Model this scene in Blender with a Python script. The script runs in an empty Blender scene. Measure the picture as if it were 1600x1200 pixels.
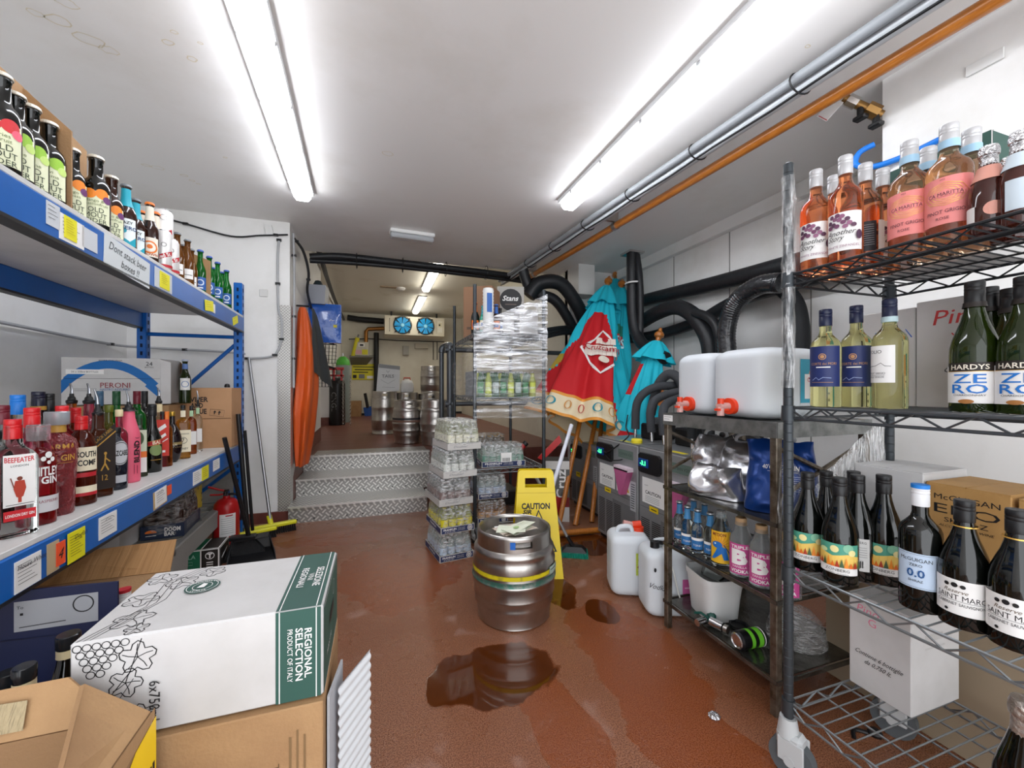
import bpy, math, random
from mathutils import Matrix, Vector, noise
from mathutils.geometry import tessellate_polygon
PI = math.pi
sc = bpy.context.scene
C = sc.collection
rnd = random.Random(7)

# ------------------------------------------------------------ camera, world, exposure
EYE = 1.10
FPX = 630.0
YAW = math.atan2(210.0, 630.0)
SY, CY = math.sin(YAW), math.cos(YAW)
cam_d = bpy.data.cameras.new('camera')
cam_d.sensor_width = 36.0
cam_d.lens = 36.0 * FPX / 1600.0
cam_d.shift_y = 6.0 / 1600.0
cam_d.clip_start = 0.02
cam = bpy.data.objects.new('camera', cam_d)
C.objects.link(cam)
cam.location = (0, 0, EYE)
cam.rotation_euler = (PI / 2, 0, -YAW)
sc.camera = cam
sc.view_settings.view_transform = 'Standard'
sc.view_settings.look = 'None'
sc.view_settings.gamma = 1.0
sc.view_settings.use_curve_mapping = False
sc.view_settings.exposure = 0.78
w = bpy.data.worlds.new('world')
sc.world = w
w.use_nodes = True
w.node_tree.nodes['Background'].inputs[0].default_value = (0.93, 0.96, 1.0, 1)
w.node_tree.nodes['Background'].inputs[1].default_value = 2.1      # added ambient fill; the room is left open behind the camera to admit it
TUBE_POWER = 10.5

# ------------------------------------------------------------ measuring helpers (survey of the room)
def ray(px):
    u = (px - 800.0) / FPX
    return (u * CY + SY, -u * SY + CY)
def onz(px, py, z):
    Z = (EYE - z) * FPX / (py - 606.0)
    r = ray(px)
    return (r[0] * Z, r[1] * Z)
def dep(px, Z, py=None):
    r = ray(px)
    p = (r[0] * Z, r[1] * Z)
    return p if py is None else (p[0], p[1], EYE + (606.0 - py) * Z / FPX)
def atx(px, x, py=None):
    r = ray(px)
    return dep(px, x / r[0], py)
def aty(px, y, py=None):
    r = ray(px)
    return dep(px, y / r[1], py)
def face(x, y, extra=0.0):
    return -math.atan2(x, y) + extra

# ------------------------------------------------------------ materials
def lin(h):
    if isinstance(h, (tuple, list)):
        return tuple(h) + ((1.0,) if len(h) == 3 else ())
    h = h.lstrip('#')
    o = []
    for i in (0, 2, 4):
        c = int(h[i:i + 2], 16) / 255.0
        o.append(c / 12.92 if c <= 0.04045 else ((c + 0.055) / 1.055) ** 2.4)
    return tuple(o) + (1.0,)
MATS = {}
def node_bump(nt, bs, scale, strength, coord='Object', detail=3, stretch=None, dist=0.01):
    tc = nt.nodes.new('ShaderNodeTexCoord')
    nz = nt.nodes.new('ShaderNodeTexNoise')
    nz.inputs['Scale'].default_value = scale
    nz.inputs['Detail'].default_value = detail
    src = tc.outputs[coord]
    if stretch:
        mp = nt.nodes.new('ShaderNodeMapping')
        mp.inputs['Scale'].default_value = stretch
        nt.links.new(src, mp.inputs[0])
        src = mp.outputs[0]
    nt.links.new(src, nz.inputs['Vector'])
    bp = nt.nodes.new('ShaderNodeBump')
    bp.inputs['Strength'].default_value = strength
    bp.inputs['Distance'].default_value = dist
    nt.links.new(nz.outputs[0], bp.inputs['Height'])
    nt.links.new(bp.outputs[0], bs.inputs['Normal'])
    return nz
def mat(name, col, rough=0.5, metal=0.0, bump=None, var=None, trans=0.0, ior=1.45, emit=None, coat=0.0, alpha=1.0, spec=None, sheen=0.0):
    """bump=(scale, strength[, stretch]); var=(scale, second colour, lo, hi[, stretch])"""
    if name in MATS:
        return MATS[name]
    m = bpy.data.materials.new(name)
    m.use_nodes = True
    nt = m.node_tree
    bs = nt.nodes['Principled BSDF']
    bs.inputs['Base Color'].default_value = lin(col)
    bs.inputs['Roughness'].default_value = rough
    bs.inputs['Metallic'].default_value = metal
    bs.inputs['IOR'].default_value = ior
    bs.inputs['Transmission Weight'].default_value = trans
    bs.inputs['Coat Weight'].default_value = coat
    bs.inputs['Alpha'].default_value = alpha
    if spec is not None:
        bs.inputs['Specular IOR Level'].default_value = spec
    if emit:
        bs.inputs['Emission Color'].default_value = lin(emit[0])
        bs.inputs['Emission Strength'].default_value = emit[1]
    if bump:
        node_bump(nt, bs, bump[0], bump[1], stretch=bump[2] if len(bump) > 2 else None)
    if var:
        tc = nt.nodes.new('ShaderNodeTexCoord')
        nz = nt.nodes.new('ShaderNodeTexNoise')
        nz.inputs['Scale'].default_value = var[0]
        nz.inputs['Detail'].default_value = 6
        nz.inputs['Roughness'].default_value = 0.6
        src = tc.outputs['Object']
        if len(var) > 4:
            mp = nt.nodes.new('ShaderNodeMapping')
            mp.inputs['Scale'].default_value = var[4]
            nt.links.new(src, mp.inputs[0])
            src = mp.outputs[0]
        nt.links.new(src, nz.inputs['Vector'])
        rp = nt.nodes.new('ShaderNodeMapRange')
        rp.inputs['From Min'].default_value = var[2]
        rp.inputs['From Max'].default_value = var[3]
        nt.links.new(nz.outputs[0], rp.inputs['Value'])
        mx = nt.nodes.new('ShaderNodeMix')
        mx.data_type = 'RGBA'
        mx.inputs[6].default_value = lin(col)
        mx.inputs[7].default_value = lin(var[1])
        nt.links.new(rp.outputs[0], mx.inputs[0])
        nt.links.new(mx.outputs[2], bs.inputs['Base Color'])
    MATS[name] = m
    return m
def ink(hexcol, rough=0.5):
    return mat('print_' + hexcol.lstrip('#'), hexcol, rough)
def film_mat(name, cover, streak=60.0, tint='#ffffff', stretch=(1, 1, 6)):
    """clear plastic film: mostly see-through, with glossy wrinkles"""
    if name in MATS:
        return MATS[name]
    m = bpy.data.materials.new(name)
    m.use_nodes = True
    nt = m.node_tree
    for n in list(nt.nodes):
        nt.nodes.remove(n)
    out = nt.nodes.new('ShaderNodeOutputMaterial')
    tr = nt.nodes.new('ShaderNodeBsdfTransparent')
    gl = nt.nodes.new('ShaderNodeBsdfPrincipled')
    gl.inputs['Base Color'].default_value = lin(tint)
    gl.inputs['Roughness'].default_value = 0.18
    gl.inputs['Metallic'].default_value = 0.35
    nz = node_bump(nt, gl, streak, 1.0, stretch=stretch, dist=0.02)
    rp = nt.nodes.new('ShaderNodeMapRange')
    rp.inputs['From Min'].default_value = 0.38
    rp.inputs['From Max'].default_value = 0.68
    rp.inputs['To Min'].default_value = cover * 0.25
    rp.inputs['To Max'].default_value = min(1.0, cover * 1.9)
    nt.links.new(nz.outputs[0], rp.inputs['Value'])
    mx = nt.nodes.new('ShaderNodeMixShader')
    nt.links.new(rp.outputs[0], mx.inputs[0])
    nt.links.new(tr.outputs[0], mx.inputs[1])
    nt.links.new(gl.outputs[0], mx.inputs[2])
    nt.links.new(mx.outputs[0], out.inputs[0])
    MATS[name] = m
    return m
def checker_plate(name, k=28.0, col='#a9a7a3'):
    if name in MATS:
        return MATS[name]
    m = mat(name, col, 0.36, 0.55)
    nt = m.node_tree
    bs = nt.nodes['Principled BSDF']
    N = nt.nodes.new
    def math_(op, a, b=None, v=None):
        n = N('ShaderNodeMath')
        n.operation = op
        nt.links.new(a, n.inputs[0])
        if b is not None:
            nt.links.new(b, n.inputs[1])
        elif v is not None:
            n.inputs[1].default_value = v
        return n.outputs[0]
    tc = N('ShaderNodeTexCoord')
    sp = N('ShaderNodeSeparateXYZ')
    nt.links.new(tc.outputs['Object'], sp.inputs[0])
    yz = math_('ADD', sp.outputs[1], sp.outputs[2])
    u = math_('MULTIPLY', math_('ADD', sp.outputs[0], yz), v=k)
    v = math_('MULTIPLY', math_('SUBTRACT', sp.outputs[0], yz), v=k)
    fu, fv = math_('FRACT', u), math_('FRACT', v)
    par = math_('FLOORED_MODULO', math_('ADD', math_('FLOOR', u), math_('FLOOR', v)), v=2.0)
    bu = math_('LESS_THAN', math_('ABSOLUTE', math_('SUBTRACT', fu, v=0.5)), v=0.16)
    bv = math_('LESS_THAN', math_('ABSOLUTE', math_('SUBTRACT', fv, v=0.5)), v=0.16)
    mx = N('ShaderNodeMix')
    nt.links.new(par, mx.inputs[0])
    nt.links.new(bu, mx.inputs[2])
    nt.links.new(bv, mx.inputs[3])
    bp = N('ShaderNodeBump')
    bp.inputs['Strength'].default_value = 0.9
    bp.inputs['Distance'].default_value = 0.004
    nt.links.new(mx.outputs[0], bp.inputs['Height'])
    nt.links.new(bp.outputs[0], bs.inputs['Normal'])
    mc = N('ShaderNodeMix')
    mc.data_type = 'RGBA'
    mc.inputs[6].default_value = lin('#a3a19d')
    mc.inputs[7].default_value = lin('#e4e2dd')
    nt.links.new(mx.outputs[0], mc.inputs[0])
    nt.links.new(mc.outputs[2], bs.inputs['Base Color'])
    return m

# ------------------------------------------------------------ text outlines (cached)
_TX = {}
def text_geo(s, bold=0.0):
    key = (s, bold)
    if key not in _TX:
        cu = bpy.data.curves.new('tmp', 'FONT')
        cu.body = s
        cu.size = 1.0
        cu.resolution_u = 2
        cu.fill_mode = 'FRONT'
        cu.offset = bold
        o = bpy.data.objects.new('tmp', cu)
        me = bpy.data.meshes.new_from_object(o)
        vs = [(v.co.x, v.co.y) for v in me.vertices]
        fs = [tuple(p.vertices) for p in me.polygons]
        if vs:
            xs = [v[0] for v in vs]
            ys = [v[1] for v in vs]
            cx, cy = (min(xs) + max(xs)) / 2, (min(ys) + max(ys)) / 2
            wd, hg = max(xs) - min(xs), max(ys) - min(ys)
            vs = [(x - cx, y - cy) for x, y in vs]
        else:
            wd = hg = 1.0
        bpy.data.objects.remove(o)
        bpy.data.curves.remove(cu)
        bpy.data.meshes.remove(me)
        _TX[key] = (vs, fs, wd, hg)
    return _TX[key]

# ------------------------------------------------------------ mesh builder
class MB:
    def __init__(self):
        self.v, self.f, self.m, self.s, self.mats = [], [], [], [], []
        self.T = None
    def mi(self, m):
        if m not in self.mats:
            self.mats.append(m)
        return self.mats.index(m)
    def add(self, vs, fs, m, smooth=False):
        b = len(self.v)
        T = self.T
        for p in vs:
            q = Vector(p)
            self.v.append(T @ q if T is not None else q)
        k = self.mi(m)
        for f in fs:
            self.f.append([b + i for i in f])
            self.m.append(k)
            self.s.append(smooth)
        return self
    def box(self, c, s, m, rz=0.0, bev=0.0, rot=None):
        R = rot if rot is not None else (Matrix.Rotation(rz, 3, 'Z') if rz else None)
        hx, hy, hz = s[0] / 2, s[1] / 2, s[2] / 2
        if bev <= 0:
            P = [(x, y, z) for z in (-hz, hz) for y in (-hy, hy) for x in (-hx, hx)]
            F = [(0, 2, 3, 1), (4, 5, 7, 6), (0, 1, 5, 4), (2, 6, 7, 3), (0, 4, 6, 2), (1, 3, 7, 5)]
        else:
            b = min(bev, hx * .98, hy * .98, hz * .98)
            P, idx = [], {}
            for sx in (-1, 1):
                for sy in (-1, 1):
                    for sz in (-1, 1):
                        for ax in range(3):
                            p = [sx * (hx - b), sy * (hy - b), sz * (hz - b)]
                            p[ax] = (sx * hx, sy * hy, sz * hz)[ax]
                            idx[(sx, sy, sz, ax)] = len(P)
                            P.append(tuple(p))
            F = []
            for ax in range(3):
                for sg in (-1, 1):
                    o = [a for a in range(3) if a != ax]
                    q = []
                    for a, c2 in ((-1, -1), (1, -1), (1, 1), (-1, 1)):
                        k = [0, 0, 0]
                        k[ax] = sg
                        k[o[0]] = a
                        k[o[1]] = c2
                        q.append(idx[tuple(k) + (ax,)])
                    F.append(tuple(q))
            for ax in range(3):
                o = [a for a in range(3) if a != ax]
                for a in (-1, 1):
                    for c2 in (-1, 1):
                        k0, k1 = [0, 0, 0], [0, 0, 0]
                        k0[ax], k1[ax] = -1, 1
                        for k in (k0, k1):
                            k[o[0]], k[o[1]] = a, c2
                        F.append((idx[tuple(k0) + (o[0],)], idx[tuple(k1) + (o[0],)], idx[tuple(k1) + (o[1],)], idx[tuple(k0) + (o[1],)]))
            for sx in (-1, 1):
                for sy in (-1, 1):
                    for sz in (-1, 1):
                        F.append(tuple(idx[(sx, sy, sz, a)] for a in range(3)))
        if R is not None:
            P = [tuple(R @ Vector(p)) for p in P]
        return self.add([(p[0] + c[0], p[1] + c[1], p[2] + c[2]) for p in P], F, m)
    def bb(self, x0, x1, y0, y1, z0, z1, m, bev=0.0):
        return self.box(((x0 + x1) / 2, (y0 + y1) / 2, (z0 + z1) / 2), (abs(x1 - x0), abs(y1 - y0), abs(z1 - z0)), m, bev=bev)
    def lathe(self, prof, m, seg=24, c=(0, 0, 0), sq=None, sxy=(1, 1), skip=None, smooth=True):
        vs, fs = [], []
        for r, z in prof:
            for i in range(seg):
                a = 2 * PI * i / seg
                ca, sa = math.cos(a), math.sin(a)
                k = 1.0
                if sq:
                    k = (abs(ca) ** sq + abs(sa) ** sq) ** (-1.0 / sq)
                vs.append((c[0] + r * k * ca * sxy[0], c[1] + r * k * sa * sxy[1], c[2] + z))
        for j in range(len(prof) - 1):
            for i in range(seg):
                if skip and skip(2 * PI * (i + .5) / seg, (prof[j][1] + prof[j + 1][1]) / 2):
                    continue
                i2 = (i + 1) % seg
                fs.append((j * seg + i, j * seg + i2, (j + 1) * seg + i2, (j + 1) * seg + i))
        if prof[0][0] > 1e-5 and not skip:
            fs.append(tuple(reversed(range(seg))))
        if prof[-1][0] > 1e-5 and not skip:
            fs.append(tuple((len(prof) - 1) * seg + i for i in range(seg)))
        return self.add(vs, fs, m, smooth)
    def tube(self, pts, r, m, seg=8, closed=False, caps=True, smooth=True):
        P = [Vector(p) for p in pts]
        n = len(P)
        rs = r if isinstance(r, (list, tuple)) else [r] * n
        vs, fs = [], []
        up = None
        for i in range(n):
            if closed:
                t = (P[(i + 1) % n] - P[i - 1]).normalized()
            else:
                t = (P[min(i + 1, n - 1)] - P[max(i - 1, 0)])
                t = t.normalized() if t.length > 1e-9 else Vector((0, 0, 1))
            if up is None:
                a = Vector((0, 0, 1)) if abs(t.z) < 0.9 else Vector((1, 0, 0))
                up = (a - t * a.dot(t)).normalized()
            else:
                up = (up - t * up.dot(t))
                up = up.normalized() if up.length > 1e-6 else t.orthogonal().normalized()
            bn = t.cross(up)
            for k in range(seg):
                a = 2 * PI * k / seg
                vs.append(P[i] + (up * math.cos(a) + bn * math.sin(a)) * rs[i])
        for i in range(n if closed else n - 1):
            j = (i + 1) % n
            for k in range(seg):
                k2 = (k + 1) % seg
                fs.append((i * seg + k, i * seg + k2, j * seg + k2, j * seg + k))
        if caps and not closed:
            fs.append(tuple(reversed(range(seg))))
            fs.append(tuple((n - 1) * seg + k for k in range(seg)))
        return self.add(vs, fs, m, smooth)
    def cyl(self, p0, p1, r, m, seg=16, r2=None):
        return self.tube([p0, p1], [r, r if r2 is None else r2], m, seg)
    def quad(self, a, b, c, d, m):
        return self.add([a, b, c, d], [(0, 1, 2, 3)], m)
    def sheet(self, a, b, c, d, m, th=0.004):
        """a thin slab over a planar quad"""
        A = [Vector(p) for p in (a, b, c, d)]
        n = (A[1] - A[0]).cross(A[2] - A[0]).normalized() * (th / 2)
        P = [p - n for p in A] + [p + n for p in A]
        return self.add(P, [(3, 2, 1, 0), (4, 5, 6, 7), (0, 1, 5, 4), (1, 2, 6, 5), (2, 3, 7, 6), (3, 0, 4, 7)], m)
    def prism(self, pts, mp, th, m):
        """extrude a 2-D outline: mp(x, z, off)"""
        n = len(pts)
        vs = [mp(x, z, 0) for x, z in pts] + [mp(x, z, th) for x, z in pts]
        fs = [tuple(reversed(range(n))), tuple(range(n, 2 * n))] + [(i, (i + 1) % n, n + (i + 1) % n, n + i) for i in range(n)]
        return self.add(vs, fs, m)
    def grid(self, fn, nu, nv, m, closed=False, smooth=True):
        vs = [fn(i / (nu if closed else nu - 1), j / (nv - 1)) for j in range(nv) for i in range(nu)]
        fs = []
        for j in range(nv - 1):
            for i in range(nu if closed else nu - 1):
                i2 = (i + 1) % nu
                fs.append((j * nu + i, j * nu + i2, (j + 1) * nu + i2, (j + 1) * nu + i))
        if callable(m):
            b = len(self.v)
            k0 = len(self.f)
            self.add(vs, fs, m(.5, .5), smooth)
            q = 0
            for j in range(nv - 1):
                for i in range(nu if closed else nu - 1):
                    self.m[k0 + q] = self.mi(m((i + .5) / nu, (j + .5) / (nv - 1)))
                    q += 1
            return self
        return self.add(vs, fs, m, smooth)
    def flatface(self, pts, fs, m, mp, off):
        """lay 2-D faces on a map, cutting them finely where the map is curved"""
        if not getattr(mp, 'curved', False):
            return self.add([mp(p[0], p[1], off) for p in pts], fs, m)
        tris = []
        for f in fs:
            if len(f) == 3:
                tris.append([pts[i] for i in f])
            else:
                q = [Vector((pts[i][0], pts[i][1], 0)) for i in f]
                for t in tessellate_polygon([q]):
                    tris.append([(q[i].x, q[i].y) for i in t])
        out = []
        while tris:
            t = tris.pop()
            xs = [p[0] for p in t]
            if max(xs) - min(xs) > 0.008:
                k = max(range(3), key=lambda i: abs(t[i][0] - t[(i + 1) % 3][0]))
                a, c, d = t[k], t[(k + 1) % 3], t[(k + 2) % 3]
                e = ((a[0] + c[0]) / 2, (a[1] + c[1]) / 2)
                tris += [[a, e, d], [e, c, d]]
            else:
                out.append(t)
        vs = [mp(p[0], p[1], off) for t in out for p in t]
        return self.add(vs, [(3 * i, 3 * i + 1, 3 * i + 2) for i in range(len(out))], m)
    def deco(self, items, mp, base=0.0006, step=0.0003):
        """printed marks laid on a surface; mp(x, z, offset)"""
        for n, it in enumerate(items):
            off = base + step * n
            k = it[0]
            if k == 'r':
                x0, x1, z0, z1, m = it[1:6]
                nc = max(1, int(abs(x1 - x0) / 0.006)) if getattr(mp, 'curved', False) else 1
                vs, fs = [], []
                for i in range(nc + 1):
                    x = x0 + (x1 - x0) * i / nc
                    vs += [mp(x, z0, off), mp(x, z1, off)]
                for i in range(nc):
                    fs.append((2 * i, 2 * i + 2, 2 * i + 3, 2 * i + 1))
                self.add(vs, fs, m, getattr(mp, 'curved', False))
            elif k == 't':
                s, x, z, size, m = it[1:6]
                op = it[6] if len(it) > 6 else {}
                vs, fs, wd, hg = text_geo(s, op.get('bold', 0.0))
                k2 = size / 0.7
                if 'fit' in op:
                    sx = op['fit'] / wd
                else:
                    sx = k2 * op.get('wide', 1.0)
                a = op.get('rot', 0.0)
                ca, sa = math.cos(a), math.sin(a)
                sh = op.get('slant', 0.0)
                out = []
                for p in vs:
                    px_, pz_ = p[0] * sx + p[1] * k2 * sh, p[1] * k2
                    arc = op.get('arc', 0.0)
                    if arc:
                        pz_ -= arc * (p[0] * sx) ** 2
                    out.append((x + px_ * ca - pz_ * sa, z + px_ * sa + pz_ * ca))
                self.flatface(out, fs, m, mp, off)
            elif k == 'c':
                x, z, r, m = it[1:5]
                rz = it[5] if len(it) > 5 else r
                nn = 20
                self.flatface([(x, z)] + [(x + r * math.cos(2 * PI * i / nn), z + rz * math.sin(2 * PI * i / nn)) for i in range(nn)],
                              [(0, 1 + i, 1 + (i + 1) % nn) for i in range(nn)], m, mp, off)
            elif k == 'o':
                x, z, r, wd, m = it[1:6]
                rz = it[6] if len(it) > 6 else r
                nn = 24
                vs = []
                for i in range(nn):
                    a = 2 * PI * i / nn
                    vs += [mp(x + r * math.cos(a), z + rz * math.sin(a), off), mp(x + (r - wd) * math.cos(a), z + (rz - wd) * math.sin(a), off)]
                self.add(vs, [(2 * i, (2 * i + 2) % (2 * nn), (2 * i + 3) % (2 * nn), 2 * i + 1) for i in range(nn)], m)
            elif k == 'p':
                pts, m = it[1:3]
                self.flatface(pts, [tuple(range(len(pts)))], m, mp, off)
            elif k == 'l':
                pts, wd, m = it[1:4]
                vs, fs = [], []
                for i, (x, z) in enumerate(pts):
                    a, b = pts[max(0, i - 1)], pts[min(len(pts) - 1, i + 1)]
                    dx, dz = b[0] - a[0], b[1] - a[1]
                    L = math.hypot(dx, dz) or 1
                    nx, nz = -dz / L * wd / 2, dx / L * wd / 2
                    vs += [(x + nx, z + nz), (x - nx, z - nz)]
                for i in range(len(pts) - 1):
                    fs.append((2 * i, 2 * i + 1, 2 * i + 3, 2 * i + 2))
                self.flatface(vs, fs, m, mp, off)
        return self
    def build(self, name, parent=None, loc=None, rz=0.0, sharp=38):
        me = bpy.data.meshes.new(name)
        me.from_pydata([tuple(p) for p in self.v], [], self.f)
        for m in self.mats:
            me.materials.append(m)
        me.polygons.foreach_set('material_index', self.m)
        me.polygons.foreach_set('use_smooth', self.s)
        if any(self.s):
            me.set_sharp_from_angle(angle=math.radians(sharp))
        me.update()
        o = bpy.data.objects.new(name, me)
        C.objects.link(o)
        if parent is not None:
            o.parent = parent
        if loc is not None:
            o.location = loc
        if rz:
            o.rotation_euler = (0, 0, rz)
        return o
def flat(o, ux, uz, n):
    """map for a flat face: origin o, right ux, up uz, outward normal n"""
    o, ux, uz, n = Vector(o), Vector(ux), Vector(uz), Vector(n)
    def mp(x, z, off=0.0):
        return o + ux * x + uz * z + n * off
    return mp
def cylmap(r):
    def mp(x, z, off=0.0):
        a = x / r
        return Vector(((r + off) * math.sin(a), -(r + off) * math.cos(a), z))
    mp.curved = True
    return mp
FRONT = lambda y=0.0, x=0.0, z=0.0: flat((x, y, z), (1, 0, 0), (0, 0, 1), (0, -1, 0))
def sidex(x, y0=0.0, z=0.0):      # a face looking towards -x; its right runs towards -y
    return flat((x, y0, z), (0, -1, 0), (0, 0, 1), (-1, 0, 0))

def thing(name, label, cat, loc=(0, 0, 0), rz=0.0, group=None, kind=None):
    o = bpy.data.objects.new(name, None)
    o.empty_display_size = 0.05
    C.objects.link(o)
    o.location = loc
    o.rotation_euler = (0, 0, rz)
    o['label'] = label
    o['category'] = cat
    if group:
        o['group'] = group
    if kind:
        o['kind'] = kind
    return o
def tag(o, label, cat, group=None, kind=None):
    o['label'] = label
    o['category'] = cat
    if group:
        o['group'] = group
    if kind:
        o['kind'] = kind
    return o
def struct(o):
    o['kind'] = 'structure'
    return o
def dup(root, loc, rz, label=None, group=None):
    r = root.copy()
    C.objects.link(r)
    r.location = loc
    r.rotation_euler = (0, 0, rz)
    if label:
        r['label'] = label
    if group:
        r['group'] = group
    def rec(src, dst):
        for ch in list(src.children):
            c = ch.copy()
            C.objects.link(c)
            c.parent = dst
            rec(ch, c)
    rec(root, r)
    return r
def arcpts(pts, n=6):
    """Catmull-Rom through points"""
    P = [Vector(p) for p in pts]
    out = []
    for i in range(len(P) - 1):
        p0, p1, p2, p3 = P[max(0, i - 1)], P[i], P[i + 1], P[min(len(P) - 1, i + 2)]
        for k in range(n):
            t = k / n
            out.append(0.5 * ((2 * p1) + (p2 - p0) * t + (2 * p0 - 5 * p1 + 4 * p2 - p3) * t * t + (3 * p1 - p0 - 3 * p2 + p3) * t ** 3))
    out.append(P[-1])
    return out

# ------------------------------------------------------------ shared materials
WHITE = mat('white_paint', '#dcdcda', 0.55)
BLACK = mat('black_plastic', '#141416', 0.4)
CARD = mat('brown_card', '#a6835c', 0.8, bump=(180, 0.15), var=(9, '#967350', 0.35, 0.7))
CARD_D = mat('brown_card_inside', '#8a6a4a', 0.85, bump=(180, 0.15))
WCARD = mat('white_card', '#c6c4c3', 0.6, var=(6, '#b9b7b5', 0.4, 0.7))
BLUE = mat('rack_blue_enamel', '#0860b4', 0.35, var=(4, '#0857a6', 0.3, 0.7))
STEEL = mat('brushed_steel', '#c4c0bb', 0.3, 1.0, bump=(30, 0.12, (1, 1, .2)), var=(11, '#a8a39d', 0.3, 0.75))
CHROME = mat('chrome_wire', '#c9c9cb', 0.2, 1.0)
GREYWIRE = mat('grey_wire', '#7f8487', 0.35, 0.6)
DARKPOST = mat('dark_post', '#3b4044', 0.4, 0.45)
RED = mat('red_enamel', '#b81a1c', 0.3)
INK = ink('#1a1a1c')
WPRINT = ink('#ecebe9')
# ------------------------------------------------------------ the room
CEIL, UPC, UPF = 2.467, 2.92, 0.43
def wall_mat():
    m = mat('painted_wall', '#e9e8e6', 0.5, var=(2.2, '#d9d7d2', 0.45, 0.75), bump=(7, 0.12))
    return m
WALL = wall_mat()
CEILM = mat('painted_ceiling', '#eceae8', 0.42, var=(1.1, '#d9d4cc', 0.5, 0.85), bump=(3, 0.1))
UPCEIL = mat('upper_ceiling_paint', '#e0dccf', 0.6, var=(1.4, '#b9b098', 0.55, 0.8))
REDPAINT = mat('red_floor_paint', '#6b3a31', 0.45, var=(8, '#7b4a3f', 0.4, 0.7))
GREYWALL = mat('bare_grey_wall', '#9d9a94', 0.8, var=(6, '#7f7b74', 0.35, 0.7), bump=(20, 0.3))
def floor_mat():
    m = mat('red_painted_floor_wet', '#7d3f2f', 0.4)
    nt = m.node_tree
    bs = nt.nodes['Principled BSDF']
    N, L = nt.nodes.new, nt.links.new
    tc = N('ShaderNodeTexCoord')
    def noise_(scale, detail=5, dist=0.0, off=(0, 0, 0)):
        mp = N('ShaderNodeMapping')
        mp.inputs['Location'].default_value = off
        L(tc.outputs['Object'], mp.inputs[0])
        n = N('ShaderNodeTexNoise')
        n.inputs['Scale'].default_value = scale
        n.inputs['Detail'].default_value = detail
        n.inputs['Distortion'].default_value = dist
        L(mp.outputs[0], n.inputs['Vector'])
        return n.outputs[0]
    def rng(v, a, b, c=0.0, d=1.0):
        r = N('ShaderNodeMapRange')
        r.inputs[1].default_value, r.inputs[2].default_value = a, b
        r.inputs[3].default_value, r.inputs[4].default_value = c, d
        L(v, r.inputs[0])
        return r.outputs[0]
    def mth(op, a, b):
        n = N('ShaderNodeMath')
        n.operation = op
        for i, q in enumerate((a, b)):
            if isinstance(q, (int, float)):
                n.inputs[i].default_value = q
            else:
                L(q, n.inputs[i])
        return n.outputs[0]
    def mixc(f, a, b):
        n = N('ShaderNodeMix')
        n.data_type = 'RGBA'
        L(f, n.inputs[0])
        for i, q in ((6, a), (7, b)):
            if isinstance(q, str):
                n.inputs[i].default_value = lin(q)
            else:
                L(q, n.inputs[i])
        return n.outputs[2]
    edge = noise_(3.2, 6, 0.6)
    def blob(cx, cy, rx, ry):
        mp = N('ShaderNodeMapping')
        mp.vector_type = 'TEXTURE'
        mp.inputs['Location'].default_value = (cx, cy, 0)
        mp.inputs['Scale'].default_value = (rx, ry, 1)
        L(tc.outputs['Object'], mp.inputs[0])
        vl = N('ShaderNodeVectorMath')
        vl.operation = 'LENGTH'
        L(mp.outputs[0], vl.inputs[0])
        d = mth('ADD', vl.outputs['Value'], mth('MULTIPLY', mth('SUBTRACT', edge, 0.5), 1.5))
        return rng(d, 1.02, 0.96)
    def masks(L_):
        o = None
        for b in L_:
            q = blob(*b)
            o = q if o is None else mth('MAXIMUM', o, q)
        return o
    wet = masks(((.44, 1.49, .26, .17), (.92, 2.0, .10, .20), (1.35, 2.55, .25, .2), (1.05, 1.75, .07, .12)))
    damp = mth('MAXIMUM', wet, masks(((.56, 1.18, .10, .5), (1.02, 1.45, .22, .42), (.95, .95, .16, .45), (-.22, 3.2, .42, .16), (.1, 2.5, .3, .5))))
    grain = noise_(260, 2)
    big = noise_(1.6, 6, 0.3, (3, 1, 0))
    c1 = mixc(rng(big, .35, .7), '#8b5a3f', '#99694e')
    c2 = mixc(rng(grain, .44, .58), c1, '#63361f')
    scuff = noise_(5.5, 8, 0.4, (9, 2, 0))
    c3 = mixc(rng(scuff, .60, .78, 0, .45), c2, '#b79a90')
    c4 = mixc(wet, mixc(mth('MULTIPLY', damp, .8), c3, mixc(rng(grain, .42, .62), '#85451f', '#6e3416')), mixc(rng(big, .3, .7), '#472008', '#5a2c10'))
    L(c4, bs.inputs['Base Color'])
    dry = mth('ADD', rng(scuff, .35, .65, .24, .42), 0.0)
    dry2 = mth('SUBTRACT', dry, mth('MULTIPLY', damp, .14))
    L(mth('ADD', mth('MULTIPLY', wet, 0.04), mth('MULTIPLY', mth('SUBTRACT', 1.0, wet), dry2)), bs.inputs['Roughness'])
    bp = N('ShaderNodeBump')
    bp.inputs['Distance'].default_value = 0.003
    L(mth('MULTIPLY', mth('SUBTRACT', 1.0, wet), 0.45), bp.inputs['Strength'])
    L(mth('ADD', grain, mth('MULTIPLY', noise_(24, 3), 1.5)), bp.inputs['Height'])
    L(bp.outputs[0], bs.inputs['Normal'])
    return m
FLOOR = floor_mat()
b = MB()
b.bb(-2.0, 3.0, -1.2, 4.30, -.10, 0, FLOOR)
struct(b.build('floor'))
UPFL = mat('upper_red_floor', '#6e4034', 0.4, var=(3, '#7f5245', 0.35, 0.7, (.4, 2, 1)), bump=(60, 0.2))
b = MB()
b.bb(-1.2, 2.2, 4.37, 10.7, .2, UPF, UPFL)
struct(b.build('floor_upper'))
b = MB()
b.bb(.525, 2.1, 4.25, 4.37, -.1, UPF, REDPAINT)
b.bb(-.69, .53, 4.30, 4.34, -.1, .25, REDPAINT)
struct(b.build('wall_platform_edge'))
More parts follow.
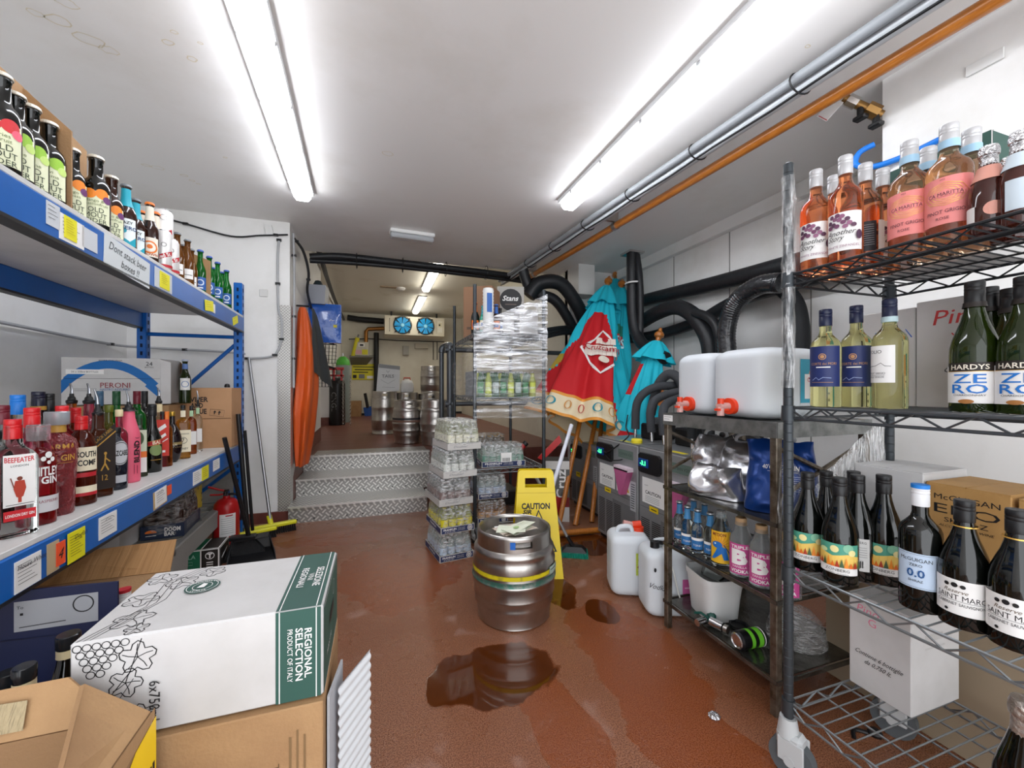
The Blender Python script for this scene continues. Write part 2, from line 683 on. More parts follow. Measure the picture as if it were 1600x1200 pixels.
# ceilings
b = MB()
b.bb(-2.0, 3.0, -1.2, 4.46, CEIL, CEIL + .5, CEILM)
STAIN = mat('ceiling_water_stain', '#ddd3bb', .5)
CM = flat((0, 0, CEIL), (1, 0, 0), (0, 1, 0), (0, 0, -1))
RS_ = random.Random(11)
for (sx_, sy_, sr_) in ((55, 20, .022), (92, 32, .035), (105, 5, .03), (140, 62, .045), (170, 78, .03), (262, 66, .02), (300, 92, .018), (313, 67, .008), (272, 50, .012), (228, 258, .02), (288, 274, .02), (300, 282, .014), (310, 287, .012), (246, 262, .03), (606, 240, .03), (352, 246, .01), (1262, 72, .01)):
    cx_, cy_ = onz(sx_, sy_, CEIL)
    ring = [(cx_ + sr_ * (1 + RS_.uniform(-.2, .2)) * math.cos(2 * PI * i / 12), cy_ + sr_ * (.7 + RS_.uniform(-.15, .15)) * math.sin(2 * PI * i / 12)) for i in range(12)]
    b.deco([('l', ring + [ring[0]], .003 + .002 * RS_.random(), STAIN)], CM)
struct(b.build('ceiling'))
b = MB()
b.bb(-1.3, 2.3, 4.46, 10.7, UPC, UPC + .1, UPCEIL)
struct(b.build('ceiling_upper'))
# walls
b = MB(); b.bb(-1.9, -1.77, -1.2, 3.86, 0, CEIL, WALL); struct(b.build('wall_left'))
b = MB(); b.bb(-1.77, -.69, 3.75, 3.86, 0.08, CEIL, WALL); b.bb(-1.77, -1.02, 3.74, 3.75, .08, .62, GREYWALL); struct(b.build('wall_left_far'))
b = MB(); b.bb(-.80, -.69, 3.86, 5.67, 0, UPC, WALL); struct(b.build('wall_passage_left'))
b = MB(); b.bb(-1.15, -1.05, 5.67, 7.9, 0, UPC, WALL); b.bb(-1.05, -.80, 5.60, 5.66, 0, UPC, WALL); b.bb(-1.15, -.82, 7.9, 10.6, 0, UPC, WALL); struct(b.build('wall_passage_recess'))
CREAM = mat('cream_wall_paint', '#d9d5c6', 0.55, var=(1.5, '#c8c2b0', 0.45, 0.75), bump=(5, 0.1))
b = MB(); b.bb(-.82, 2.2, 10.5, 10.6, 0, UPC, CREAM); struct(b.build('wall_back'))
b = MB(); b.bb(2.1, 2.22, 4.25, 10.6, 0, UPC, CREAM); struct(b.build('wall_upper_right'))
b = MB(); b.bb(2.1, 2.85, 4.2, 4.32, 0, CEIL, WALL); struct(b.build('wall_right_far'))
b = MB(); b.bb(2.72, 2.85, -1.2, 4.2, 0, CEIL, WALL)
SEAM = mat('wall_seam', '#8d8b87', 0.8)
for yy in (3.2, 2.55, 1.9):
    b.bb(2.715, 2.72, yy, yy + .006, 0, CEIL, SEAM)
struct(b.build('wall_right'))
b = MB(); b.bb(2.13, 2.72, -1.2, 1.18, 0, CEIL, WALL); b.bb(2.126, 2.13, .62, .624, 1.6, CEIL, SEAM); struct(b.build('wall_right_pier'))
# red skirtings
b = MB(); b.bb(-1.77, -.70, 3.735, 3.75, 0, .085, REDPAINT); struct(b.build('baseboard_left_far'))
b = MB(); b.add([(-.688, 3.86, 0), (-.688, 5.67, 0), (-.688, 5.67, .60), (-.688, 4.38, .57), (-.688, 4.0, .42), (-.688, 3.755, .25), (-.688, 3.755, 0)], [(0, 1, 2, 3, 4, 5, 6)], REDPAINT); struct(b.build('baseboard_passage'))
b = MB(); b.bb(-.82, 2.1, 10.485, 10.5, UPF, UPF + .05, BLACK); struct(b.build('baseboard_back'))
b = MB(); b.bb(-.83, -.812, 7.885, 10.5, UPF, UPF + .14, REDPAINT); b.bb(-1.05, -.82, 7.885, 7.9, UPF, UPF + .14, REDPAINT); struct(b.build('baseboard_recess'))
b = MB(); b.bb(2.1, 2.72, 4.185, 4.2, 0, .12, REDPAINT); b.bb(2.7, 2.72, 1.2, 4.2, 0, .12, REDPAINT); struct(b.build('baseboard_right'))
# checker plate corner guard and white plastic trims
CPS = checker_plate('checker_plate_fine', 42.0)
b = MB(); b.bb(-.775, -.684, 3.738, 3.742, .08, 1.78, CPS); b.bb(-.686, -.682, 3.742, 3.84, .08, 1.78, CPS)
tag(b.build('corner_guard'), 'patterned aluminium corner guard strip on the white wall beside the steps', 'corner guard')

# steps
CPL = checker_plate('checker_plate', 19.0)
root = thing('metal_steps', 'three patterned aluminium clad steps rising to the upper cellar', 'steps', (0, 3.66, 0))
prev = 0.0
for (y0, y1, z1, xr) in ((3.66, 4.02, .135, .42), (3.98, 4.42, .285, .52), (4.36, 4.45, .43, .53)):
    b = MB()
    y0, y1 = y0 - 3.66, y1 - 3.66
    b.bb(-.685, xr, y0, y1, prev, z1 - .02, CPL)
    b.bb(-.685, xr, y0 - .012, y1, z1 - .022, z1 + .002, CPL, bev=.003)
    b.bb(-.686, xr + .001, y0 - .014, y0 - .004, z1 - .010, z1 + .004, mat('nosing_highlight', '#dcdad6', .3, .5))  # pale strip paints in the highlight along the tread's front edge
    for k in range(9):
        x = -.62 + k * .125
        b.tube([(x, y0 - .001, prev + .03), (x, y0 - .004, prev + .03)], .006, BLACK, 8)
    b.build('step', root)
    prev = z1
b = MB()
b.bb(-.60, .50, .72, 1.02, .430, .436, CPL)
b.build('landing_plate', root)

# ------------------------------------------------------------ ceiling lights
GLOW = mat('lit_diffuser', '#ffffff', 0.4, emit=('#f4f8ff', TUBE_POWER))
HOUSING = mat('light_housing', '#d4d5d6', 0.45)
CLIP = mat('clear_clip', '#c7c9cb', 0.3)
def batten(label, x, y0, y1, z, w_=0.115, rot=0.0, nclip=5, power=None):
    L_ = y1 - y0
    root = thing('fluorescent_light', label, 'light', (x, (y0 + y1) / 2, z), rot, 'fluorescent batten lights')
    g = GLOW if power is None else power
    b = MB()
    b.bb(-w_ * .62, w_ * .62, -L_ / 2, L_ / 2, -.028, 0, HOUSING, bev=.004)
    b.build('housing', root)
    b = MB()
    h = w_ / 2
    prof = [(-h, -.028), (-h * .92, -.06), (-h * .6, -.082), (h * .6, -.082), (h * .92, -.06), (h, -.028)]
    n = len(prof)
    ys = (-L_ / 2 + .01, -L_ / 2 + .03, L_ / 2 - .03, L_ / 2 - .01)
    vs = []
    for k, yy in enumerate(ys):
        sc_ = .85 if k in (0, 3) else 1.0
        vs += [(p[0] * sc_, yy, -.028 + (p[1] + .028) * (0.75 if k in (0, 3) else 1)) for p in prof]
    fs = [tuple(range(n)), tuple(3 * n + i for i in reversed(range(n)))]
    for k in range(3):
        fs += [(k * n + i, (k + 1) * n + i, (k + 1) * n + i + 1, k * n + i + 1) for i in range(n - 1)]
    b.add(vs, fs, g)
    dif = b.build('diffuser', root)
    for i in range(nclip):
        yy = -L_ / 2 + L_ * (i + .5) / nclip
        b = MB()
        for s in (-1, 1):
            b.bb(s * (h + .002) - .004, s * (h + .002) + .004, yy - .012, yy + .012, -.045, -.012, CLIP)
        b.build('clip', dif)
    return root
batten('long lit fluorescent batten above the blue rack side of the ceiling', -.455, 1.20, 3.12, CEIL, rot=math.radians(2.2))
batten('long lit fluorescent batten beside the orange pole and grey conduit', 1.31, .75, 2.67, CEIL)
GLOW_UP = mat('lit_diffuser_upper', '#ffffff', 0.4, emit=('#fff9ec', TUBE_POWER * 1.0))
batten('lit batten on the upper ceiling, nearer the black ceiling duct', .83, 5.75, 7.46, UPC, w_=.13, nclip=3, power=GLOW_UP)
batten('lit batten on the upper ceiling right in front of the cooling unit', .845, 8.1, 9.75, UPC, w_=.13, nclip=3, power=GLOW_UP)
root = thing('emergency_light', 'small unlit white emergency light box across the ceiling before the steps', 'light', (.29, 3.64, CEIL), math.radians(4))
b = MB(); b.bb(-.19, .19, -.05, .05, -.03, 0, WHITE, bev=.005); b.build('base', root)
b = MB(); b.bb(-.185, .185, -.045, .045, -.072, -.03, mat('frosted_cover', '#c9ccd0', .25, trans=.35, ior=1.3), bev=.012); b.bb(-.05, .05, -.02, .02, -.06, -.031, mat('led_board', '#9a9ca0', .4)); b.build('cover', root)
# conduit line, orange pole
PVC = mat('grey_conduit_plastic', '#b5b9bd', 0.35)
PVCD = mat('dark_grey_conduit', '#8c9094', 0.35)
VARN = mat('varnished_orange_wood', '#b9722c', 0.3, var=(14, '#9c5a1e', 0.35, 0.7, (8, 1, 8)), coat=.4)
root = thing('conduit_run', 'bundle of grey plastic conduits cable tied along the ceiling beside the pole', 'pipe', (1.73, .79, 2.4))
P0, P1 = Vector((1.80, .45, 2.395)), Vector((1.47, 4.75, 2.395))
o0 = Vector((1.73, .79, 2.4))
b = MB(); b.cyl(P0 - o0, P1 - o0, .028, PVC, 14); b.build('conduit', root)
b = MB(); b.cyl(P0 - o0 + Vector((-.05, 0, .02)), P1 - o0 + Vector((-.05, 0, .02)), .022, PVCD, 12); b.build('conduit', root)
b = MB(); b.tube([P0.lerp(P1, t / 14) - o0 + Vector((-.03 + (.006 if t % 2 else -.004), 0, -.03)) for t in range(15)], .006, BLACK, 6); b.build('cable', root)
for k in range(8):
    p = P0.lerp(P1, .06 + k * .125) - o0
    b = MB()
    b.tube([p + Vector((-.025 + .062 * math.cos(a), 0, .005 + .042 * math.sin(a))) for a in [2 * PI * i / 16 for i in range(16)]], .004, BLACK, 5, closed=True)
    b.build('cable_tie', root)
root = thing('parasol_pole', 'long varnished orange wooden pole hung along the ceiling beside grey conduit', 'pole', (1.9, .74, 2.35))
o0 = Vector((1.9, .74, 2.35))
P0, P1 = Vector((1.92, .45, 2.355)), Vector((1.62, 4.42, 2.355))
b = MB(); b.cyl(P0 - o0, P1 - o0, .027, VARN, 18); b.build('shaft', root)
for t in (.57, .93):
    p = P0.lerp(P1, t) - o0
    b = MB()
    b.cyl(p + Vector((.001, -.02, 0)), p - Vector((.001, -.02, 0)), .033, STEEL, 16)
    b.bb(p.x - .09, p.x + .02, p.y - .012, p.y + .012, p.z + .03, p.z + .107, STEEL)
    b.build('pipe_clip', root)
# black duct along the ceiling edge over the steps
DUCT = mat('black_insulation', '#1d1f22', 0.45, bump=(25, 0.3))
DUCTG = mat('grey_insulation', '#3d4145', 0.55, bump=(40, 0.3))
o0 = Vector((-.5, 4.3, 2.4))
root = thing('insulated_pipe_bundle', 'black insulated pipes running across the ceiling edge above the steps', 'pipe', o0)
for dz, dy, r in ((0, 0, .034), (-.035, .04, .024)):
    pts = arcpts([(-.62, 4.30, 2.36 + dz), (-.35, 4.32 + dy, 2.40 + dz * 1.3), (.1, 4.35 + dy, 2.405 + dz), (.8, 4.41 + dy, 2.41 + dz), (1.5, 4.48 + dy, 2.41 + dz), (1.78, 4.40 + dy, 2.36 + dz)], 6)
    b = MB(); b.tube([p - o0 for p in pts], r, DUCT, 12); b.build('pipe', root)
for x in (-.2, .25, .7, 1.15):
    b = MB(); b.tube([Vector((x, 4.37 + .08 * math.cos(a), 2.385 + .075 * math.sin(a))) - o0 for a in [2 * PI * i / 14 for i in range(14)]], .004, BLACK, 5, closed=True); b.build('cable_tie', root)

# cables at the left far corner
CAB = mat('grey_cable', '#5b5d60', 0.5)
CABD = mat('dark_cable', '#2b2c2f', 0.5)
def cable(label, pts, r, m, ties=(), cat='cable', name='cable', seg=7, n=6, group=None):
    P = arcpts(pts, n)
    o0 = P[0].copy()
    root = thing(name, label, cat, o0, group=group)
    b = MB(); b.tube([p - o0 for p in P], r, m, seg); b.build('sheath', root)
    for t in ties:
        p = P[int(t * (len(P) - 1))] - o0
        b = MB(); b.box(p, (.035, .018, .018), BLACK); b.build('clip', root)
    return root
cable('dark cable sagging across the white wall above the blue rack post', [(-1.70, 3.73, 2.42), (-1.4, 3.73, 2.36), (-1.1, 3.73, 2.30), (-.9, 3.73, 2.33), (-.70, 3.73, 2.36)], .007, CABD, (.25, .9))
cable('grey cable clipped down the white wall by the patterned corner strip', [aty(436, 3.735, 375), aty(434, 3.735, 405), aty(435, 3.735, 480), aty(440, 3.735, 500), aty(440, 3.735, 530), aty(434, 3.735, 548), aty(424, 3.735, 557), aty(390, 3.735, 560), aty(378, 3.735, 559)], .009, mat('light_grey_cable', '#a9aaac', .5), (.02, .2, .5, .72, .9))
cable('horizontal cable clipped to the wall behind the blue rack, above the beer carton', [(-1.74, 1.9, 1.43), (-1.74, 2.6, 1.42), (-1.74, 3.5, 1.40), (-1.6, 3.72, 1.40), (-1.2, 3.72, 1.385), (-1.0, 3.72, 1.37)], .009, mat('light_grey_cable', '#a9aaac', .5), (.1, .4, .7, .95))
cable('twin black cables drooping beside the passage corner above the orange coat', [(-.67, 3.80, 2.36), (-.62, 3.95, 2.30), (-.60, 4.1, 2.15), (-.64, 4.3, 2.02), (-.67, 4.9, 1.9)], .012, CABD, (.1, .6))
cable('pale cable hanging down the passage wall edge beside the orange coat', [(-.672, 3.80, 2.40), (-.670, 3.82, 2.1), (-.668, 3.80, 1.7), (-.672, 3.81, 1.4), (-.670, 3.80, 1.1)], .010, mat('light_grey_cable', '#a9aaac', .5), (.2, .5, .8))
cable('bundled cables rising along the upper passage wall to the ceiling', [(-.64, 4.5, 2.75), (-.64, 5.5, 2.62), (-.70, 6.5, 2.7), (-.75, 8.2, 2.72), (-.76, 10.3, 2.72)], .03, CABD)
b = MB(); b.sheet(aty(413, 3.735, 351), aty(424, 3.735, 352), aty(428, 3.735, 368), aty(417, 3.735, 367), WHITE, .02)
tag(b.build('junction_cover'), 'small slanted white cover plate on the wall just under the ceiling', 'cover plate')
b = MB(); b.box(aty(412, 3.746, 458), (.06, .008, .06), mat('old_socket_plate', '#d2d1ce', .5), bev=.003)
tag(b.build('blank_plate'), 'small square blank plate on the white wall right of the blue post', 'plate')
# emergency spots on upper ceiling
b = MB(); b.box((.02, 6.0, UPC - .008), (.42, .12, .016), WHITE, bev=.004); tag(b.build('ceiling_hatch'), 'flat white plate screwed to the upper ceiling near the duct', 'plate')
root = thing('smoke_detector', 'round white detector with brown strip on the upper ceiling', 'detector', (.40, 7.6, UPC))
b = MB(); b.lathe([(.08, 0), (.08, -.02), (.05, -.045), (0, -.045)][::-1], WHITE, 20); b.build('detector_body', root)
b = MB(); b.bb(-.36, -.07, -.05, .05, -.012, 0, mat('bare_patch', '#a08e78', .8)); b.build('mounting_strip', root)
# ------------------------------------------------------------ bottles
SHAPES = {
    'bord': [(.80, 0), (.97, .008), (1, .03), (1, .60), (.975, .635), (.88, .67), (.66, .705), (.46, .74), (.39, .775), (.375, .96)],
    'burg': [(.80, 0), (.97, .008), (1, .03), (1, .44), (.97, .50), (.88, .56), (.72, .63), (.55, .70), (.43, .77), (.37, .83), (.36, .96)],
    'champ': [(.80, 0), (.97, .01), (1, .04), (1, .42), (.96, .50), (.82, .60), (.62, .70), (.47, .79), (.42, .85), (.42, .95)],
    'beer': [(.82, 0), (.98, .01), (1, .03), (1, .52), (.96, .57), (.80, .63), (.60, .69), (.47, .75), (.43, .82), (.41, .93), (.46, .935), (.46, .965)],
    'cider': [(.82, 0), (.98, .01), (1, .03), (1, .54), (.97, .60), (.84, .66), (.60, .70), (.50, .74), (.47, .92), (.52, .93), (.50, .965)],
    'spirit': [(.86, 0), (.98, .01), (1, .03), (1, .64), (.97, .68), (.80, .72), (.52, .755), (.40, .79), (.38, .95)],
    'wide': [(.78, 0), (.84, .015), (.90, .3), (1, .62), (.985, .68), (.88, .73), (.62, .765), (.42, .79), (.38, .94)],
    'stout': [(.86, 0), (.98, .01), (1, .05), (1, .55), (.95, .66), (.78, .76), (.5, .82), (.40, .86), (.38, .95)],
    'blend': [(.90, 0), (.98, .01), (1, .03), (1, .60), (.93, .66), (.74, .74), (.55, .84), (.50, .93), (.40, .95)],
    'orb': [(.45, 0), (.75, .06), (.97, .22), (1, .33), (.93, .50), (.70, .64), (.42, .72), (.30, .78), (.28, .95)],
    'baileys': [(.9, 0), (1, .02), (1, .42), (.93, .50), (.72, .58), (.52, .66), (.42, .76), (.38, .84), (.40, .96)],
    'decanter': [(.84, 0), (.98, .01), (1, .03), (1, .60), (.96, .66), (.86, .70), (.66, .73), (.36, .755), (.30, .78), (.30, .93)],
}
GL_CLEAR = mat('clear_glass', '#eef4f2', 0.03, trans=1.0, ior=1.33)
GL_DARK = mat('black_glass', '#0a0c0a', 0.06, coat=.3)
GL_BROWN = mat('brown_glass', '#2a1006', 0.06, coat=.3)
GL_AMBER = mat('amber_spirit', '#c2621a', 0.03, trans=.95, ior=1.33)
GL_GREEN = mat('green_glass', '#1c8a34', 0.05, trans=.75, ior=1.33)
GL_DGREEN = mat('olive_green_glass', '#23300c', 0.05, trans=.35, ior=1.33, coat=.4)
GL_ROSE = mat('rose_wine_glass', '#f0935e', 0.03, trans=.95, ior=1.33)
GL_BLUSH = mat('blush_wine_glass', '#e9c29b', 0.03, trans=.95, ior=1.33)
GL_WHITEW = mat('white_wine_glass', '#e4e0a0', 0.03, trans=.97, ior=1.33)
GL_RED = mat('red_gin', '#a5161f', 0.04, trans=.8, ior=1.33)
GL_PINK = mat('pink_liquid', '#d44f6c', 0.04, trans=.85, ior=1.33)
GL_PINKTEX = mat('hammered_pink_glass', '#b04a50', 0.05, trans=.75, ior=1.4, bump=(55, 1.0))
GL_NAVY = mat('navy_glass', '#0b1222', 0.06, coat=.3, bump=(70, .6))
FOIL = mat('silver_foil', '#c9c9cb', 0.22, 0.9, bump=(90, 1.0))
def bottle(name, label, loc, h, r, shape, glass, cap=None, lab=None, neck=None, group=None, rz=None, sq=None, capr=None, caph=None, sxy=(1, 1), topc=None):
    """cap: (style, material). lab: printed items on the body; neck: (z0, z1, material) collar"""
    if rz is None:
        rz = face(loc[0], loc[1])
    root = thing(name, label, 'bottle', loc, rz, group)
    prof = [(q[0] * r, q[1] * h) for q in SHAPES[shape]]
    b = MB()
    b.lathe(prof, glass, 28 if r > .03 else 18, sq=sq, sxy=sxy)
    b.build('glass_body', root, sharp=50)
    if (round(loc[0], 6), round(loc[1], 6)) in FIT:
        k = FIT[(round(loc[0], 6), round(loc[1], 6))] / h
        root.scale = (1, 1, k)
    nr = prof[-1][0]
    style, cm = cap if cap else ('screw', BLACK)
    b = MB()
    cr = capr or nr * 1.14
    if style == 'screw':
        ch = caph or h * .17
        z0 = h - ch
        pr = [(cr * .98, z0), (cr, z0 + .002)]
        pr += [(cr, h - .022), (cr * .96, h - .021), (cr, h - .019), (cr, h - .015), (cr * .96, h - .014), (cr, h - .012), (cr, h - .002), (cr * .93, h)]
        b.lathe(pr, cm, 24)
        if topc:
            b.lathe([(cr * 1.01, h - .008), (cr * 1.01, h + .0005), (0, h + .001)], topc, 24)
        b.build('screw_cap', root)
    elif style == 'crown':
        cr = nr * 1.18
        b.lathe([(cr, h * .958), (cr * 1.05, h * .965), (cr * .95, h * .99), (cr * .8, h), (0, h)], cm, 21, smooth=False)
        b.build('crown_cap', root)
    elif style == 'cork':
        ch = caph or h * .09
        b.lathe([(cr * 1.0, h - ch), (cr * 1.05, h - ch + .002), (cr * 1.05, h - .002), (cr * .96, h)], cm, 24)
        b.build('stopper', root)
    elif style == 'foil':
        b.lathe([(nr * 1.35, h * .70), (nr * 1.12, h * .80), (nr * 1.08, h * .88), (nr * 1.25, h * .885), (nr * 1.3, h * .92), (nr * 1.25, h * .96), (nr * 1.1, h * .99), (nr * .4, h), (0, h)], cm, 20)
        b.build('foil_wrap', root)
    elif style == 'pour':
        b.lathe([(nr * 1.1, h * .93), (nr * 1.25, h * .95), (nr * 1.25, h * .965), (nr * .9, h * .975), (nr * .8, h), (.007, h + .004), (.006, h + .014)], cm, 18)
        b.tube([(0, 0, h + .01), (0, .004, h + .03), (-.004, .012, h + .052)], [.005, .004, .003], mat('steel_spout', '#8f9194', .25, 1.0), 8)
        b.build('pourer', root)
    if neck:
        b = MB()
        k = neck[3] if len(neck) > 3 else 1.02
        def rad(z):
            for (ra, za), (rb, zb) in zip(prof[:-1], prof[1:]):
                if za <= z <= zb:
                    return ra + (rb - ra) * (z - za) / max(1e-6, zb - za)
            return prof[-1][0]
        zs = [neck[0] * h + (neck[1] - neck[0]) * h * i / 5 for i in range(6)]
        b.lathe([(rad(z) * k + .0004, z) for z in zs], neck[2], 24, sq=sq, sxy=sxy, skip=lambda a, z: False)
        b.build('neck_label', root)
    if lab:
        b = MB()
        mp = FRONT(-r * sxy[1]) if sq else cylmap(r)
        if not sq and shape in ('wide', 'orb'):
            mp = cylmap(r * .97)
        b.deco(lab, mp, base=.0008)
        b.build('label', root)
    return root
def rect(w_, z0, z1, m, x=0.0):
    return ('r', x - w_ / 2, x + w_ / 2, z0, z1, m)

# ------------------------------------------------------------ blue rack on the left
RK = Vector((-.91, 3.35, 0))
RA = math.radians(2.5)
def onrack(px, d):
    """a point a distance d behind the front of the blue rack, in the direction of pixel column px"""
    q = ray(px)
    q = q[0] / q[1]
    y = -(.764 + d) / (q + .0436)
    return (q * y, y)
rack = thing('blue_storage_rack', 'long blue steel rack with white boards along the left wall', 'shelf rack', RK, RA)
HOLE = mat('dark_slot', '#08244a', .6)
for (px_, py_) in ((-.03, 0), (-.57, 0), (-.03, -2.85), (-.57, -2.85)):
    b = MB()
    b.bb(px_ - .026, px_ + .026, py_ - .03, py_ + .03, 0, 1.845, BLUE, bev=.004)
    for k in range(34):
        z = .08 + k * .052
        for s in (-1, 1):
            b.box((px_ + s * .0262, py_, z), (.003, .016, .026), HOLE)
            b.box((px_, py_ - .0302, z), (.012, .003, .024), HOLE)
    b.build('post', rack)
FRONT_BEAM = {}
for zt, nm in ((1.612, 'upper'), (.722, 'lower')):
    for xx in (-.012, -.582):
        b = MB()
        b.bb(xx - .02, xx + .02, -2.83, -.03, zt - .116, zt - .016, BLUE, bev=.004)
        b.bb(xx - .022, xx + .022, -2.82, -.035, zt - .121, zt - .112, BLACK)
        bm_ = b.build('beam', rack)
        if xx > -.1:
            FRONT_BEAM[nm] = bm_
    b = MB()
    b.bb(-.60, .004, -2.83, -.03, zt - .016, zt, mat('white_laminate_board', '#d5d4d2', .4, var=(5, '#c3c2c0', .4, .75)), bev=.002)
    b.build('shelf_board', rack)
for z0, z1, z2 in ((1.46, 1.43, .86), (.58, .56, .12)):
    b = MB(); b.cyl((-.57, .0, z0), (-.03, 0, z0), .013, BLUE, 8); b.build('brace', rack)
    b = MB(); b.cyl((-.03, .0, z1), (-.57, 0, z2), .013, BLUE, 8); b.build('brace', rack)
# cards stuck on the beams
YEL, ORG = ink('#e8e01e'), ink('#f0552c')
def card(px, py, wd, ht, z, m, items=(), tilt=0.0, y_extra=0.0, th=.0015, off=.0):
    """card on the front beam seen at pixel column px"""
    q = ray(px)
    x, y = onrack(px, -.021 - off)
    loc = Vector((x, y, z))
    mp0 = Matrix.Rotation(RA, 3, 'Z')
    yl = (Vector((x, y, 0)) - Vector((RK.x, RK.y, 0)))
    yl = mp0.inverted() @ yl
    X = .0085 + off
    mp = flat((X, yl.y, z), (0, 1, 0), (0, 0, 1), (1, 0, 0))
    if tilt:
        mp = flat((X, yl.y, z), (0, math.cos(tilt), math.sin(tilt)), (0, -math.sin(tilt), math.cos(tilt)), (1, 0, 0))
    b = MB()
    b.prism([(-wd / 2, -ht / 2), (wd / 2, -ht / 2), (wd / 2, ht / 2), (-wd / 2, ht / 2)], mp, th, m)
    b.deco(items, lambda a, c, o: mp(a, c, o + th))
    return b.build('price_card', FRONT_BEAM['upper' if z > 1 else 'lower'])
def form(n, w_, h_, m=INK):
    return [('l', [(-w_ * .42, h_ * (.35 - .7 * i / n)), (w_ * (.1 + .3 * ((i * 7) % 3) / 3), h_ * (.35 - .7 * i / n))], .0012, m) for i in range(n)]
zL = .652
card(54, 0, .085, .075, zL - .002, WPRINT, form(6, .085, .075) + [('t', 'House White', .01, .022, .012, INK, {'slant': .3})])
card(92, 0, .045, .08, zL, mat('peeled_tape', '#b9a583', .6))
card(104, 0, .035, .062, zL, ORG, [('t', '4', 0, 0, .028, INK, {'slant': .3})], off=.002)
card(128, 0, .075, .085, zL, YEL, form(8, .075, .085) + [('t', 'Dogfish', .014, .024, .013, INK, {'slant': .3})], off=.004)
card(176, 0, .10, .07, zL + .006, WPRINT, form(6, .10, .07) + [('l', [(-.02, .018), (-.008, .026), (.0, .016), (.012, .026), (.03, .018)], .0016, INK)])
card(256, 0, .12, .07, zL, mat('kraft_strip', '#c7a877', .6), (), .06)
card(257, 0, .10, .066, zL + .004, WPRINT, form(5, .1, .066) + [('l', [(-.03, .016), (-.018, .026), (-.008, .014), (.004, .026), (.02, .018)], .0018, INK)], .06, off=.002)
card(270, 0, .04, .04, zL + .014, ORG, (), off=.004)
card(313, 0, .12, .066, zL, WPRINT, form(5, .12, .066))
card(325, 0, .10, .07, zL, YEL, form(5, .1, .07), off=.002)
card(342, 0, .11, .06, zL + .01, WPRINT, form(4, .11, .06))
zU = 1.545
card(92, 0, .05, .062, zU + .012, mat('torn_label', '#c9cdd2', .6), form(4, .05, .06))
card(121, 0, .105, .072, zU - .004, WPRINT, form(5, .1, .07))
card(119, 0, .052, .062, zU, YEL, form(6, .05, .06, ink('#b8a51c')), off=.002)
card(148, 0, .075, .06, zU, mat('torn_label', '#c9cdd2', .6), ())
card(208, 0, .30, .098, zU - .006, mat('old_paper_note', '#cfd4d6', .7), [('t', 'Dont stack beer', 0, .02, .026, ink('#3a3f44'), {'slant': .3}), ('t', 'boxes !!', .01, -.018, .026, ink('#3a3f44'), {'slant': .3})], -.05)
card(261, 0, .16, .08, zU, mat('torn_label', '#c9cdd2', .6), ())
card(263, 0, .09, .066, zU, YEL, form(5, .08, .06, ink('#8f7d14')), off=.002)
card(333, 0, .15, .05, zU, WPRINT, ())
card(331, 0, .13, .056, zU, YEL, form(3, .12, .05, ink('#8f7d14')), .12, off=.002)
card(371, 0, .12, .05, zU, YEL, form(2, .1, .05, ink('#8f7d14')), .3)

# ---- spirits on the lower board
ZB = .722
FIT = {}
def onlow(px, py, top=None):
    x, y = onz(px, py, ZB)
    if top is not None:
        FIT[(round(x, 6), round(y, 6))] = (py - top) * (y / ray(px)[1]) / FPX
    return (x, y, ZB)
def hgt(px, py, top, x, y):
    Z = y / ray(px)[1]
    return (py - top) * Z / FPX
SW = {k: ink(v) for k, v in dict(red='#b3202a', gold='#b58a3a', tan='#d9c9a0', cream='#e6dcc0', pink='#e88aa0', magenta='#b8206a', black='#161618', white='#e9e7e4', blue='#2f5fa8', green='#2f7a3c', lgreen='#b4d05a', orange='#e2762a', teal='#1f9fb4', grey='#8d9094', lime='#a9d24a', navy='#1b2a5a').items()}
bottle('spirit_bottle', 'gin bottle with white and pink label and big O, first on the lower blue board', (-.86, 1.19, ZB), .27, .040, 'spirit', GL_AMBER, ('cork', BLACK),
       [rect(.11, .06, .20, SW['white']), rect(.11, .02, .055, SW['magenta']), ('o', .025, .13, .022, .006, SW['red']), ('t', 'O', .02, .09, .02, SW['grey']), ('t', 'GIN', .03, .038, .014, WPRINT)], rz=math.radians(62))
bottle('gin_bottle', 'clear square gin bottle with red cap, white label and red coated figure', onlow(20, 836, 655), .285, .036, 'spirit', GL_CLEAR, ('screw', mat('red_cap', '#c3161c', .3)),
       [rect(.056, .075, .20, WPRINT), ('t', 'BEEFEATER', 0, .187, .012, ink('#c8232c'), {'fit': .052, 'bold': .02, 'arc': -3}), ('t', 'LONDON', 0, .173, .005, INK),
        ('c', 0, .142, .005, ink('#7a3a2a')), ('p', [(-.008, .137), (.008, .137), (.011, .118), (.006, .098), (.003, .096), (.003, .084), (-.003, .084), (-.003, .096), (-.006, .098), (-.011, .118)], ink('#b3402e')), ('l', [(-.016, .145), (-.010, .120)], .002, ink('#7a3a2a')),
        ('l', [(-.024, .080), (.024, .080)], .0012, INK), rect(.056, .042, .066, ink('#c8232c')), ('t', 'LONDON DRY GIN', 0, .054, .007, WPRINT, {'fit': .05, 'bold': .02})],
       sq=7, rz=math.radians(52), sxy=(1.05, .9))
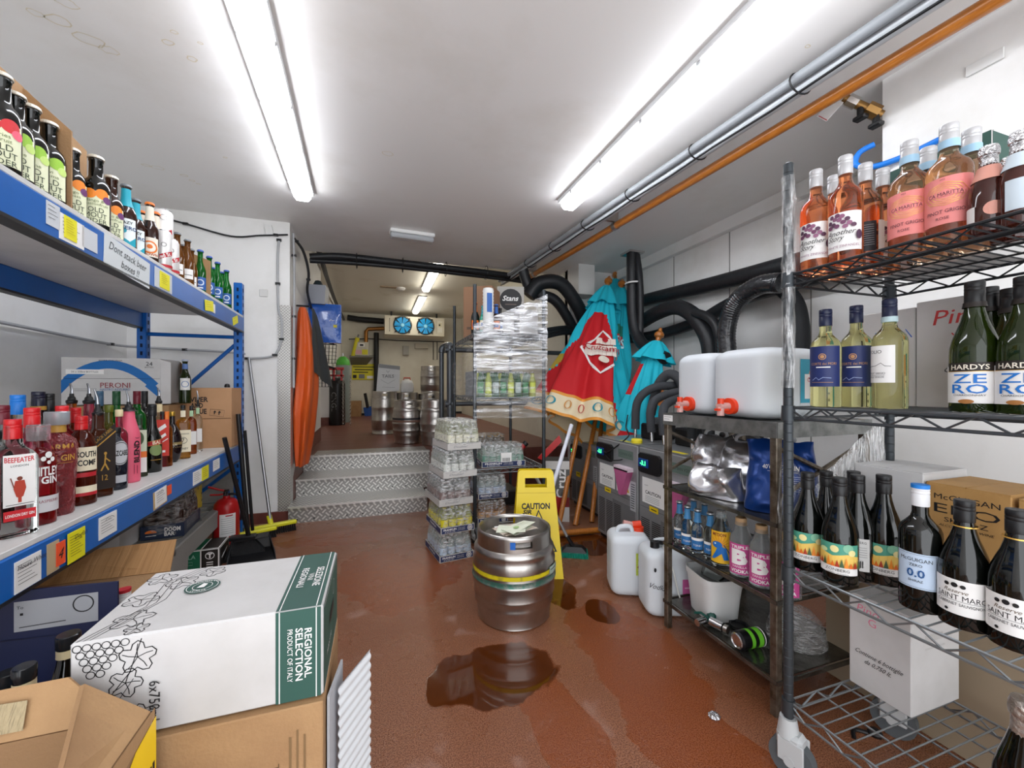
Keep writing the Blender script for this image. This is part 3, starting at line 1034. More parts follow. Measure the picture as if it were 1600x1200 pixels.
bottle('gin_bottle', 'deep red raspberry gin bottle with white lettering and grey band', onlow(60, 818, 663), .215, .035, 'decanter', GL_RED, ('cork', mat('clear_stopper', '#d9dde0', .1, trans=.8)),
       [('t', 'WHITLEY', 0, .115, .018, WPRINT, {'bold': .03, 'fit': .072}), ('t', 'GIN', .014, .096, .015, WPRINT, {'bold': .03}), ('c', .01, .15, .007, WPRINT), ('c', .0, .142, .005, WPRINT), ('c', .018, .14, .005, WPRINT), ('c', .01, .134, .004, WPRINT), rect(.085, .028, .062, ink('#cfcdd0')), ('t', 'RASPBERRY', .012, .051, .006, ink('#8c2a3c')), ('t', '41.3% vol', -.02, .036, .004, INK)], capr=.022, caph=.035, rz=math.radians(46))
bottle('gin_bottle', 'wide hammered pink glass gin bottle with gold lettering and pale stopper', onlow(89, 803, 643), .265, .044, 'wide', GL_PINKTEX, ('cork', mat('grey_clear_stopper', '#b9bec3', .15, trans=.5)),
       [('t', 'WARMA', 0, .175, .016, SW['gold'], {'fit': .085, 'bold': .02}), ('t', 'PINK GIN', 0, .148, .015, SW['gold'], {'fit': .08, 'bold': .02}), ('l', [(-.035, .135), (.035, .135)], .001, SW['gold'])], neck=(.80, .87, SW['gold'], 1.06), capr=.026, caph=.034)
bottle('liqueur_bottle', 'round shouldered amber liqueur bottle with cream square label and red band', onlow(127, 787, 650), .245, .037, 'stout', mat('dark_amber_spirit', '#5e1c0c', .05, trans=.6, ior=1.33), ('screw', mat('red_cap', '#c3161c', .3)),
       [rect(.06, .095, .16, SW['cream']), ('t', 'SOUTH', 0, .140, .015, INK, {'bold': .03, 'fit': .05}), ('t', 'COMF', 0, .117, .015, INK, {'bold': .03, 'fit': .044}), rect(.05, .078, .09, SW['red']), rect(.055, .035, .053, SW['cream']), rect(.055, .026, .035, SW['red'])], rz=math.radians(50))
bottle('whisky_bottle', 'tall square dark whisky bottle with slanted black label, pourer in its neck', onlow(153, 775, 640), .225, .032, 'spirit', mat('dark_whisky', '#4d210a', .05, trans=.5, ior=1.33), ('pour', BLACK),
       [('p', [(-.034, .02), (.034, .02), (.034, .19), (-.034, .14)], mat('charcoal_label', '#2a2320', .35)), ('l', [(-.034, .118), (.034, .168)], .003, SW['gold']), ('t', 'BLACK LABEL', 0, .158, .008, SW['gold'], {'rot': .63, 'fit': .06}),
        ('c', .006, .112, .004, SW['gold']), ('l', [(.006, .108), (.004, .085), (-.006, .068)], .004, SW['gold']), ('l', [(.004, .087), (.014, .068)], .004, SW['gold']), ('l', [(.006, .1), (.018, .09)], .003, SW['gold']), ('t', '12', .004, .05, .014, SW['gold'])], sq=8, rz=math.radians(50))
bottle('liqueur_bottle', 'squat black coffee tequila bottle with oval silver label', onlow(181, 764, 668), .135, .033, 'stout', GL_NAVY, ('cork', BLACK),
       [('c', .004, .080, .030, mat('silver_label', '#c7c9cd', .3), .026), ('t', 'CAZCABEL', .004, .080, .011, INK, {'bold': .03, 'fit': .055}), ('o', .004, .080, .028, .0015, INK, .024), rect(.045, .016, .032, ink('#b8bac0'))], rz=math.radians(42))
bottle('puree_bottle', 'matt pink plastic bottle with vertical black lettering and steel pourer', onlow(201, 753, 634), .262, .036, 'blend', mat('matt_pink_plastic', '#e2617a', .45), ('pour', BLACK),
       [('t', 'BLEND', .016, .105, .02, INK, {'rot': PI / 2, 'fit': .075, 'bold': .04}), ('t', '(', .018, .152, .014, INK, {'rot': PI / 2}), ('l', [(.006, .03), (.006, .062)], .002, ink('#8f2e44')), ('l', [(.016, .03), (.016, .058)], .003, ink('#8f2e44'))], neck=(.93, .975, BLACK, 1.3), rz=math.radians(42))
bottle('herbal_liqueur_bottle', 'green herbal liqueur bottle with orange banded label behind the cream liqueur', onlow(217, 744, 648), .185, .029, 'spirit', GL_DGREEN, ('screw', mat('bottle_green_cap', '#0f4a26', .35)),
       [rect(.05, .075, .14, ink('#c8d6bc')), ('c', 0, .115, .016, ink('#3d5a35'), .02), rect(.05, .058, .076, SW['orange']), rect(.05, .014, .058, SW['white'])], sq=8)
bottle('cream_liqueur_bottle', 'black cream liqueur bottle with red and gold ribbon label', onlow(238, 737, 632), .268, .034, 'baileys', GL_DARK, ('screw', BLACK),
       [('c', 0, .088, .024, ink('#7d8f5a'), .022), ('p', [(-.03, .105), (.03, .112), (.03, .132), (-.03, .122)], SW['red']), ('t', 'BAI', 0, .1185, .014, SW['cream'], {'bold': .02}), ('l', [(-.03, .105), (.03, .112)], .002, SW['gold']), ('l', [(-.03, .122), (.03, .132)], .002, SW['gold']), ('l', [(-.02, .05), (.02, .05)], .002, SW['gold'])], rz=math.radians(48))
bottle('liqueur_bottle', 'slim square bottle with bright red label between cream liqueur and round black bottle', onlow(254, 729, 643), .175, .022, 'spirit', GL_RED, ('screw', BLACK),
       [rect(.048, .035, .15, ink('#c8301f')), ('l', [(-.014, .118), (.012, .132)], .012, WPRINT), ('l', [(-.014, .09), (.012, .104)], .009, WPRINT), ('l', [(-.02, .07), (.02, .09)], .003, WPRINT), ('l', [(-.01, .05), (.01, .05)], .007, WPRINT)], sq=8)
bottle('liqueur_bottle', 'round ball shaped black raspberry liqueur bottle with gold belt', onlow(269, 722, 643), .175, .040, 'orb', mat('deep_plum_glass', '#14060c', .05, coat=.3), ('cork', mat('gold_cap', '#b8923e', .3, .8)),
       [('r', -.075, .075, .052, .070, ink('#8f7d50')), ('t', 'CHAM', 0, .061, .009, SW['cream'])])
bottle('whiskey_bottle', 'square honey whiskey bottle with black cap and cream label', onlow(286, 716, 633), .232, .032, 'decanter', mat('honey_whiskey', '#c68a2a', .04, trans=.85, ior=1.33), ('screw', BLACK),
       [rect(.066, .03, .125, SW['cream']), ('t', 'Tennessee', 0, .11, .008, INK, {'fit': .05}), ('o', 0, .08, .018, .002, INK, .014), ('t', '7', 0, .08, .018, INK), ('t', 'HONEY', 0, .045, .009, INK)], neck=(.78, .90, SW['cream'], 1.1), sq=7)
bottle('whiskey_bottle', 'amber whiskey bottle with green collar right of the square honey whiskey', onlow(299, 709, 634), .20, .025, 'decanter', GL_AMBER, ('cork', BLACK), [rect(.045, .04, .095, SW['white'])], neck=(.78, .90, ink('#a9c9a0'), 1.1), sq=7)
bottle('whiskey_bottle', 'nearly clear square bottle with white label touching the brown cocktail carton', onlow(309, 705, 630), .20, .024, 'decanter', GL_CLEAR, ('pour', BLACK), [rect(.04, .04, .095, SW['white'])], neck=(.78, .90, ink('#a9c9a0'), 1.1), sq=7)
# back row (behind the first row on the same board)
def backb(px, d, top, r, shape, glass, cap, label, name='spirit_bottle', **kw):
    x, y = onrack(px, d)
    Z = y / ray(px)[1]
    h = EYE + (606 - top) * Z / FPX - ZB
    if cap[0] == 'pour':
        h -= .05
    return bottle(name, label, (x, y, ZB), h, r, shape, glass, cap, **kw)
BK = [
    (3, .20, 633, .035, 'spirit', GL_DARK, ('screw', mat('dark_red_cap', '#6a1626', .35)), 'bottle with dark red cap half out of view behind the square gin'),
    (28, .22, 617, .038, 'spirit', GL_CLEAR, ('screw', mat('bright_blue_cap', '#1476d0', .35)), 'bottle with bright blue ridged cap standing in the back row'),
    (60, .22, 612, .037, 'spirit', GL_DARK, ('screw', mat('navy_cap', '#14142c', .3)), 'bottle with navy cap and gold script in the back row'),
    (76, .21, 615, .033, 'spirit', GL_DARK, ('screw', BLACK), 'dark bottle with plain black cap beside the navy capped one'),
    (50, .09, 637, .037, 'spirit', GL_PINK, ('screw', mat('red_cap', '#c3161c', .3)), 'pink gin bottle with red cap behind the raspberry gin'),
    (97, .16, 634, .037, 'spirit', GL_RED, ('screw', mat('scarlet_cap', '#d8262c', .3)), 'bottle with wide scarlet cap behind the hammered pink gin bottle'),
    (118, .17, 637, .033, 'spirit', GL_AMBER, ('screw', mat('red_cap', '#c3161c', .3)), 'amber bottle with red gold printed cap in front of the beer carton'),
    (112, .24, 600, .034, 'spirit', GL_AMBER, ('pour', BLACK), 'orange liqueur bottle with tall black pourer in the back row'),
    (139, .17, 600, .036, 'wide', GL_PINK, ('pour', BLACK), 'pink bottle with thin spout behind the dark whisky'),
    (155, .25, 611, .032, 'spirit', GL_DGREEN, ('screw', mat('slate_blue_cap', '#3a5a74', .35)), 'bottle with slate blue cap against the white beer carton'),
    (182, .25, 611, .032, 'spirit', GL_GREEN, ('screw', mat('bottle_green_cap', '#0f4a26', .35)), 'bottle with dark green cap left of the steel pourer'),
    (170, .15, 633, .030, 'spirit', mat('olive_oil_glass', '#6a6a14', .05, trans=.6), ('cork', mat('olive_cap', '#5a6414', .4)), 'olive coloured bottle behind the matt pink plastic bottle'),
    (214, .22, 611, .033, 'spirit', GL_GREEN, ('screw', mat('dark_red_cap', '#6a1626', .35)), 'vivid green bottle with dark red cap right of the pink bottle'),
    (226, .24, 611, .030, 'spirit', GL_DARK, ('screw', BLACK), 'dark bottle with black cap behind the cream liqueur'),
    (248, .14, 607, .029, 'spirit', GL_CLEAR, ('pour', BLACK), 'clear bottle with tan neck label and black pourer by the beer carton end'),
    (260, .10, 643, .024, 'spirit', GL_AMBER, ('screw', SW['orange']), 'small bottle with orange cap in front of the cocktail carton'),
    (186, .10, 640, .026, 'spirit', GL_PINK, ('cork', SW['tan']), 'small rosy bottle with tan stopper wedged behind the squat black bottle'),
]
for (px_, d_, top_, r_, sh_, g_, c_, l_) in BK:
    kw = {}
    if 'tan neck' in l_:
        kw = dict(neck=(.80, .92, SW['tan'], 1.15))
    if 'gold script' in l_:
        kw = dict(neck=(.835, .87, SW['gold'], 1.22))
    if 'pink gin bottle with red' in l_ or 'scarlet' in l_:
        kw = dict(lab=[rect(.06, .08, .16, SW['white'])])
    backb(px_, d_, top_, r_, sh_, g_, c_, l_, **kw)

# ---- cartons on the lower board
def carton(name, label, loc, size, m, rz=0.0, prints=(), tape=None, flaps=True, cat='box', group=None, bev=.002):
    """closed cardboard carton; prints = [(face, items)], faces: front(-y) right(+x) left(-x) top"""
    sx, sy, sz = size
    root = thing(name, label, cat, loc, rz, group)
    b = MB()
    b.bb(-sx / 2, sx / 2, -sy / 2, sy / 2, 0, sz, m, bev=bev)
    b.build('carton_body', root)
    maps = {'front': flat((0, -sy / 2, 0), (1, 0, 0), (0, 0, 1), (0, -1, 0)), 'right': flat((sx / 2, 0, 0), (0, 1, 0), (0, 0, 1), (1, 0, 0)),
            'left': flat((-sx / 2, 0, 0), (0, -1, 0), (0, 0, 1), (-1, 0, 0)), 'top': flat((0, 0, sz), (1, 0, 0), (0, 1, 0), (0, 0, 1))}
    for fc, items in prints:
        b = MB()
        b.deco(items, maps[fc])
        b.build('printed_panel', root)
    if flaps:
        b = MB()
        for s in (-1, 1):
            b.bb(-sx / 2 + .001, sx / 2 - .001, min(s * .001, s * (sy / 2 - .001)), max(s * .001, s * (sy / 2 - .001)), sz, sz + .003, m)
        b.build('top_flaps', root)
    if tape:
        b = MB()
        b.bb(-sx / 2 - .001, sx / 2 + .001, -.024, .024, sz + .003, sz + .0038, tape)
        b.build('tape', root)
    return root
pk = aty(175, 2.05)
PBL = ink('#0d63a8')
cx_, cy_ = -1.165, 2.12
def arcband(x0, x1, zf, wd, m, n=14):
    return ('l', [(x0 + (x1 - x0) * i / n, zf(i / n)) for i in range(n + 1)], wd, m)
root = thing('beer_carton', 'white and blue carton of 24 beer bottles behind the spirits, end torn open', 'box', (-1.36, 2.78, ZB + .287), 0)
b = MB(); b.bb(-.23, .20, -.001, .24, 0, .255, WCARD, bev=.002); b.build('carton_body', root)
b = MB()
b.deco([arcband(-.205, .175, lambda t: .13 + .33 * t * (1 - t) * 1.25 - .03 * t, .045, PBL), ('p', [(-.229, .06), (-.18, .125), (-.20, .165), (-.229, .13)], PBL), ('p', [(.16, .13), (.199, .075), (.199, .03), (.13, .10)], PBL),
        rect(.16, .165, .19, SW['white'], -.13), ('t', '24', .15, .225, .022, INK), ('t', 'BOTTLES', .15, .205, .007, INK), ('t', 'BIRRA ITALIANA', -.02, .24, .007, INK, {'wide': 1.4}), ('t', '24 x 330ml BOTTLES', -.13, .177, .009, INK),
        ('t', 'PERONI', .0, .105, .028, ink('#8c2a34'), {'fit': .13}), ('t', 'NASTRO AZZURRO', .0, .082, .012, ink('#2a5a94'), {'fit': .13}), ('l', [(-.22, .14), (.2, .142)], .0015, INK), ('l', [(-.18, .085), (-.08, .085)], .0012, INK), ('l', [(-.18, .075), (-.1, .075)], .0012, INK)], FRONT(-.001))
b.build('printed_panel', root)
b = MB(); b.sheet((.20, 0, 0), (.20, 0, .25), (.235, .03, .235), (.235, .03, 0), WCARD); b.build('torn_flap', root)
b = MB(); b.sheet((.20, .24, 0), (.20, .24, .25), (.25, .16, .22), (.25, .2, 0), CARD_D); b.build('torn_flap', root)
x, y = dep(259, 1.95)
bottle('beer_bottle', 'dark green beer bottle standing at the torn end of the white beer carton', (-1.09, 2.90, ZB + .285), .262, .03, 'beer', GL_DGREEN, ('crown', ink('#b6bfd0')), [rect(.05, .08, .15, SW['white']), ('o', 0, .115, .018, .003, PBL)], neck=(.78, .90, ink('#5a78b0'), 1.06))
VC = aty(309, 2.35)
carton('cocktail_carton', 'plain brown carton printed in black serif capitals at the end of the lower blue board', (-1.055, 3.10, ZB), (.345, .20, .375), mat('smooth_brown_card', '#b98e68', .7, var=(5, '#ad835d', .4, .7)), math.radians(0),
       [('front', [('t', 'VIPER', .0, .305, .030, INK, {'fit': .095, 'bold': .03}), ('t', 'AND', -.012, .268, .030, INK, {'fit': .065, 'bold': .03}), ('t', 'TRUE', .0, .231, .030, INK, {'fit': .08, 'bold': .03}),
                   ('l', [(-.17, .185), (.17, .185)], .003, ink('#5a3a20')), ('l', [(.06, .245), (.135, .235), (.13, .195), (.055, .205), (.06, .245)], .0016, INK), ('l', [(.08, .212), (.083, .228)], .005, INK), ('p', [(.074, .224), (.092, .223), (.084, .236)], INK), ('l', [(.105, .209), (.108, .225)], .005, INK), ('p', [(.099, .222), (.117, .22), (.109, .233)], INK),
                   ])])
carton('carton', 'brown carton supporting the white beer carton at the back of the lower blue board', (-1.35, 2.90, ZB), (.46, .25, .28), CARD, flaps=False)
b = MB(); b.lathe([(.015, 0), (.016, .01), (.012, .022), (0, .026)], BLACK, 16)
tag(b.build('black_stopper', loc=(-.93, 3.08, ZB + .38)), 'small black round stopper lying on top of the brown cocktail carton', 'stopper')

# ---- beers on the upper board
ZT = 1.612
def topb(px, d, top, r, shape, glass, cap, label, name='beer_bottle', h=None, **kw):
    x, y = onrack(px, d)
    Z = y / ray(px)[1]
    if h is None:
        h = EYE + (606 - top) * Z / FPX - ZT
    return bottle(name, label, (x, y, ZT), h, r, shape, glass, cap, **kw)
def cider(c1, c2, flav, flav2):
    return [rect(.075, .03, .135, ink('#e3e6c4')), ('c', -.015, .125, .016, c1), ('c', .015, .128, .017, c1), ('c', .028, .112, .012, c2), ('t', flav, -.004, .102, .009, ink('#6d7a4a')), ('t', flav2, .0, .09, .009, ink('#6d7a4a')),
            ('t', 'OLD', 0, .073, .016, ink('#2c3a24'), {'fit': .036}), ('t', 'MOUT', 0, .055, .016, ink('#2c3a24'), {'fit': .05}), ('t', 'CIDER', 0, .037, .014, ink('#2c3a24'), {'fit': .05})]
LG, LG2 = ink('#9ccb44'), ink('#c4e07a')
OR1, PU1 = ink('#ee8a2c'), ink('#6a3a70')
CREAMCAP = mat('cream_crown', '#d9d3c4', .35, .3)
topb(2, .06, 0, .034, 'cider', GL_DARK, ('crown', CREAMCAP), 'dark cider bottle with red fruit label at the left edge of the upper board', 'cider_bottle', h=.265, lab=cider(ink('#d0353a'), ink('#e8657a'), 'Berries', '& fruit'))
topb(24, .07, 0, .034, 'cider', GL_DARK, ('crown', CREAMCAP), 'dark cider bottle with green label, leftmost of three against the tray wall', 'cider_bottle', h=.255, lab=cider(LG, LG2, 'Kiwi', '& Lime'), group='green label ciders')
topb(48, .075, 0, .035, 'cider', GL_DARK, ('crown', CREAMCAP), 'dark cider bottle with green kiwi label, tallest looking, in the middle of the first tray', 'cider_bottle', h=.262, lab=cider(LG, LG2, 'Kiwi', '& Lime'), group='green label ciders')
topb(77, .07, 0, .034, 'cider', GL_DARK, ('crown', CREAMCAP), 'dark cider bottle with green kiwi label beside the upright tray end', 'cider_bottle', h=.255, lab=cider(LG, LG2, 'Kiwi', '& Lime'), group='green label ciders')
topb(114, .085, 0, .031, 'cider', GL_DARK, ('crown', CREAMCAP), 'orange label cider bottle half hidden just right of the tray end', 'cider_bottle', h=.25, lab=cider(OR1, PU1, 'Mango', '& pass'))
topb(150, .055, 0, .036, 'cider', GL_DARK, ('crown', CREAMCAP), 'mango and passionfruit cider bottle in front with large orange fruit label', 'cider_bottle', h=.262, lab=cider(OR1, PU1, 'Mango &', 'passionfruit'))
topb(174, .075, 0, .034, 'cider', GL_BROWN, ('crown', CREAMCAP), 'orange label cider bottle second behind the large mango cider', 'cider_bottle', h=.258, lab=cider(OR1, PU1, 'Mango &', 'passionfruit'))
hazy = [rect(.06, .02, .12, ink('#e4ecec')), ('p', [(-.03, .03), (-.01, .05), (.01, .035), (.03, .055), (.03, .02), (-.03, .02)], SW['teal']), ('c', -.01, .075, .012, SW['teal']), ('t', 'HAZY', 0, .105, .010, INK, {'bold': .02}), ('t', 'ZERO', .008, .085, .013, ink('#1f3f74'), {'bold': .02})]
topb(197, .055, 0, .031, 'beer', GL_BROWN, ('crown', mat('grey_crown', '#6f7478', .4)), 'brown alcohol free beer bottle with turquoise neck foil, front one', 'beer_bottle', h=.255, lab=hazy, neck=(.66, .93, SW['teal'], 1.06))
topb(212, .075, 0, .031, 'beer', GL_BROWN, ('crown', mat('grey_crown', '#6f7478', .4)), 'turquoise necked beer bottle behind the front turquoise one', 'beer_bottle', h=.25, lab=hazy, neck=(.66, .93, SW['teal'], 1.06))
brew = [rect(.06, .03, .11, ink('#e8dfd0')), ('o', 0, .07, .026, .006, SW['orange']), ('c', 0, .07, .017, ink('#f0e6d8')), ('t', 'BROWN', 0, .04, .010, ink('#b04a1c'), {'bold': .02}), ('c', 0, .072, .009, SW['orange'])]
for px_, d_, l_ in ((222, .12, 'brown ale bottle with round orange logo, rearmost of three'), (234, .05, 'brown ale bottle with round orange logo at the front edge'), (243, .07, 'brown ale bottle with round orange logo beside the white can')):
    topb(px_, d_, 0, .030, 'beer', GL_BROWN, ('crown', SW['orange']), l_, 'ale_bottle', h=.262, lab=brew, neck=(.70, .93, ink('#e2d6c4'), 1.05))
def can(label, x, y, z, r=.033, h=.12, items=(), m=None, rz=None, name='drink_can'):
    root = thing(name, label, 'can', (x, y, z), face(x, y) if rz is None else rz)
    b = MB(); b.lathe([(r * .78, 0), (r, .010), (r, h - .014), (r * .82, h - .003)], m or mat('white_can', '#e6e4e2', .3, .3), 24); b.build('can_body', root)
    b = MB(); b.lathe([(r * .84, h - .004), (r * .84, h), (r * .76, h), (r * .74, h - .005), (0, h - .005)], CHROME, 24); b.build('lid', root)
    b = MB(); b.deco(items, cylmap(r)); b.build('print', root)
    return root
RS = [('p', [(-.035, .03), (.035, .065), (.035, .085), (-.035, .05)], SW['red']), ('t', 'Red St', 0, .058, .014, WPRINT, {'rot': .46, 'bold': .02}), ('o', 0, .105, .009, .0015, INK), ('r', -.05, .05, .008, .02, SW['red'])]
x, y = onrack(255, .06); can('tall white can with red diagonal stripe on the upper blue board', x, y, ZT, .036, .29, [('p', [(-.035, .14), (.035, .18), (.035, .205), (-.035, .165)], SW['red']), ('t', 'Red St', 0, .173, .016, WPRINT, {'rot': .5, 'bold': .02}), ('o', 0, .25, .012, .0015, INK), ('r', -.05, .05, .10, .12, SW['red'])])
x, y = onrack(256, .025); can('white can with red stripe in front of the tall can, left one', x, y, ZT, .028, .17, RS)
x, y = onrack(268, .028); can('white can with red stripe in front of the tray, right one', x, y, ZT, .028, .16, RS)
for k, (px_, d_) in enumerate(((277, .06), (286, .10), (293, .05), (299, .085))):
    topb(px_, d_, 0, .028, 'beer', mat('golden_beer', '#7a4a1c', .05, trans=.5, ior=1.33), ('crown', mat('grey_crown', '#6f7478', .4)), 'small golden beer bottle with white label in the low card tray', 'beer_bottle', h=.245, lab=[rect(.05, .04, .09, SW['white']), ('l', [(-.02, .06), (.02, .06)], .003, INK)], group='golden beers in the card tray')
BCK = [rect(.06, .04, .11, ink('#2c5aa0')), ('c', 0, .08, .018, ink('#c9d4e4')), ('c', 0, .08, .012, ink('#2c5aa0')), ('l', [(-.012, .05), (.012, .05)], .006, WPRINT)]
for k, (px_, d_) in enumerate(((306, .13), (313, .07), (321, .12), (327, .06), (334, .11), (340, .05), (347, .09), (354, .05))):
    topb(px_, d_, 0, .029, 'beer', GL_GREEN, ('crown', ink('#3c5aa8')), 'green glass beer bottle with blue label in the cluster near the blue post', 'beer_bottle', h=.268, lab=BCK, group='green blue label beers')
# card trays on the upper board
root = thing('card_tray', 'tall brown card tray wall behind the green label ciders', 'box', (0, 0, 0))
def rp(px, d, z):
    x, y = onrack(px, d)
    return Vector((x, y, z))
y0, y1 = onrack(-60, .2)[1], onrack(104, .2)[1]
def rk2(y, d, z):
    return Vector((-.764 - d - .0436 * y, y, z))
b = MB()
b.sheet(rk2(.9, .14, ZT), rk2(1.55, .14, ZT), rk2(1.55, .14, ZT + .355), rk2(.9, .14, ZT + .355), CARD, .005)
b.build('tray_back', root)
b = MB(); b.sheet(rk2(1.55, .14, ZT), rk2(1.55, .03, ZT), rk2(1.55, .03, ZT + .25), rk2(1.55, .14, ZT + .355), CARD, .005); b.build('tray_end', root)
root = thing('card_tray', 'lower brown card tray wall behind the mango ciders', 'box', (0, 0, 0))
b = MB()
b.sheet(rk2(1.56, .14, ZT), rk2(1.84, .14, ZT), rk2(1.84, .14, ZT + .33), rk2(1.56, .14, ZT + .355), CARD, .005); b.build('tray_back', root)
root = thing('card_tray', 'small open card tray holding golden beers on the upper blue board', 'box', (0, 0, 0))
ya, yb = onrack(268, .1)[1], onrack(303, .1)[1]
for nm, q in (('tray_back', [(ya, .17, 0), (yb, .17, 0), (yb, .17, .27), (ya, .17, .29)]), ('tray_end', [(yb, .17, 0), (yb, .02, 0), (yb, .02, .21), (yb, .17, .27)]), ('tray_end', [(ya, .17, 0), (ya, .09, 0), (ya, .09, .27), (ya, .17, .29)])):
    b = MB(); b.sheet(*[rk2(a, d, ZT + z) for a, d, z in q], CARD, .004); b.build(nm, root)
# ------------------------------------------------------------ left side, floor level
GREENINK, GREY2 = ink('#2b5148'), ink('#77797c')
# the white wine carton lying in front
SZ = .56
carton_root = thing('wine_carton', 'white wine carton lying on its side with green band and drawn vine leaves', 'box', (-.262, .897, .562), math.radians(0))
b = MB(); b.bb(-.172, .172, -.122, .122, 0, .157, WCARD, bev=.003); b.build('carton_body', carton_root)
b = MB()
fr, tp, rg = FRONT(-.122), flat((0, 0, .157), (1, 0, 0), (0, 1, 0), (0, 0, 1)), flat((.172, 0, 0), (0, 1, 0), (0, 0, 1), (1, 0, 0))
b.deco([('r', .098, .168, .001, .156, GREENINK), ('r', .103, .1045, .001, .156, WPRINT), ('r', .160, .1615, .001, .156, WPRINT),
        ('t', 'REGIONAL', .148, .08, .011, WPRINT, {'rot': -PI / 2, 'fit': .085, 'bold': .015}), ('t', 'SELECTION', .134, .08, .011, WPRINT, {'rot': -PI / 2, 'fit': .09, 'bold': .015}), ('t', 'PRODUCT OF ITALY', .120, .08, .008, WPRINT, {'rot': -PI / 2, 'fit': .09}),
        ('t', '6x750ml', -.068, .05, .014, INK, {'rot': -PI / 2, 'fit': .062})], fr)
b.build('green_band', carton_root)
b = MB()
b.deco([('r', .098, .168, -.121, .121, GREENINK), ('r', .103, .1045, -.121, .121, WPRINT), ('r', .160, .1615, -.121, .121, WPRINT),
        ('t', 'SELEZIONE', .149, .0, .013, WPRINT, {'rot': -PI / 2, 'fit': .085, 'bold': .015}), ('t', 'VINI', .135, .0, .010, WPRINT, {'rot': -PI / 2, 'fit': .03}), ('t', 'REGIONALI', .121, .0, .012, WPRINT, {'rot': -PI / 2, 'fit': .085, 'bold': .015}),
        ('c', -.055, .02, .028, GREENINK, .028), ('o', -.055, .02, .025, .001, WPRINT), ('o', -.055, .02, .016, .001, WPRINT), ('t', 'PRODOTTO', -.055, .040, .006, WPRINT, {'arc': 14}), ('t', 'ITALIA', -.055, .0, .006, WPRINT), ('p', [(-.062, .012), (-.05, .012), (-.048, .026), (-.056, .03)], WPRINT)], tp)
b.build('green_band', carton_root)
b = MB()
b.deco([('r', -.121, .121, .001, .156, GREENINK), ('r', -.121, .121, .003, .0045, WPRINT), ('r', -.121, .121, .152, .1535, WPRINT), ('r', -.035, .035, .075, .095, INK), ('o', .03, .12, .015, .001, WPRINT), ('t', 'PRODOTTO', -.05, .05, .009, WPRINT)], rg)
b.build('green_end', carton_root)
b = MB()
R2 = random.Random(3)
def leaf(mpf, cx, cz, s, a0, wdl=.0016):
    pts = []
    for i in range(21):
        t = 2 * PI * i / 20
        r_ = s * (.62 + .38 * abs(math.cos(2.5 * t))) * (1 + .08 * R2.random())
        pts.append((cx + r_ * math.cos(t + a0), cz + r_ * math.sin(t + a0)))
    b.deco([('l', pts, wdl, INK)], mpf)
    for k in range(5):
        t = 2 * PI * k / 5 + a0
        b.deco([('l', [(cx, cz), (cx + s * .5 * math.cos(t + .1), cz + s * .5 * math.sin(t + .1)), (cx + s * .85 * math.cos(t), cz + s * .85 * math.sin(t))], wdl * .7, INK)], mpf)
for (cx, cz, s, a0) in ((-.09, .122, .024, .3), (-.105, .085, .022, 1.2), (-.125, .045, .02, 2.0), (-.085, .03, .018, .5)):
    leaf(fr, cx, cz, s, a0)
for row in range(5):
    for k in range(6 - row):
        x0 = -.163 + k * .0115 + row * .004
        b.deco([('o', x0, .148 - row * .0105, .0058, .0012, INK)], fr)
b.deco([('l', [(-.165, .02), (-.13, .06), (-.10, .10), (-.085, .15)], .0012, INK), ('l', [(-.15, .01), (-.12, .05), (-.095, .09)], .0009, INK)], fr)
for (cx, cz, s, a0) in ((-.12, -.07, .028, .3), (-.14, .0, .026, 1.2), (-.10, .055, .026, 2.0), (-.145, .085, .024, .5), (-.06, .09, .022, 1), (-.10, -.105, .016, .5)):
    leaf(tp, cx, cz, s, a0)
for k in range(3):
    b.deco([('l', [(-.165 + k * .008, -.12), (-.12 + k * .01, -.03 + k * .01), (-.13 + k * .012, .06), (-.09 + k * .01, .118)], .0011, INK)], tp)
b.build('vine_drawing', carton_root)

carton('wine_carton', 'large brown carton under the white wine carton, printed in small dark letters', (-.262, .90, .24), (.345, .27, .318), CARD, 0,
       [('front', [('t', 'FRANCE 6X75CL', .10, .17, .011, ink('#5d452c'), {'rot': PI / 2, 'fit': .12}), ('l', [(.122, .11), (.122, .27)], .004, ink('#7d6242')), ('l', [(.133, .12), (.133, .28)], .003, ink('#7d6242')), ('l', [(.144, .16), (.144, .27)], .003, ink('#7d6242'))])], flaps=False)
carton('carton', 'brown carton at the bottom of the stack carrying the wine cartons', (-.27, .91, 0), (.36, .29, .238), CARD, 0, flaps=False)
# corrugated plastic sheet standing by the stack
RIB = mat('white_ribbed_plastic', '#d8dcdf', .35)
def ribbed(u, v):
    x = -.075 + u * .045
    y = .83 + .0035 * math.sin(v * 90) + u * .17
    return (x + .003 * math.sin(v * 140), y, .0 + v * .535)
b = MB()
b.grid(lambda u, v: (-.070 + u * .055 + .0015 * math.sin(v * 2 * PI * 26), .83 + u * .10, v * .53), 6, 210, RIB)
b.grid(lambda u, v: (-.070 + u * .055 + .0015 * math.sin(v * 2 * PI * 26) , .834 + u * .10, v * .53), 6, 210, RIB)
b.sheet((-.085, .80, 0), (-.070, .90, 0), (-.070, .90, .54), (-.085, .80, .54), mat('grey_sheet', '#b8bcc2', .4), .004)
tag(b.build('ribbed_plastic_sheet'), 'white ribbed plastic sheet leaning upright against the brown carton stack', 'sheet')

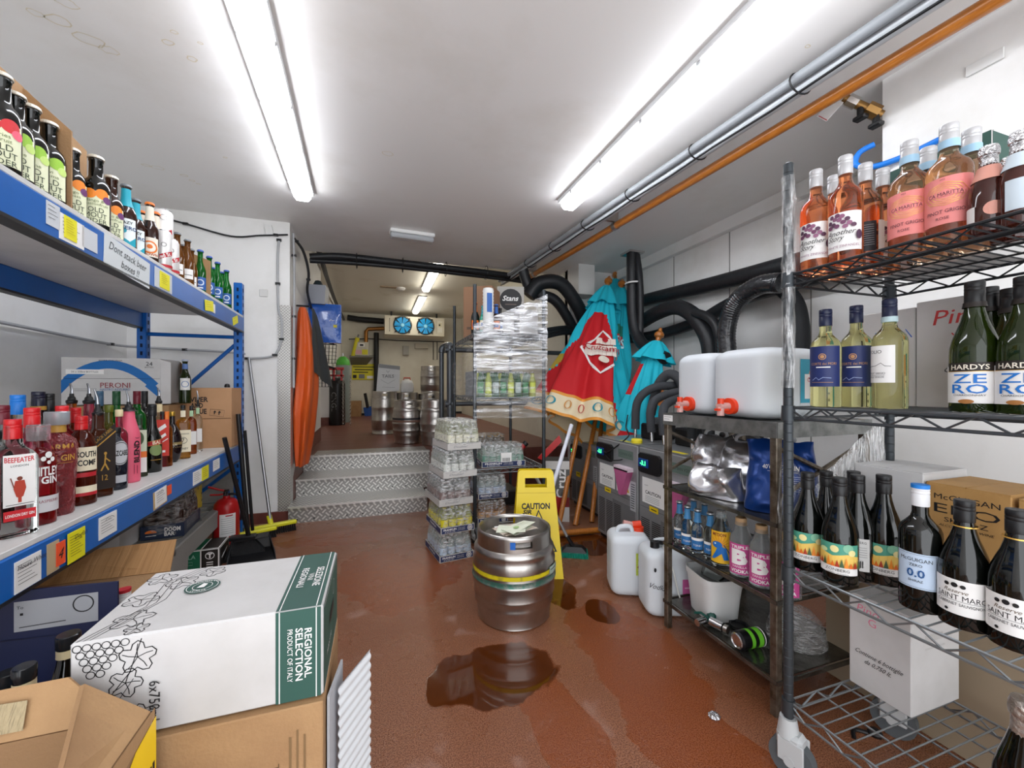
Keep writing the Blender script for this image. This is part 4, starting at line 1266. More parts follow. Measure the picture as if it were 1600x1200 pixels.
# open brown box in the near corner
root = thing('open_carton', 'open brown carton in the near left corner with a yellow printed corner', 'box', (-.47, .60, .38), 0)
W_ = .006
b = MB()
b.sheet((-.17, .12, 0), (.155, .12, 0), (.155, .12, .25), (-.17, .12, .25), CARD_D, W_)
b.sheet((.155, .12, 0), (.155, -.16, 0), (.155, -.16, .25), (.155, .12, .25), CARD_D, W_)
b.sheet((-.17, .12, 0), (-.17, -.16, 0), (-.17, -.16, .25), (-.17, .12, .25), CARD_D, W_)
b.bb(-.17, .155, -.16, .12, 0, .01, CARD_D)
b.build('carton_walls', root)
b = MB(); b.sheet((-.17, .12, .25), (.12, .12, .25), (.05, .15, .305), (-.17, .15, .30), CARD, W_)
b.add([(-.06, .118, .262), (.02, .118, .262), (.015, .134, .292), (-.055, .134, .294)], [(0, 1, 2, 3)], mat('torn_corrugated', '#a99877', .9, bump=(60, 1.0, (3, 1, .2))))
b.build('back_flap', root)
b = MB(); b.sheet((.155, .12, .25), (.155, -.08, .25), (.14, -.03, .29), (.085, .112, .312), CARD, W_); b.build('side_flap', root)
b = MB(); b.deco([('p', [(-.12, .19), (.15, .235), (.15, .249), (-.02, .249)], CARD), ('p', [(.03, .16), (.153, .12), (.153, .235), (.10, .225), (.05, .19)], ink('#f0c818')), ('t', '75CL', .12, .16, .025, INK, {'bold': .03})], flat((.158, -.02, 0), (0, 1, 0), (0, 0, 1), (1, 0, 0)))
b.deco([('p', [(.0, .10), (.154, .17), (.154, .02), (.0, .02)], ink('#f0c818')), ('t', '75CL', .10, .10, .03, INK, {'bold': .03, 'slant': .2})], FRONT(-.164))
b.sheet((-.17, -.16, 0), (.155, -.16, 0), (.155, -.16, .15), (-.17, -.16, .05), ink('#f0c818'), W_)
b.build('yellow_corner', root)
carton('carton', 'brown carton under the open carton in the near left corner', (-.48, .58, 0), (.36, .32, .378), CARD, 0, flaps=False)

# navy box with bottles
NAVY = mat('navy_card', '#171f45', .45)
root = thing('navy_carton', 'open navy carton with white address label, holding dark bottles', 'box', (-.86, 1.18, 0), 0)
b = MB()
b.sheet((-.24, .17, 0), (.205, .17, 0), (.205, .17, .585), (-.24, .17, .60), NAVY, W_)
b.sheet((.205, .17, 0), (.205, -.20, 0), (.205, -.20, .35), (.205, .17, .35), NAVY, W_)
b.sheet((-.24, .17, 0), (-.24, -.20, 0), (-.24, -.20, .35), (-.24, .17, .35), NAVY, W_)
b.sheet((-.24, -.20, 0), (.205, -.20, 0), (.205, -.20, .34), (-.24, -.20, .34), NAVY, W_)
b.bb(-.24, .205, -.20, .17, 0, .008, NAVY)
b.build('carton_walls', root)
b = MB(); b.deco([('r', .0, .165, .49, .565, ink('#a9abb0')), ('o', .135, .54, .022, .003, INK), ('l', [(.01, .50), (.10, .503)], .002, INK), ('t', 'To', .012, .55, .008, INK), ('r', .012, .018, .53, .536, INK),
                  ('o', -.03, .365, .03, .003, ink('#a89a84')), ('t', 'WM', -.03, .365, .02, ink('#a89a84')), ('l', [(-.235, .48), (.2, .465)], .0015, ink('#0e1430'))], flat((0, .1665, 0), (1, 0, 0), (0, 0, 1), (0, -1, 0))); b.build('address_label', root)
for (px_, Z_, top, l_, r_) in ((107, .88, 990, 'black bottle with cream neck band leaning out of the navy carton', .04), (38, .80, 1040, 'dark bottle with clear cap standing in the navy carton, left one', .035), (12, .86, 1050, 'dark bottle at the photo edge inside the navy carton', .038)):
    x, y, zt = dep(px_, Z_, top)
    bottle('wine_bottle', l_, (x, y, max(.012, zt - .29)), .29, r_, 'champ', GL_DARK, ('cork', mat('smoky_cap', '#1f2124', .2)), neck=(.84, .90, SW['tan'], 1.1), caph=.028)
x, y, zt = dep(194, 1.13, 920)
carton('carton', 'small brown carton between the navy carton and the flapped one', (x, y, 0), (.11, .11, zt - .287), CARD, flaps=False)
bottle('wine_bottle', 'white capped bottle with red top between navy carton and brown flap', (x, y, zt - .285), .285, .035, 'bord', GL_CLEAR, ('screw', WHITE), topc=SW['red'])
# brown carton with raised flap behind
root = thing('open_carton', 'brown carton with two raised corrugated flaps under the lower blue beam', 'box', (-.93, 1.66, 0))
b = MB(); b.bb(-.20, .20, -.14, .16, 0, .42, CARD, bev=.002); b.build('carton_body', root)
FL = mat('ribbed_brown_card', '#b58a5c', .8, bump=(60, .5, (1, .02, .02)), var=(30, '#a67c50', .4, .6, (1, .05, .05)))
b = MB(); b.sheet((.20, .16, .42), (-.20, .16, .42), (-.24, .22, .50), (.18, .26, .505), FL, .005); b.build('back_flap', root)
b = MB(); b.sheet((-.20, -.10, .42), (-.20, .16, .42), (-.22, .16, .52), (-.22, -.10, .50), FL, .005); b.build('side_flap', root)

# grey dunnage rack
PAL = mat('grey_pallet_plastic', '#8f8f8c', .6, bump=(90, .2))
root = thing('dunnage_rack', 'low grey slotted plastic stand on the floor under the blue rack', 'pallet', (-1.27, 2.93, 0), math.radians(3))
b = MB()
hx, hy, T_ = .27, .50, .28
for k in range(9):
    y = -hy + .05 + k * (2 * hy - .1) / 8
    b.bb(-hx + .05, hx - .05, y - .017, y + .017, T_ - .03, T_, PAL)
for s in (-1, 1):
    b.bb(s * hx - .05 if s > 0 else -hx, s * hx if s > 0 else -hx + .05, -hy, hy, T_ - .04, T_, PAL, bev=.006)
    b.bb(-hx, hx, s * hy - (.06 if s > 0 else 0), s * hy + (0 if s > 0 else .06), T_ - .04, T_, PAL, bev=.006)
b.bb(-.03, .03, -hy, hy, T_ - .03, T_ + .0005, PAL)
for s in (-1, 1):
    x = s * (hx - .012)
    mp = flat((x - .010, 0, 0), (0, 1, 0), (0, 0, 1), (1, 0, 0))
    pts = [(-hy, 0), (-hy + .13, 0)] + [(-hy + .13 + .09 * math.sin(t * PI / 12) * 1.0, .17 * (1 - math.cos(t * PI / 12))) for t in range(1, 7)]
    pts += [(hy - .13 - .09 * math.sin(t * PI / 12), .17 * (1 - math.cos(t * PI / 12))) for t in range(6, 0, -1)] + [(hy - .13, 0), (hy, 0), (hy, T_ - .005), (-hy, T_ - .005)]
    b.prism(pts, mp, .02, PAL)
for s in (-1, 1):
    b.bb(-hx, hx, s * hy - .01, s * hy + .01, .17, T_ - .005, PAL)
    for q in (-1, 1):
        b.bb(q * hx - (.10 if q > 0 else 0), q * hx + (0 if q > 0 else .10), s * hy - .01, s * hy + .01, 0, .17, PAL)
b.build('slotted_deck', root)
for yk in (-.28, .02, .32):
    b = MB(); b.lathe([(.03, T_), (.028, T_ + .004), (.018, T_ + .001), (0, T_ - .004)], mat('pallet_recess', '#6d6d6a', .7), 16, c=(.215, yk, 0)); b.build('recess', root)
# beer multipack
SHRINK = film_mat('shrink_film_dark', .16, 25, stretch=(1, 1, 3))
root = thing('beer_multipack', 'shrink wrapped dark ale bottles in a navy card tray on the grey stand', 'multipack', (-1.125, 2.83, .281), math.radians(6))
b = MB()
NV = ink('#1d2a44')
b.bb(-.095, .095, -.155, .155, 0, .075, NV, bev=.003)
b.build('card_tray', root)
b = MB(); b.deco([('t', 'DOOM', .045, .048, .022, WPRINT, {'bold': .03, 'fit': .07}), ('t', 'BAR', .032, .024, .020, WPRINT, {'bold': .03, 'fit': .045}), ('c', -.048, .038, .025, SW['orange'], .014), ('r', -.08, -.015, .018, .036, NV), ('l', [(-.07, .022), (-.025, .022)], .003, WPRINT)], FRONT(-.156)); b.build('tray_print', root)
for i in range(3):
    for j in range(5):
        b = MB(); b.lathe([(q[0] * .029, q[1] * .24 + .001) for q in SHAPES['beer']] + [(.010, .24), (0, .24)], GL_BROWN, 12, c=(-.06 + i * .06, -.122 + j * .061, .002))
        b.add([], [], GL_BROWN)
        b.build('bottle', root)
b = MB()
b.grid(lambda u, v: ((.098 - .02 * v ** 3) * (1 if abs(math.cos(2 * PI * u)) ** .3 > 0 else 1) * math.copysign(min(1, abs(math.cos(2 * PI * u)) ** .4), math.cos(2 * PI * u)), (.158 - .02 * v ** 3) * math.copysign(min(1, abs(math.sin(2 * PI * u)) ** .4), math.sin(2 * PI * u)), .02 + v * .235 + .006 * math.sin(u * 60)), 48, 8, SHRINK, closed=True)
b.build('shrink_film', root)
carton('white_carton', 'white carton with barcode standing on the grey plastic stand', (-1.32, 2.62, .281), (.21, .22, .235), WCARD, 0, [('front', [('r', -.06, -.005, .13, .16, ink('#9b9a98'))] + [('l', [(-.055 + k * .005, .134), (-.055 + k * .005, .156)], .002, INK) for k in range(9)] + [('r', .085, .104, .10, .235, PBL)])])
carton('yellow_carton', 'yellow brown printed carton under the blue rack left of the white one', (-1.36, 2.16, 0), (.24, .24, .45), mat('yellow_print_card', '#b58f2c', .5, var=(22, '#6a2a3a', .55, .62)), 0)
carton('yellow_carton', 'narrow yellow box at the far end of the grey stand', (-1.20, 3.24, .281), (.10, .16, .26), mat('yellow_box_card', '#d8b41e', .5, var=(18, '#7a5a10', .58, .62)), 0)
root = carton('tequila_carton', 'low green and black tequila carton on the floor before the extinguisher', (-1.045, 2.99, 0), (.25, .20, .125), mat('black_card', '#26221f', .5), math.radians(3),
              [('front', [('r', -.124, .028, .002, .123, ink('#1d6a4c')), ('r', .028, .034, .0, .125, WPRINT), ('r', -.124, .124, .119, .124, WPRINT), ('r', .118, .124, 0, .125, WPRINT), ('t', 'TEQUILA', -.06, .085, .024, ink('#9fc7b4'), {'fit': .13}), ('l', [(-.10, .04), (-.01, .04), (-.01, .058), (-.10, .058), (-.10, .04)], .0015, ink('#9fc7b4')),
                          ('o', .077, .085, .024, .004, WPRINT, .022), ('t', 'T', .077, .085, .026, WPRINT, {'bold': .05}), ('l', [(.06, .045), (.094, .045)], .005, WPRINT), ('l', [(.06, .032), (.094, .032)], .005, WPRINT), ('l', [(.06, .018), (.094, .018)], .005, WPRINT)]),
               ('top', [('r', -.124, .028, -.099, .099, ink('#1d6a4c')), ('r', .028, .034, -.1, .1, WPRINT), ('r', -.124, .124, -.1, -.094, WPRINT), ('r', .118, .124, -.1, .1, WPRINT)]), ('right', [('r', -.1, .1, .118, .124, WPRINT), ('r', -.1, -.094, 0, .124, WPRINT), ('r', .094, .1, 0, .124, WPRINT), ('l', [(-.06, .05), (.06, .08)], .012, WPRINT)])], flaps=False)

# fire extinguisher
root = thing('fire_extinguisher', 'red fire extinguisher with white instruction panel beside the blue post', 'fire extinguisher', (-.985, 3.25, 0), 0)
b = MB(); b.lathe([(.06, 0), (.074, .006), (.076, .03), (.076, .27), (.070, .31), (.05, .335), (.022, .345), (.02, .36)], RED, 28); b.build('cylinder', root)
b = MB(); b.lathe([(.0765, 0), (.0765, .04), (.06, .041)], BLACK, 28); b.build('base_ring', root)
b = MB(); b.deco([('r', -.045, .05, .10, .25, WPRINT)] + [('l', [(-.035, .22 - k * .014), (.035, .22 - k * .014)], .002, GREY2) for k in range(8)] + [('r', -.01, .03, .235, .243, ink('#b8202a'))], cylmap(.0765), base=.001); b.build('instruction_panel', root, rz=.35)
b = MB(); b.bb(-.015, .015, -.015, .015, .355, .39, CHROME); b.cyl((0, 0, .385), (0, 0, .40), .016, BLACK, 12); b.build('valve', root)
b = MB(); b.tube([(.0, 0, .39), (-.04, -.01, .405), (-.10, -.02, .43)], .007, RED, 8); b.tube([(.0, 0, .375), (-.04, -.01, .37), (-.09, -.02, .375)], .006, RED, 8); b.build('lever', root)
b = MB(); b.tube(arcpts([(.015, 0, .37), (.06, 0, .36), (.085, .01, .30), (.083, .01, .18)]), .008, BLACK, 8); b.build('hose', root)

# brooms and dustpans
def pole(root, name, p0, p1, r, m, r2=None, seg=10):
    b = MB(); b.cyl(p0, p1, r, m, seg, r2); return b.build(name, root)
YB = mat('yellow_broom_plastic', '#d8d321', .4)
BRIS = mat('black_bristles', '#1b1b1d', .9, bump=(200, 1.0, (1, 1, .1)))
def broom(label, base, top, headm, pole_m, hw=.16, rz=0.0, r=.011, bristle=BRIS):
    base, top = Vector(base), Vector(top)
    root = thing('broom', label, 'broom', (base.x, base.y, 0))
    o = Vector((base.x, base.y, 0))
    pole(root, 'handle', base - o + Vector((0, 0, .05)), top - o, r, pole_m)
    b = MB(); b.box((0, 0, base.z + .065), (hw * 2, .045, .03), headm, rz=rz, bev=.008); b.cyl((0, 0, base.z + .06), (base - o).lerp(top - o, .10) + Vector((0, 0, .0)), .018, headm, 12); hd = b.build('head', root)
    b = MB()
    R_ = Matrix.Rotation(rz, 3, 'Z')
    for k in range(22):
        for q in (-1, 0, 1):
            p = R_ @ Vector((-hw + .01 + k * (2 * hw - .02) / 21, q * .013, 0))
            b.cyl((p.x, p.y, .0), (p.x * .97, p.y * .9, .055), .006, bristle, 5, .0045)
    b.build('bristles', hd)
    return root
ALU = mat('silver_pole', '#a3a4a6', .3, .9)
x0, y0 = onz(424, 835, 0)
broom('broom with silver pole and yellow head leaning on the white wall by the steps', (x0, y0, 0), (-.975, 3.72, 1.34), YB, ALU, .17, math.radians(20))
x0, y0 = onz(392, 850, 0)
broom('yellow headed broom with black pole between the dustpans', (x0, y0 + .05, 0), (-.885, 3.28, .80), YB, BLACK, .15, math.radians(25))
def dustpan(label, base, top, rz):
    base, top = Vector(base), Vector(top)
    root = thing('lobby_dustpan', label, 'dustpan', (base.x, base.y, 0))
    o = Vector((base.x, base.y, 0))
    pole(root, 'handle', Vector((0, 0, .06)), top - o, .013, BLACK)
    b = MB()
    R_ = Matrix.Rotation(rz, 4, 'Z')
    b.T = R_
    b.add([(-.13, -.20, .002), (.13, -.20, .002), (.11, 0, .03), (-.11, 0, .03), (-.13, -.20, .006), (.13, -.20, .006), (.11, 0, .04), (-.11, 0, .04)], [(0, 3, 2, 1), (4, 5, 6, 7), (0, 1, 5, 4), (1, 2, 6, 5), (2, 3, 7, 6), (3, 0, 4, 7)], BLACK)
    b.sheet((-.13, -.20, .002), (-.11, 0, .03), (-.10, .01, .12), (-.125, -.12, .05), BLACK, .004)
    b.sheet((.13, -.20, .002), (.11, 0, .03), (.10, .01, .12), (.125, -.12, .05), BLACK, .004)
    b.sheet((-.11, 0, .0), (.11, 0, .0), (.10, .02, .13), (-.10, .02, .13), BLACK, .005)
    b.sheet((-.10, .02, .13), (.10, .02, .13), (.09, -.05, .12), (-.09, -.05, .12), BLACK, .004)
    b.build('pan', root)
    return root
x0, y0 = onz(393, 868, 0)
dustpan('black long handled dustpan nearest to the tequila carton', (x0, y0, 0), (-.875, 2.85, .80), math.radians(15))
x0, y0 = onz(428, 862, 0)
root = thing('lobby_brush', 'black long handled lobby brush standing behind the dustpan', 'brush', (-.83, 3.03, 0))
pole(root, 'handle', Vector((0.02, .04, .13)), Vector((-.03, .02, .93)), .014, BLACK)
b = MB(); b.T = Matrix.Rotation(math.radians(10), 4, 'Z')
b.add([(-.06, -.02, .12), (.06, -.02, .12), (.06, .03, .12), (-.06, .03, .12), (-.10, -.045, .0), (.15, -.045, .0), (.15, .05, .0), (-.10, .05, .0)], [(0, 1, 2, 3), (7, 6, 5, 4), (0, 4, 5, 1), (1, 5, 6, 2), (2, 6, 7, 3), (3, 7, 4, 0)], BRIS); b.build('bristles', root)
b = MB(); b.box((.0, .005, .13), (.15, .06, .025), BLACK, bev=.006); b.build('brush_head', root)
# ------------------------------------------------------------ wire rack on the right
def wire_deck(root, x0, x1, y0, y1, z, m, across='x', step=.027, name='wire_shelf', r=.0022, drop=.03):
    b = MB()
    for zz in (z, z - drop):
        b.tube([(x0, y0, zz), (x1, y0, zz), (x1, y1, zz), (x0, y1, zz)], .0038, m, 6, closed=True)
    for (a, c) in (((x0, y0), (x0, y1)), ((x1, y0), (x1, y1)), ((x0, y0), (x1, y0)), ((x0, y1), (x1, y1))):
        L_ = math.hypot(c[0] - a[0], c[1] - a[1])
        n = max(4, int(L_ / .045) // 2 * 2)
        b.tube([(a[0] + (c[0] - a[0]) * i / n, a[1] + (c[1] - a[1]) * i / n, z - (drop if i % 2 else 0)) for i in range(n + 1)], .0028, m, 5)
    if across == 'x':
        n = int((y1 - y0) / step)
        for i in range(1, n):
            y = y0 + (y1 - y0) * i / n
            b.tube([(x0, y, z), (x1, y, z)], r, m, 5)
        for t in (.27, .5, .73):
            b.tube([(x0 + (x1 - x0) * t, y0, z - .005), (x0 + (x1 - x0) * t, y1, z - .005)], .003, m, 5)
    else:
        n = int((x1 - x0) / step)
        for i in range(1, n):
            x = x0 + (x1 - x0) * i / n
            b.tube([(x, y0, z), (x, y1, z)], r, m, 5)
        for t in (.27, .5, .73):
            b.tube([(x0, y0 + (y1 - y0) * t, z - .005), (x1, y0 + (y1 - y0) * t, z - .005)], .003, m, 5)
    return b.build(name, root)
def ringed_post(root, x, y, z0, z1, m, r=.0125, name='post'):
    b = MB()
    prof = [(r, z0)]
    z = z0 + .0254
    while z < z1:
        prof += [(r, z - .001), (r * .93, z), (r, z + .001)]
        z += .0254
    prof += [(r, z1), (r * .7, z1 + .004)]
    b.lathe(prof, m, 14, c=(x, y, 0))
    return b.build(name, root)
def caster(root, x, y, z1, rz=0.0):
    b = MB()
    b.T = Matrix.Translation((x, y, 0)) @ Matrix.Rotation(rz, 4, 'Z')
    pl = mat('grey_caster_plastic', '#b9bcbd', .45)
    tyre = mat('dark_tyre', '#54595c', .6)
    b.lathe([(.021, z1), (.024, z1 - .02), (.028, z1 - .05)][::-1], pl, 14)
    b.bb(-.024, .024, -.04, .025, z1 - .085, z1 - .035, pl, bev=.01)
    for s in (-1, 1):
        b.bb(s * .022 - .004, s * .022 + .004, -.045, .02, .05, z1 - .05, pl, bev=.003)
    b.cyl((-.027, -.01, .056), (.027, -.01, .056), .014, pl, 12)
    c_ = b.build('caster', root)
    T_ = b.T
    b = MB(); b.T = T_
    b.cyl((-.014, -.01, .056), (.014, -.01, .056), .056, tyre, 24)
    b.build('wheel', c_)
    return c_
RX0, RX1, RY0, RY1 = 1.109, 1.55, -.30, .84
wr = thing('wire_rack', 'tall black and chrome wire rack on casters holding wine at the right', 'shelf rack', (0, 0, 0))
BW = mat('black_wire', '#25272a', .35, .4)
LV = (.21, .588, 1.0436, 1.42)
for z, m_ in zip(LV, (GREYWIRE, GREYWIRE, mat('dark_grey_wire', '#4c5054', .35, .5), BW)):
    wire_deck(wr, RX0, RX1, RY0, RY1, z, m_, step=.03 if z < 1 else .024)
    for x in (RX0, RX1):
        for y in (RY0, RY1):
            b = MB(); b.lathe([(.018, z - .036), (.0165, z + .006)], DARKPOST, 14, c=(x, y, 0)); b.build('collar', wr)
for x in (RX0, RX1):
    for y in (RY0, RY1):
        ringed_post(wr, x, y, .16, 1.735, DARKPOST)
        caster(wr, x, y, .165, .3)
# third and second boards carry a dark liner mat
# film on the front post
FILM = film_mat('cling_film', .22, 55, stretch=(1, 1, .25))
FILMS = film_mat('stretched_film', .55, 30, stretch=(6, 6, .5))
def filmsheet(label, P, m, wob=.008, seedz=0, nu=14, nv=10, name='plastic_film', cat='plastic film'):
    """P: 4 corners (bl, br, tr, tl)"""
    P = [Vector(p) for p in P]
    nrm = (P[1] - P[0]).cross(P[3] - P[0]).normalized()
    def fn(u, v):
        p = P[0].lerp(P[1], u).lerp(P[3].lerp(P[2], u), v)
        return p + nrm * wob * noise.noise(Vector((p.x * 14 + seedz, p.y * 14, p.z * 9)))
    b = MB()
    b.grid(fn, nu, nv, m)
    o = b.build(name)
    if label:
        tag(o, label, cat)
    return o
b = MB()
b.grid(lambda u, v: (RX0 + (.0165 + .004 * noise.noise(Vector((u * 9, v * 30, 1)))) * math.cos(2 * PI * u), RY1 + (.0165 + .004 * noise.noise(Vector((u * 9, v * 30, 5)))) * math.sin(2 * PI * u), 1.10 + v * .60), 14, 50, FILM, closed=True)
tag(b.build('plastic_film'), 'torn cling film wrapped tightly round the near wire rack post', 'plastic film')
filmsheet('loose cling film stretched behind the rack post by the rose bottles', [(1.12, .845, 1.43), (1.55, .85, 1.44), (1.55, .85, 1.52), (1.12, .845, 1.66)], FILM, .01, 3)
filmsheet('streaky stretched film slung from the back post across the lower wine shelf', [(1.125, .85, .72), (1.54, .85, .78), (1.54, .845, 1.0), (1.40, .85, .93)], FILMS, .012, 7)
filmsheet('crumpled film hanging on the near rack post beside the blue pouch', [(1.112, .858, .60), (1.19, .87, .62), (1.20, .87, .84), (1.10, .856, .93)], FILM, .02, 11)

# ---- wine on the wire rack
def rackb(px, top, x, z, shape, glass, cap, label, r=.037, name='wine_bottle', h=None, lab=None, group=None, turn=0.0, yq=None, **kw):
    """a bottle whose axis stands at distance x from the aisle axis, at pixel column px"""
    p = atx(px, x)
    Z = p[1] / ray(px)[1]
    hh = EYE + (606 - top) * Z / FPX - z
    y = p[1]
    return bottle(name, label, (x, y, z), h or hh, r, shape, glass, cap, lab, group=group, rz=face(x, y, turn), **kw)
CAPW = mat('silver_white_cap', '#c3c3c5', .35, .3)
CAPN = mat('navy_screw_cap', '#141c3c', .35)
GRP = [ink('#6d3c5c'), ink('#8d5a78'), ink('#54304a')]
def story(back=False):
    if back:
        return [('r', -.022, .028, .045, .125, ink('#25252b'))] + [('l', [(-.018, .115 - k * .006), (.022, .115 - k * .006)], .0015, ink('#8a8a90')) for k in range(10)] + [('r', .03, .05, .045, .125, WPRINT)]
    it = [('r', -.042, .042, .035, .135, WPRINT)]
    for k, (x, z) in enumerate(((-.026, .127), (-.018, .12), (-.03, .113), (-.012, .128), (-.008, .116), (-.02, .106), (.0, .108), (-.002, .124), (.008, .115), (-.012, .1), (.012, .104), (.02, .098), (-.026, .099), (.004, .096))):
        it.append(('c', x, z, .0055, GRP[k % 3]))
    it += [('t', 'Another', -.004, .082, .013, INK, {'slant': .35, 'fit': .055}), ('t', 'Story', -.014, .066, .013, INK, {'slant': .35, 'fit': .03}), ('c', .030, .072, .006, ink('#4a2f48'), .012), ('t', 'WHITE ZINFANDEL', 0, .046, .006, ink('#8d5a78'), {'fit': .06})]
    return it
for px_, top, x, l_, bk in ((1275, 267, 1.17, 'rose bottle with purple grape label nearest the wrapped rack post', 0), (1303, 276, 1.275, 'rose bottle almost hidden behind the first two grape label bottles', 0), (1321, 245, 1.175, 'rose bottle with grape label, tallest in the photo of its kind, second from the post', 0),
                            (1352, 257, 1.27, 'rose bottle turned to show its black back label', 1), (1379, 265, 1.345, 'rose bottle with grape label half hidden by the pink label bottle', 0)):
    rackb(px_, top, x, LV[3], 'bord', GL_ROSE, ('screw', CAPW), l_, .037, lab=story(bk), turn=-.12)
GOLDF = mat('gold_foil_print', '#e0b45c', .3, .6)
def marit():
    it = [('r', -.052, .052, .045, .15, ink('#e88a86'))]
    for k in range(4):
        s = .012 + k * .0045
        it.append(('l', [(-s * 1.5, .112), (-s, .112 + s * .7), (0, .112 + s), (s, .112 + s * .7), (s * 1.5, .112), (s, .112 - s * .7), (0, .112 - s), (-s, .112 - s * .7), (-s * 1.5, .112)], .0011, GOLDF))
    it += [('r', -.03, .03, .107, .117, ink('#e88a86')), ('t', 'CA MARITTA', 0, .112, .008, ink('#5a2f3c'), {'fit': .055}), ('t', 'PINOT GRIGIO', 0, .073, .008, ink('#5a2f3c'), {'fit': .06}), ('t', 'ROSE', -.004, .058, .006, ink('#5a2f3c')), ('t', '2022', -.004, .144, .003, ink('#5a2f3c'))]
    return it
for px_, top, x, l_ in ((1421, 222, 1.235, 'blush bottle with pink label and gold pattern, left one'), (1450, 232, 1.33, 'blush bottle visible as a silver cap between the two pink labels'), (1483, 196, 1.235, 'blush bottle with pink label and gold pattern, right one'), (1518, 203, 1.33, 'blush bottle behind the small foiled sparkling bottles')):
    rackb(px_, top, x, LV[3], 'bord', GL_BLUSH, ('screw', CAPW), l_, .039, lab=marit(), neck=(.80, .865, ink('#9fc4dc'), 1.17), turn=-.15)
ROSEG = ink('#d99a8a')
for px_, top, x, l_ in ((1545, 228, 1.22, 'mini sparkling bottle with crumpled silver foil and rose collar'), (1579, 245, 1.32, 'mini sparkling bottle behind, only its foil top showing'), (1594, 205, 1.215, 'mini sparkling bottle with pale blue label at the right edge of the photo')):
    rackb(px_, top, x, LV[3], 'champ', mat('dark_rose_glass', '#4a1c14', .05, trans=.4, coat=.3), ('foil', FOIL), l_, .03, 'sparkling_bottle', lab=[('c', .006, .05, .014, ROSEG), ('r', -.045, -.02, .02, .06, WPRINT)] if 'pale' not in l_ else [('r', -.02, .025, .03, .09, ink('#c9d6e0'))], neck=(.60, .76, ROSEG if 'pale' not in l_ else ink('#c9d6e0'), 1.04))
root = carton('wine_carton', 'white carton with dark green top band standing behind the pink label bottles', (1.485, .665, LV[3] + .003), (.165, .22, .30), WCARD, 0, [('left', [('r', -.109, .109, .21, .299, GREENINK), ('r', -.109, .109, .206, .209, WPRINT), ('t', '6x750ml', 0, .15, .02, INK)]), ('front', [('r', -.08, .08, .21, .299, GREENINK), ('r', -.08, .08, .203, .207, INK), ('l', [(-.08, .297), (.08, .297)], .002, WPRINT)])], flaps=False)

# middle shelf
def mori():
    return [('r', -.045, .040, .060, .175, ink('#1d2b62')), ('o', -.004, .145, .009, .002, ink('#b88a5c')), ('c', -.004, .145, .005, ink('#b88a5c')), ('t', 'CORTE dei MORI', -.002, .125, .007, ink('#b88a5c'), {'fit': .06}), ('l', [(-.018, .115), (.014, .115)], .003, WPRINT), ('l', [(-.028, .078), (-.018, .086), (-.012, .079), (-.002, .086), (.016, .084)], .0014, ink('#9fb0dc')), ('l', [(-.03, .072), (.02, .072)], .001, ink('#b88a5c'))]
rackb(1290, 484, 1.235, LV[2], 'bord', GL_WHITEW, ('screw', CAPN), 'white wine bottle with navy label, nearest the rack post', .037, lab=mori(), turn=-.1)
rackb(1338, 478, 1.31, LV[2], 'bord', GL_WHITEW, ('screw', CAPN), 'white wine bottle with navy label beside the white label bottle', .037, lab=mori(), turn=-.1)
rackb(1390, 468, 1.30, LV[2], 'bord', GL_WHITEW, ('screw', CAPN), 'white wine bottle with plain white label reading FOLIO', .037, lab=[('r', -.047, .020, .07, .168, WPRINT), ('t', 'FOLIO', -.024, .152, .009, INK), ('l', [(-.042, .113), (-.02, .115), (-.008, .122), (.0, .114), (.012, .113)], .0012, INK), ('t', 'PINOT GRIGIO', -.02, .095, .0045, INK), ('l', [(-.04, .09), (.0, .09)], .0006, INK), ('t', 'DELLE VENEZIE', -.02, .085, .004, INK)], neck=(.79, .84, ink('#b8d0d4'), 1.17), turn=-.25)
HB = ink('#1f74c8')
def hardys():
    return [('r', -.062, .062, .022, .105, WPRINT), ('r', -.046, .038, .093, .113, ink('#241c18')), ('l', [(-.046, .093), (.038, .093)], .001, GOLDF), ('t', 'HARDYS', -.004, .103, .011, ink('#ece4d4'), {'fit': .062, 'bold': .015}), ('t', 'ZE', -.004, .077, .020, HB, {'fit': .052, 'bold': .01}), ('t', 'RO', -.004, .054, .020, HB, {'fit': .056, 'bold': .01}),
            ('t', 'CHARDONNAY', -.004, .040, .004, INK, {'fit': .05}), ('c', -.008, .026, .012, ink('#a8703a'), .005)]
for px_, top, x, l_ in ((1523, 440, 1.29, 'olive green bottle with blue ZERO lettering and black cap, left one'), (1545, 449, 1.41, 'olive green black capped bottle behind the left ZERO bottle'), (1579, 451, 1.40, 'olive green black capped bottle behind the right ZERO bottle'), (1602, 432, 1.29, 'olive green bottle with blue ZERO lettering cut by the photo edge')):
    rackb(px_, top, x, LV[2], 'burg', GL_DGREEN, ('screw', BLACK), l_, .041, lab=hardys(), neck=(.80, .84, ink('#241c18'), 1.2), turn=-.12)
scr = ink('#c03a3a')
root = carton('wine_carton', 'white carton scribbled in red marker behind the ZERO bottles', (1.555, .60, LV[2] + .003), (.20, .25, .295), WCARD, 0, [('left', [('t', 'Pino G', -.0, .245, .04, scr, {'slant': .2, 'fit': .17}), ('l', [(-.05, .20), (-.025, .165), (-.01, .195), (.01, .160), (.04, .21)], .003, scr), ('t', 'Contiene 6 bottiglie', .02, .10, .014, INK, {'slant': .4, 'fit': .17}), ('t', 'da 0,750 lt', .02, .075, .014, INK, {'slant': .4, 'fit': .09})])], flaps=False)
root = carton('wine_carton', 'white carton with blue scribble behind the FOLIO bottle', (1.565, .80, LV[2] + .003), (.20, .135, .285), WCARD, 0, [('left', [('l', [(.06, .20), (.045, .225), (.04, .205), (.03, .225), (.022, .205), (.0, .222), (-.01, .208), (-.03, .222)], .003, ink('#2f5ab0'))])], flaps=False)

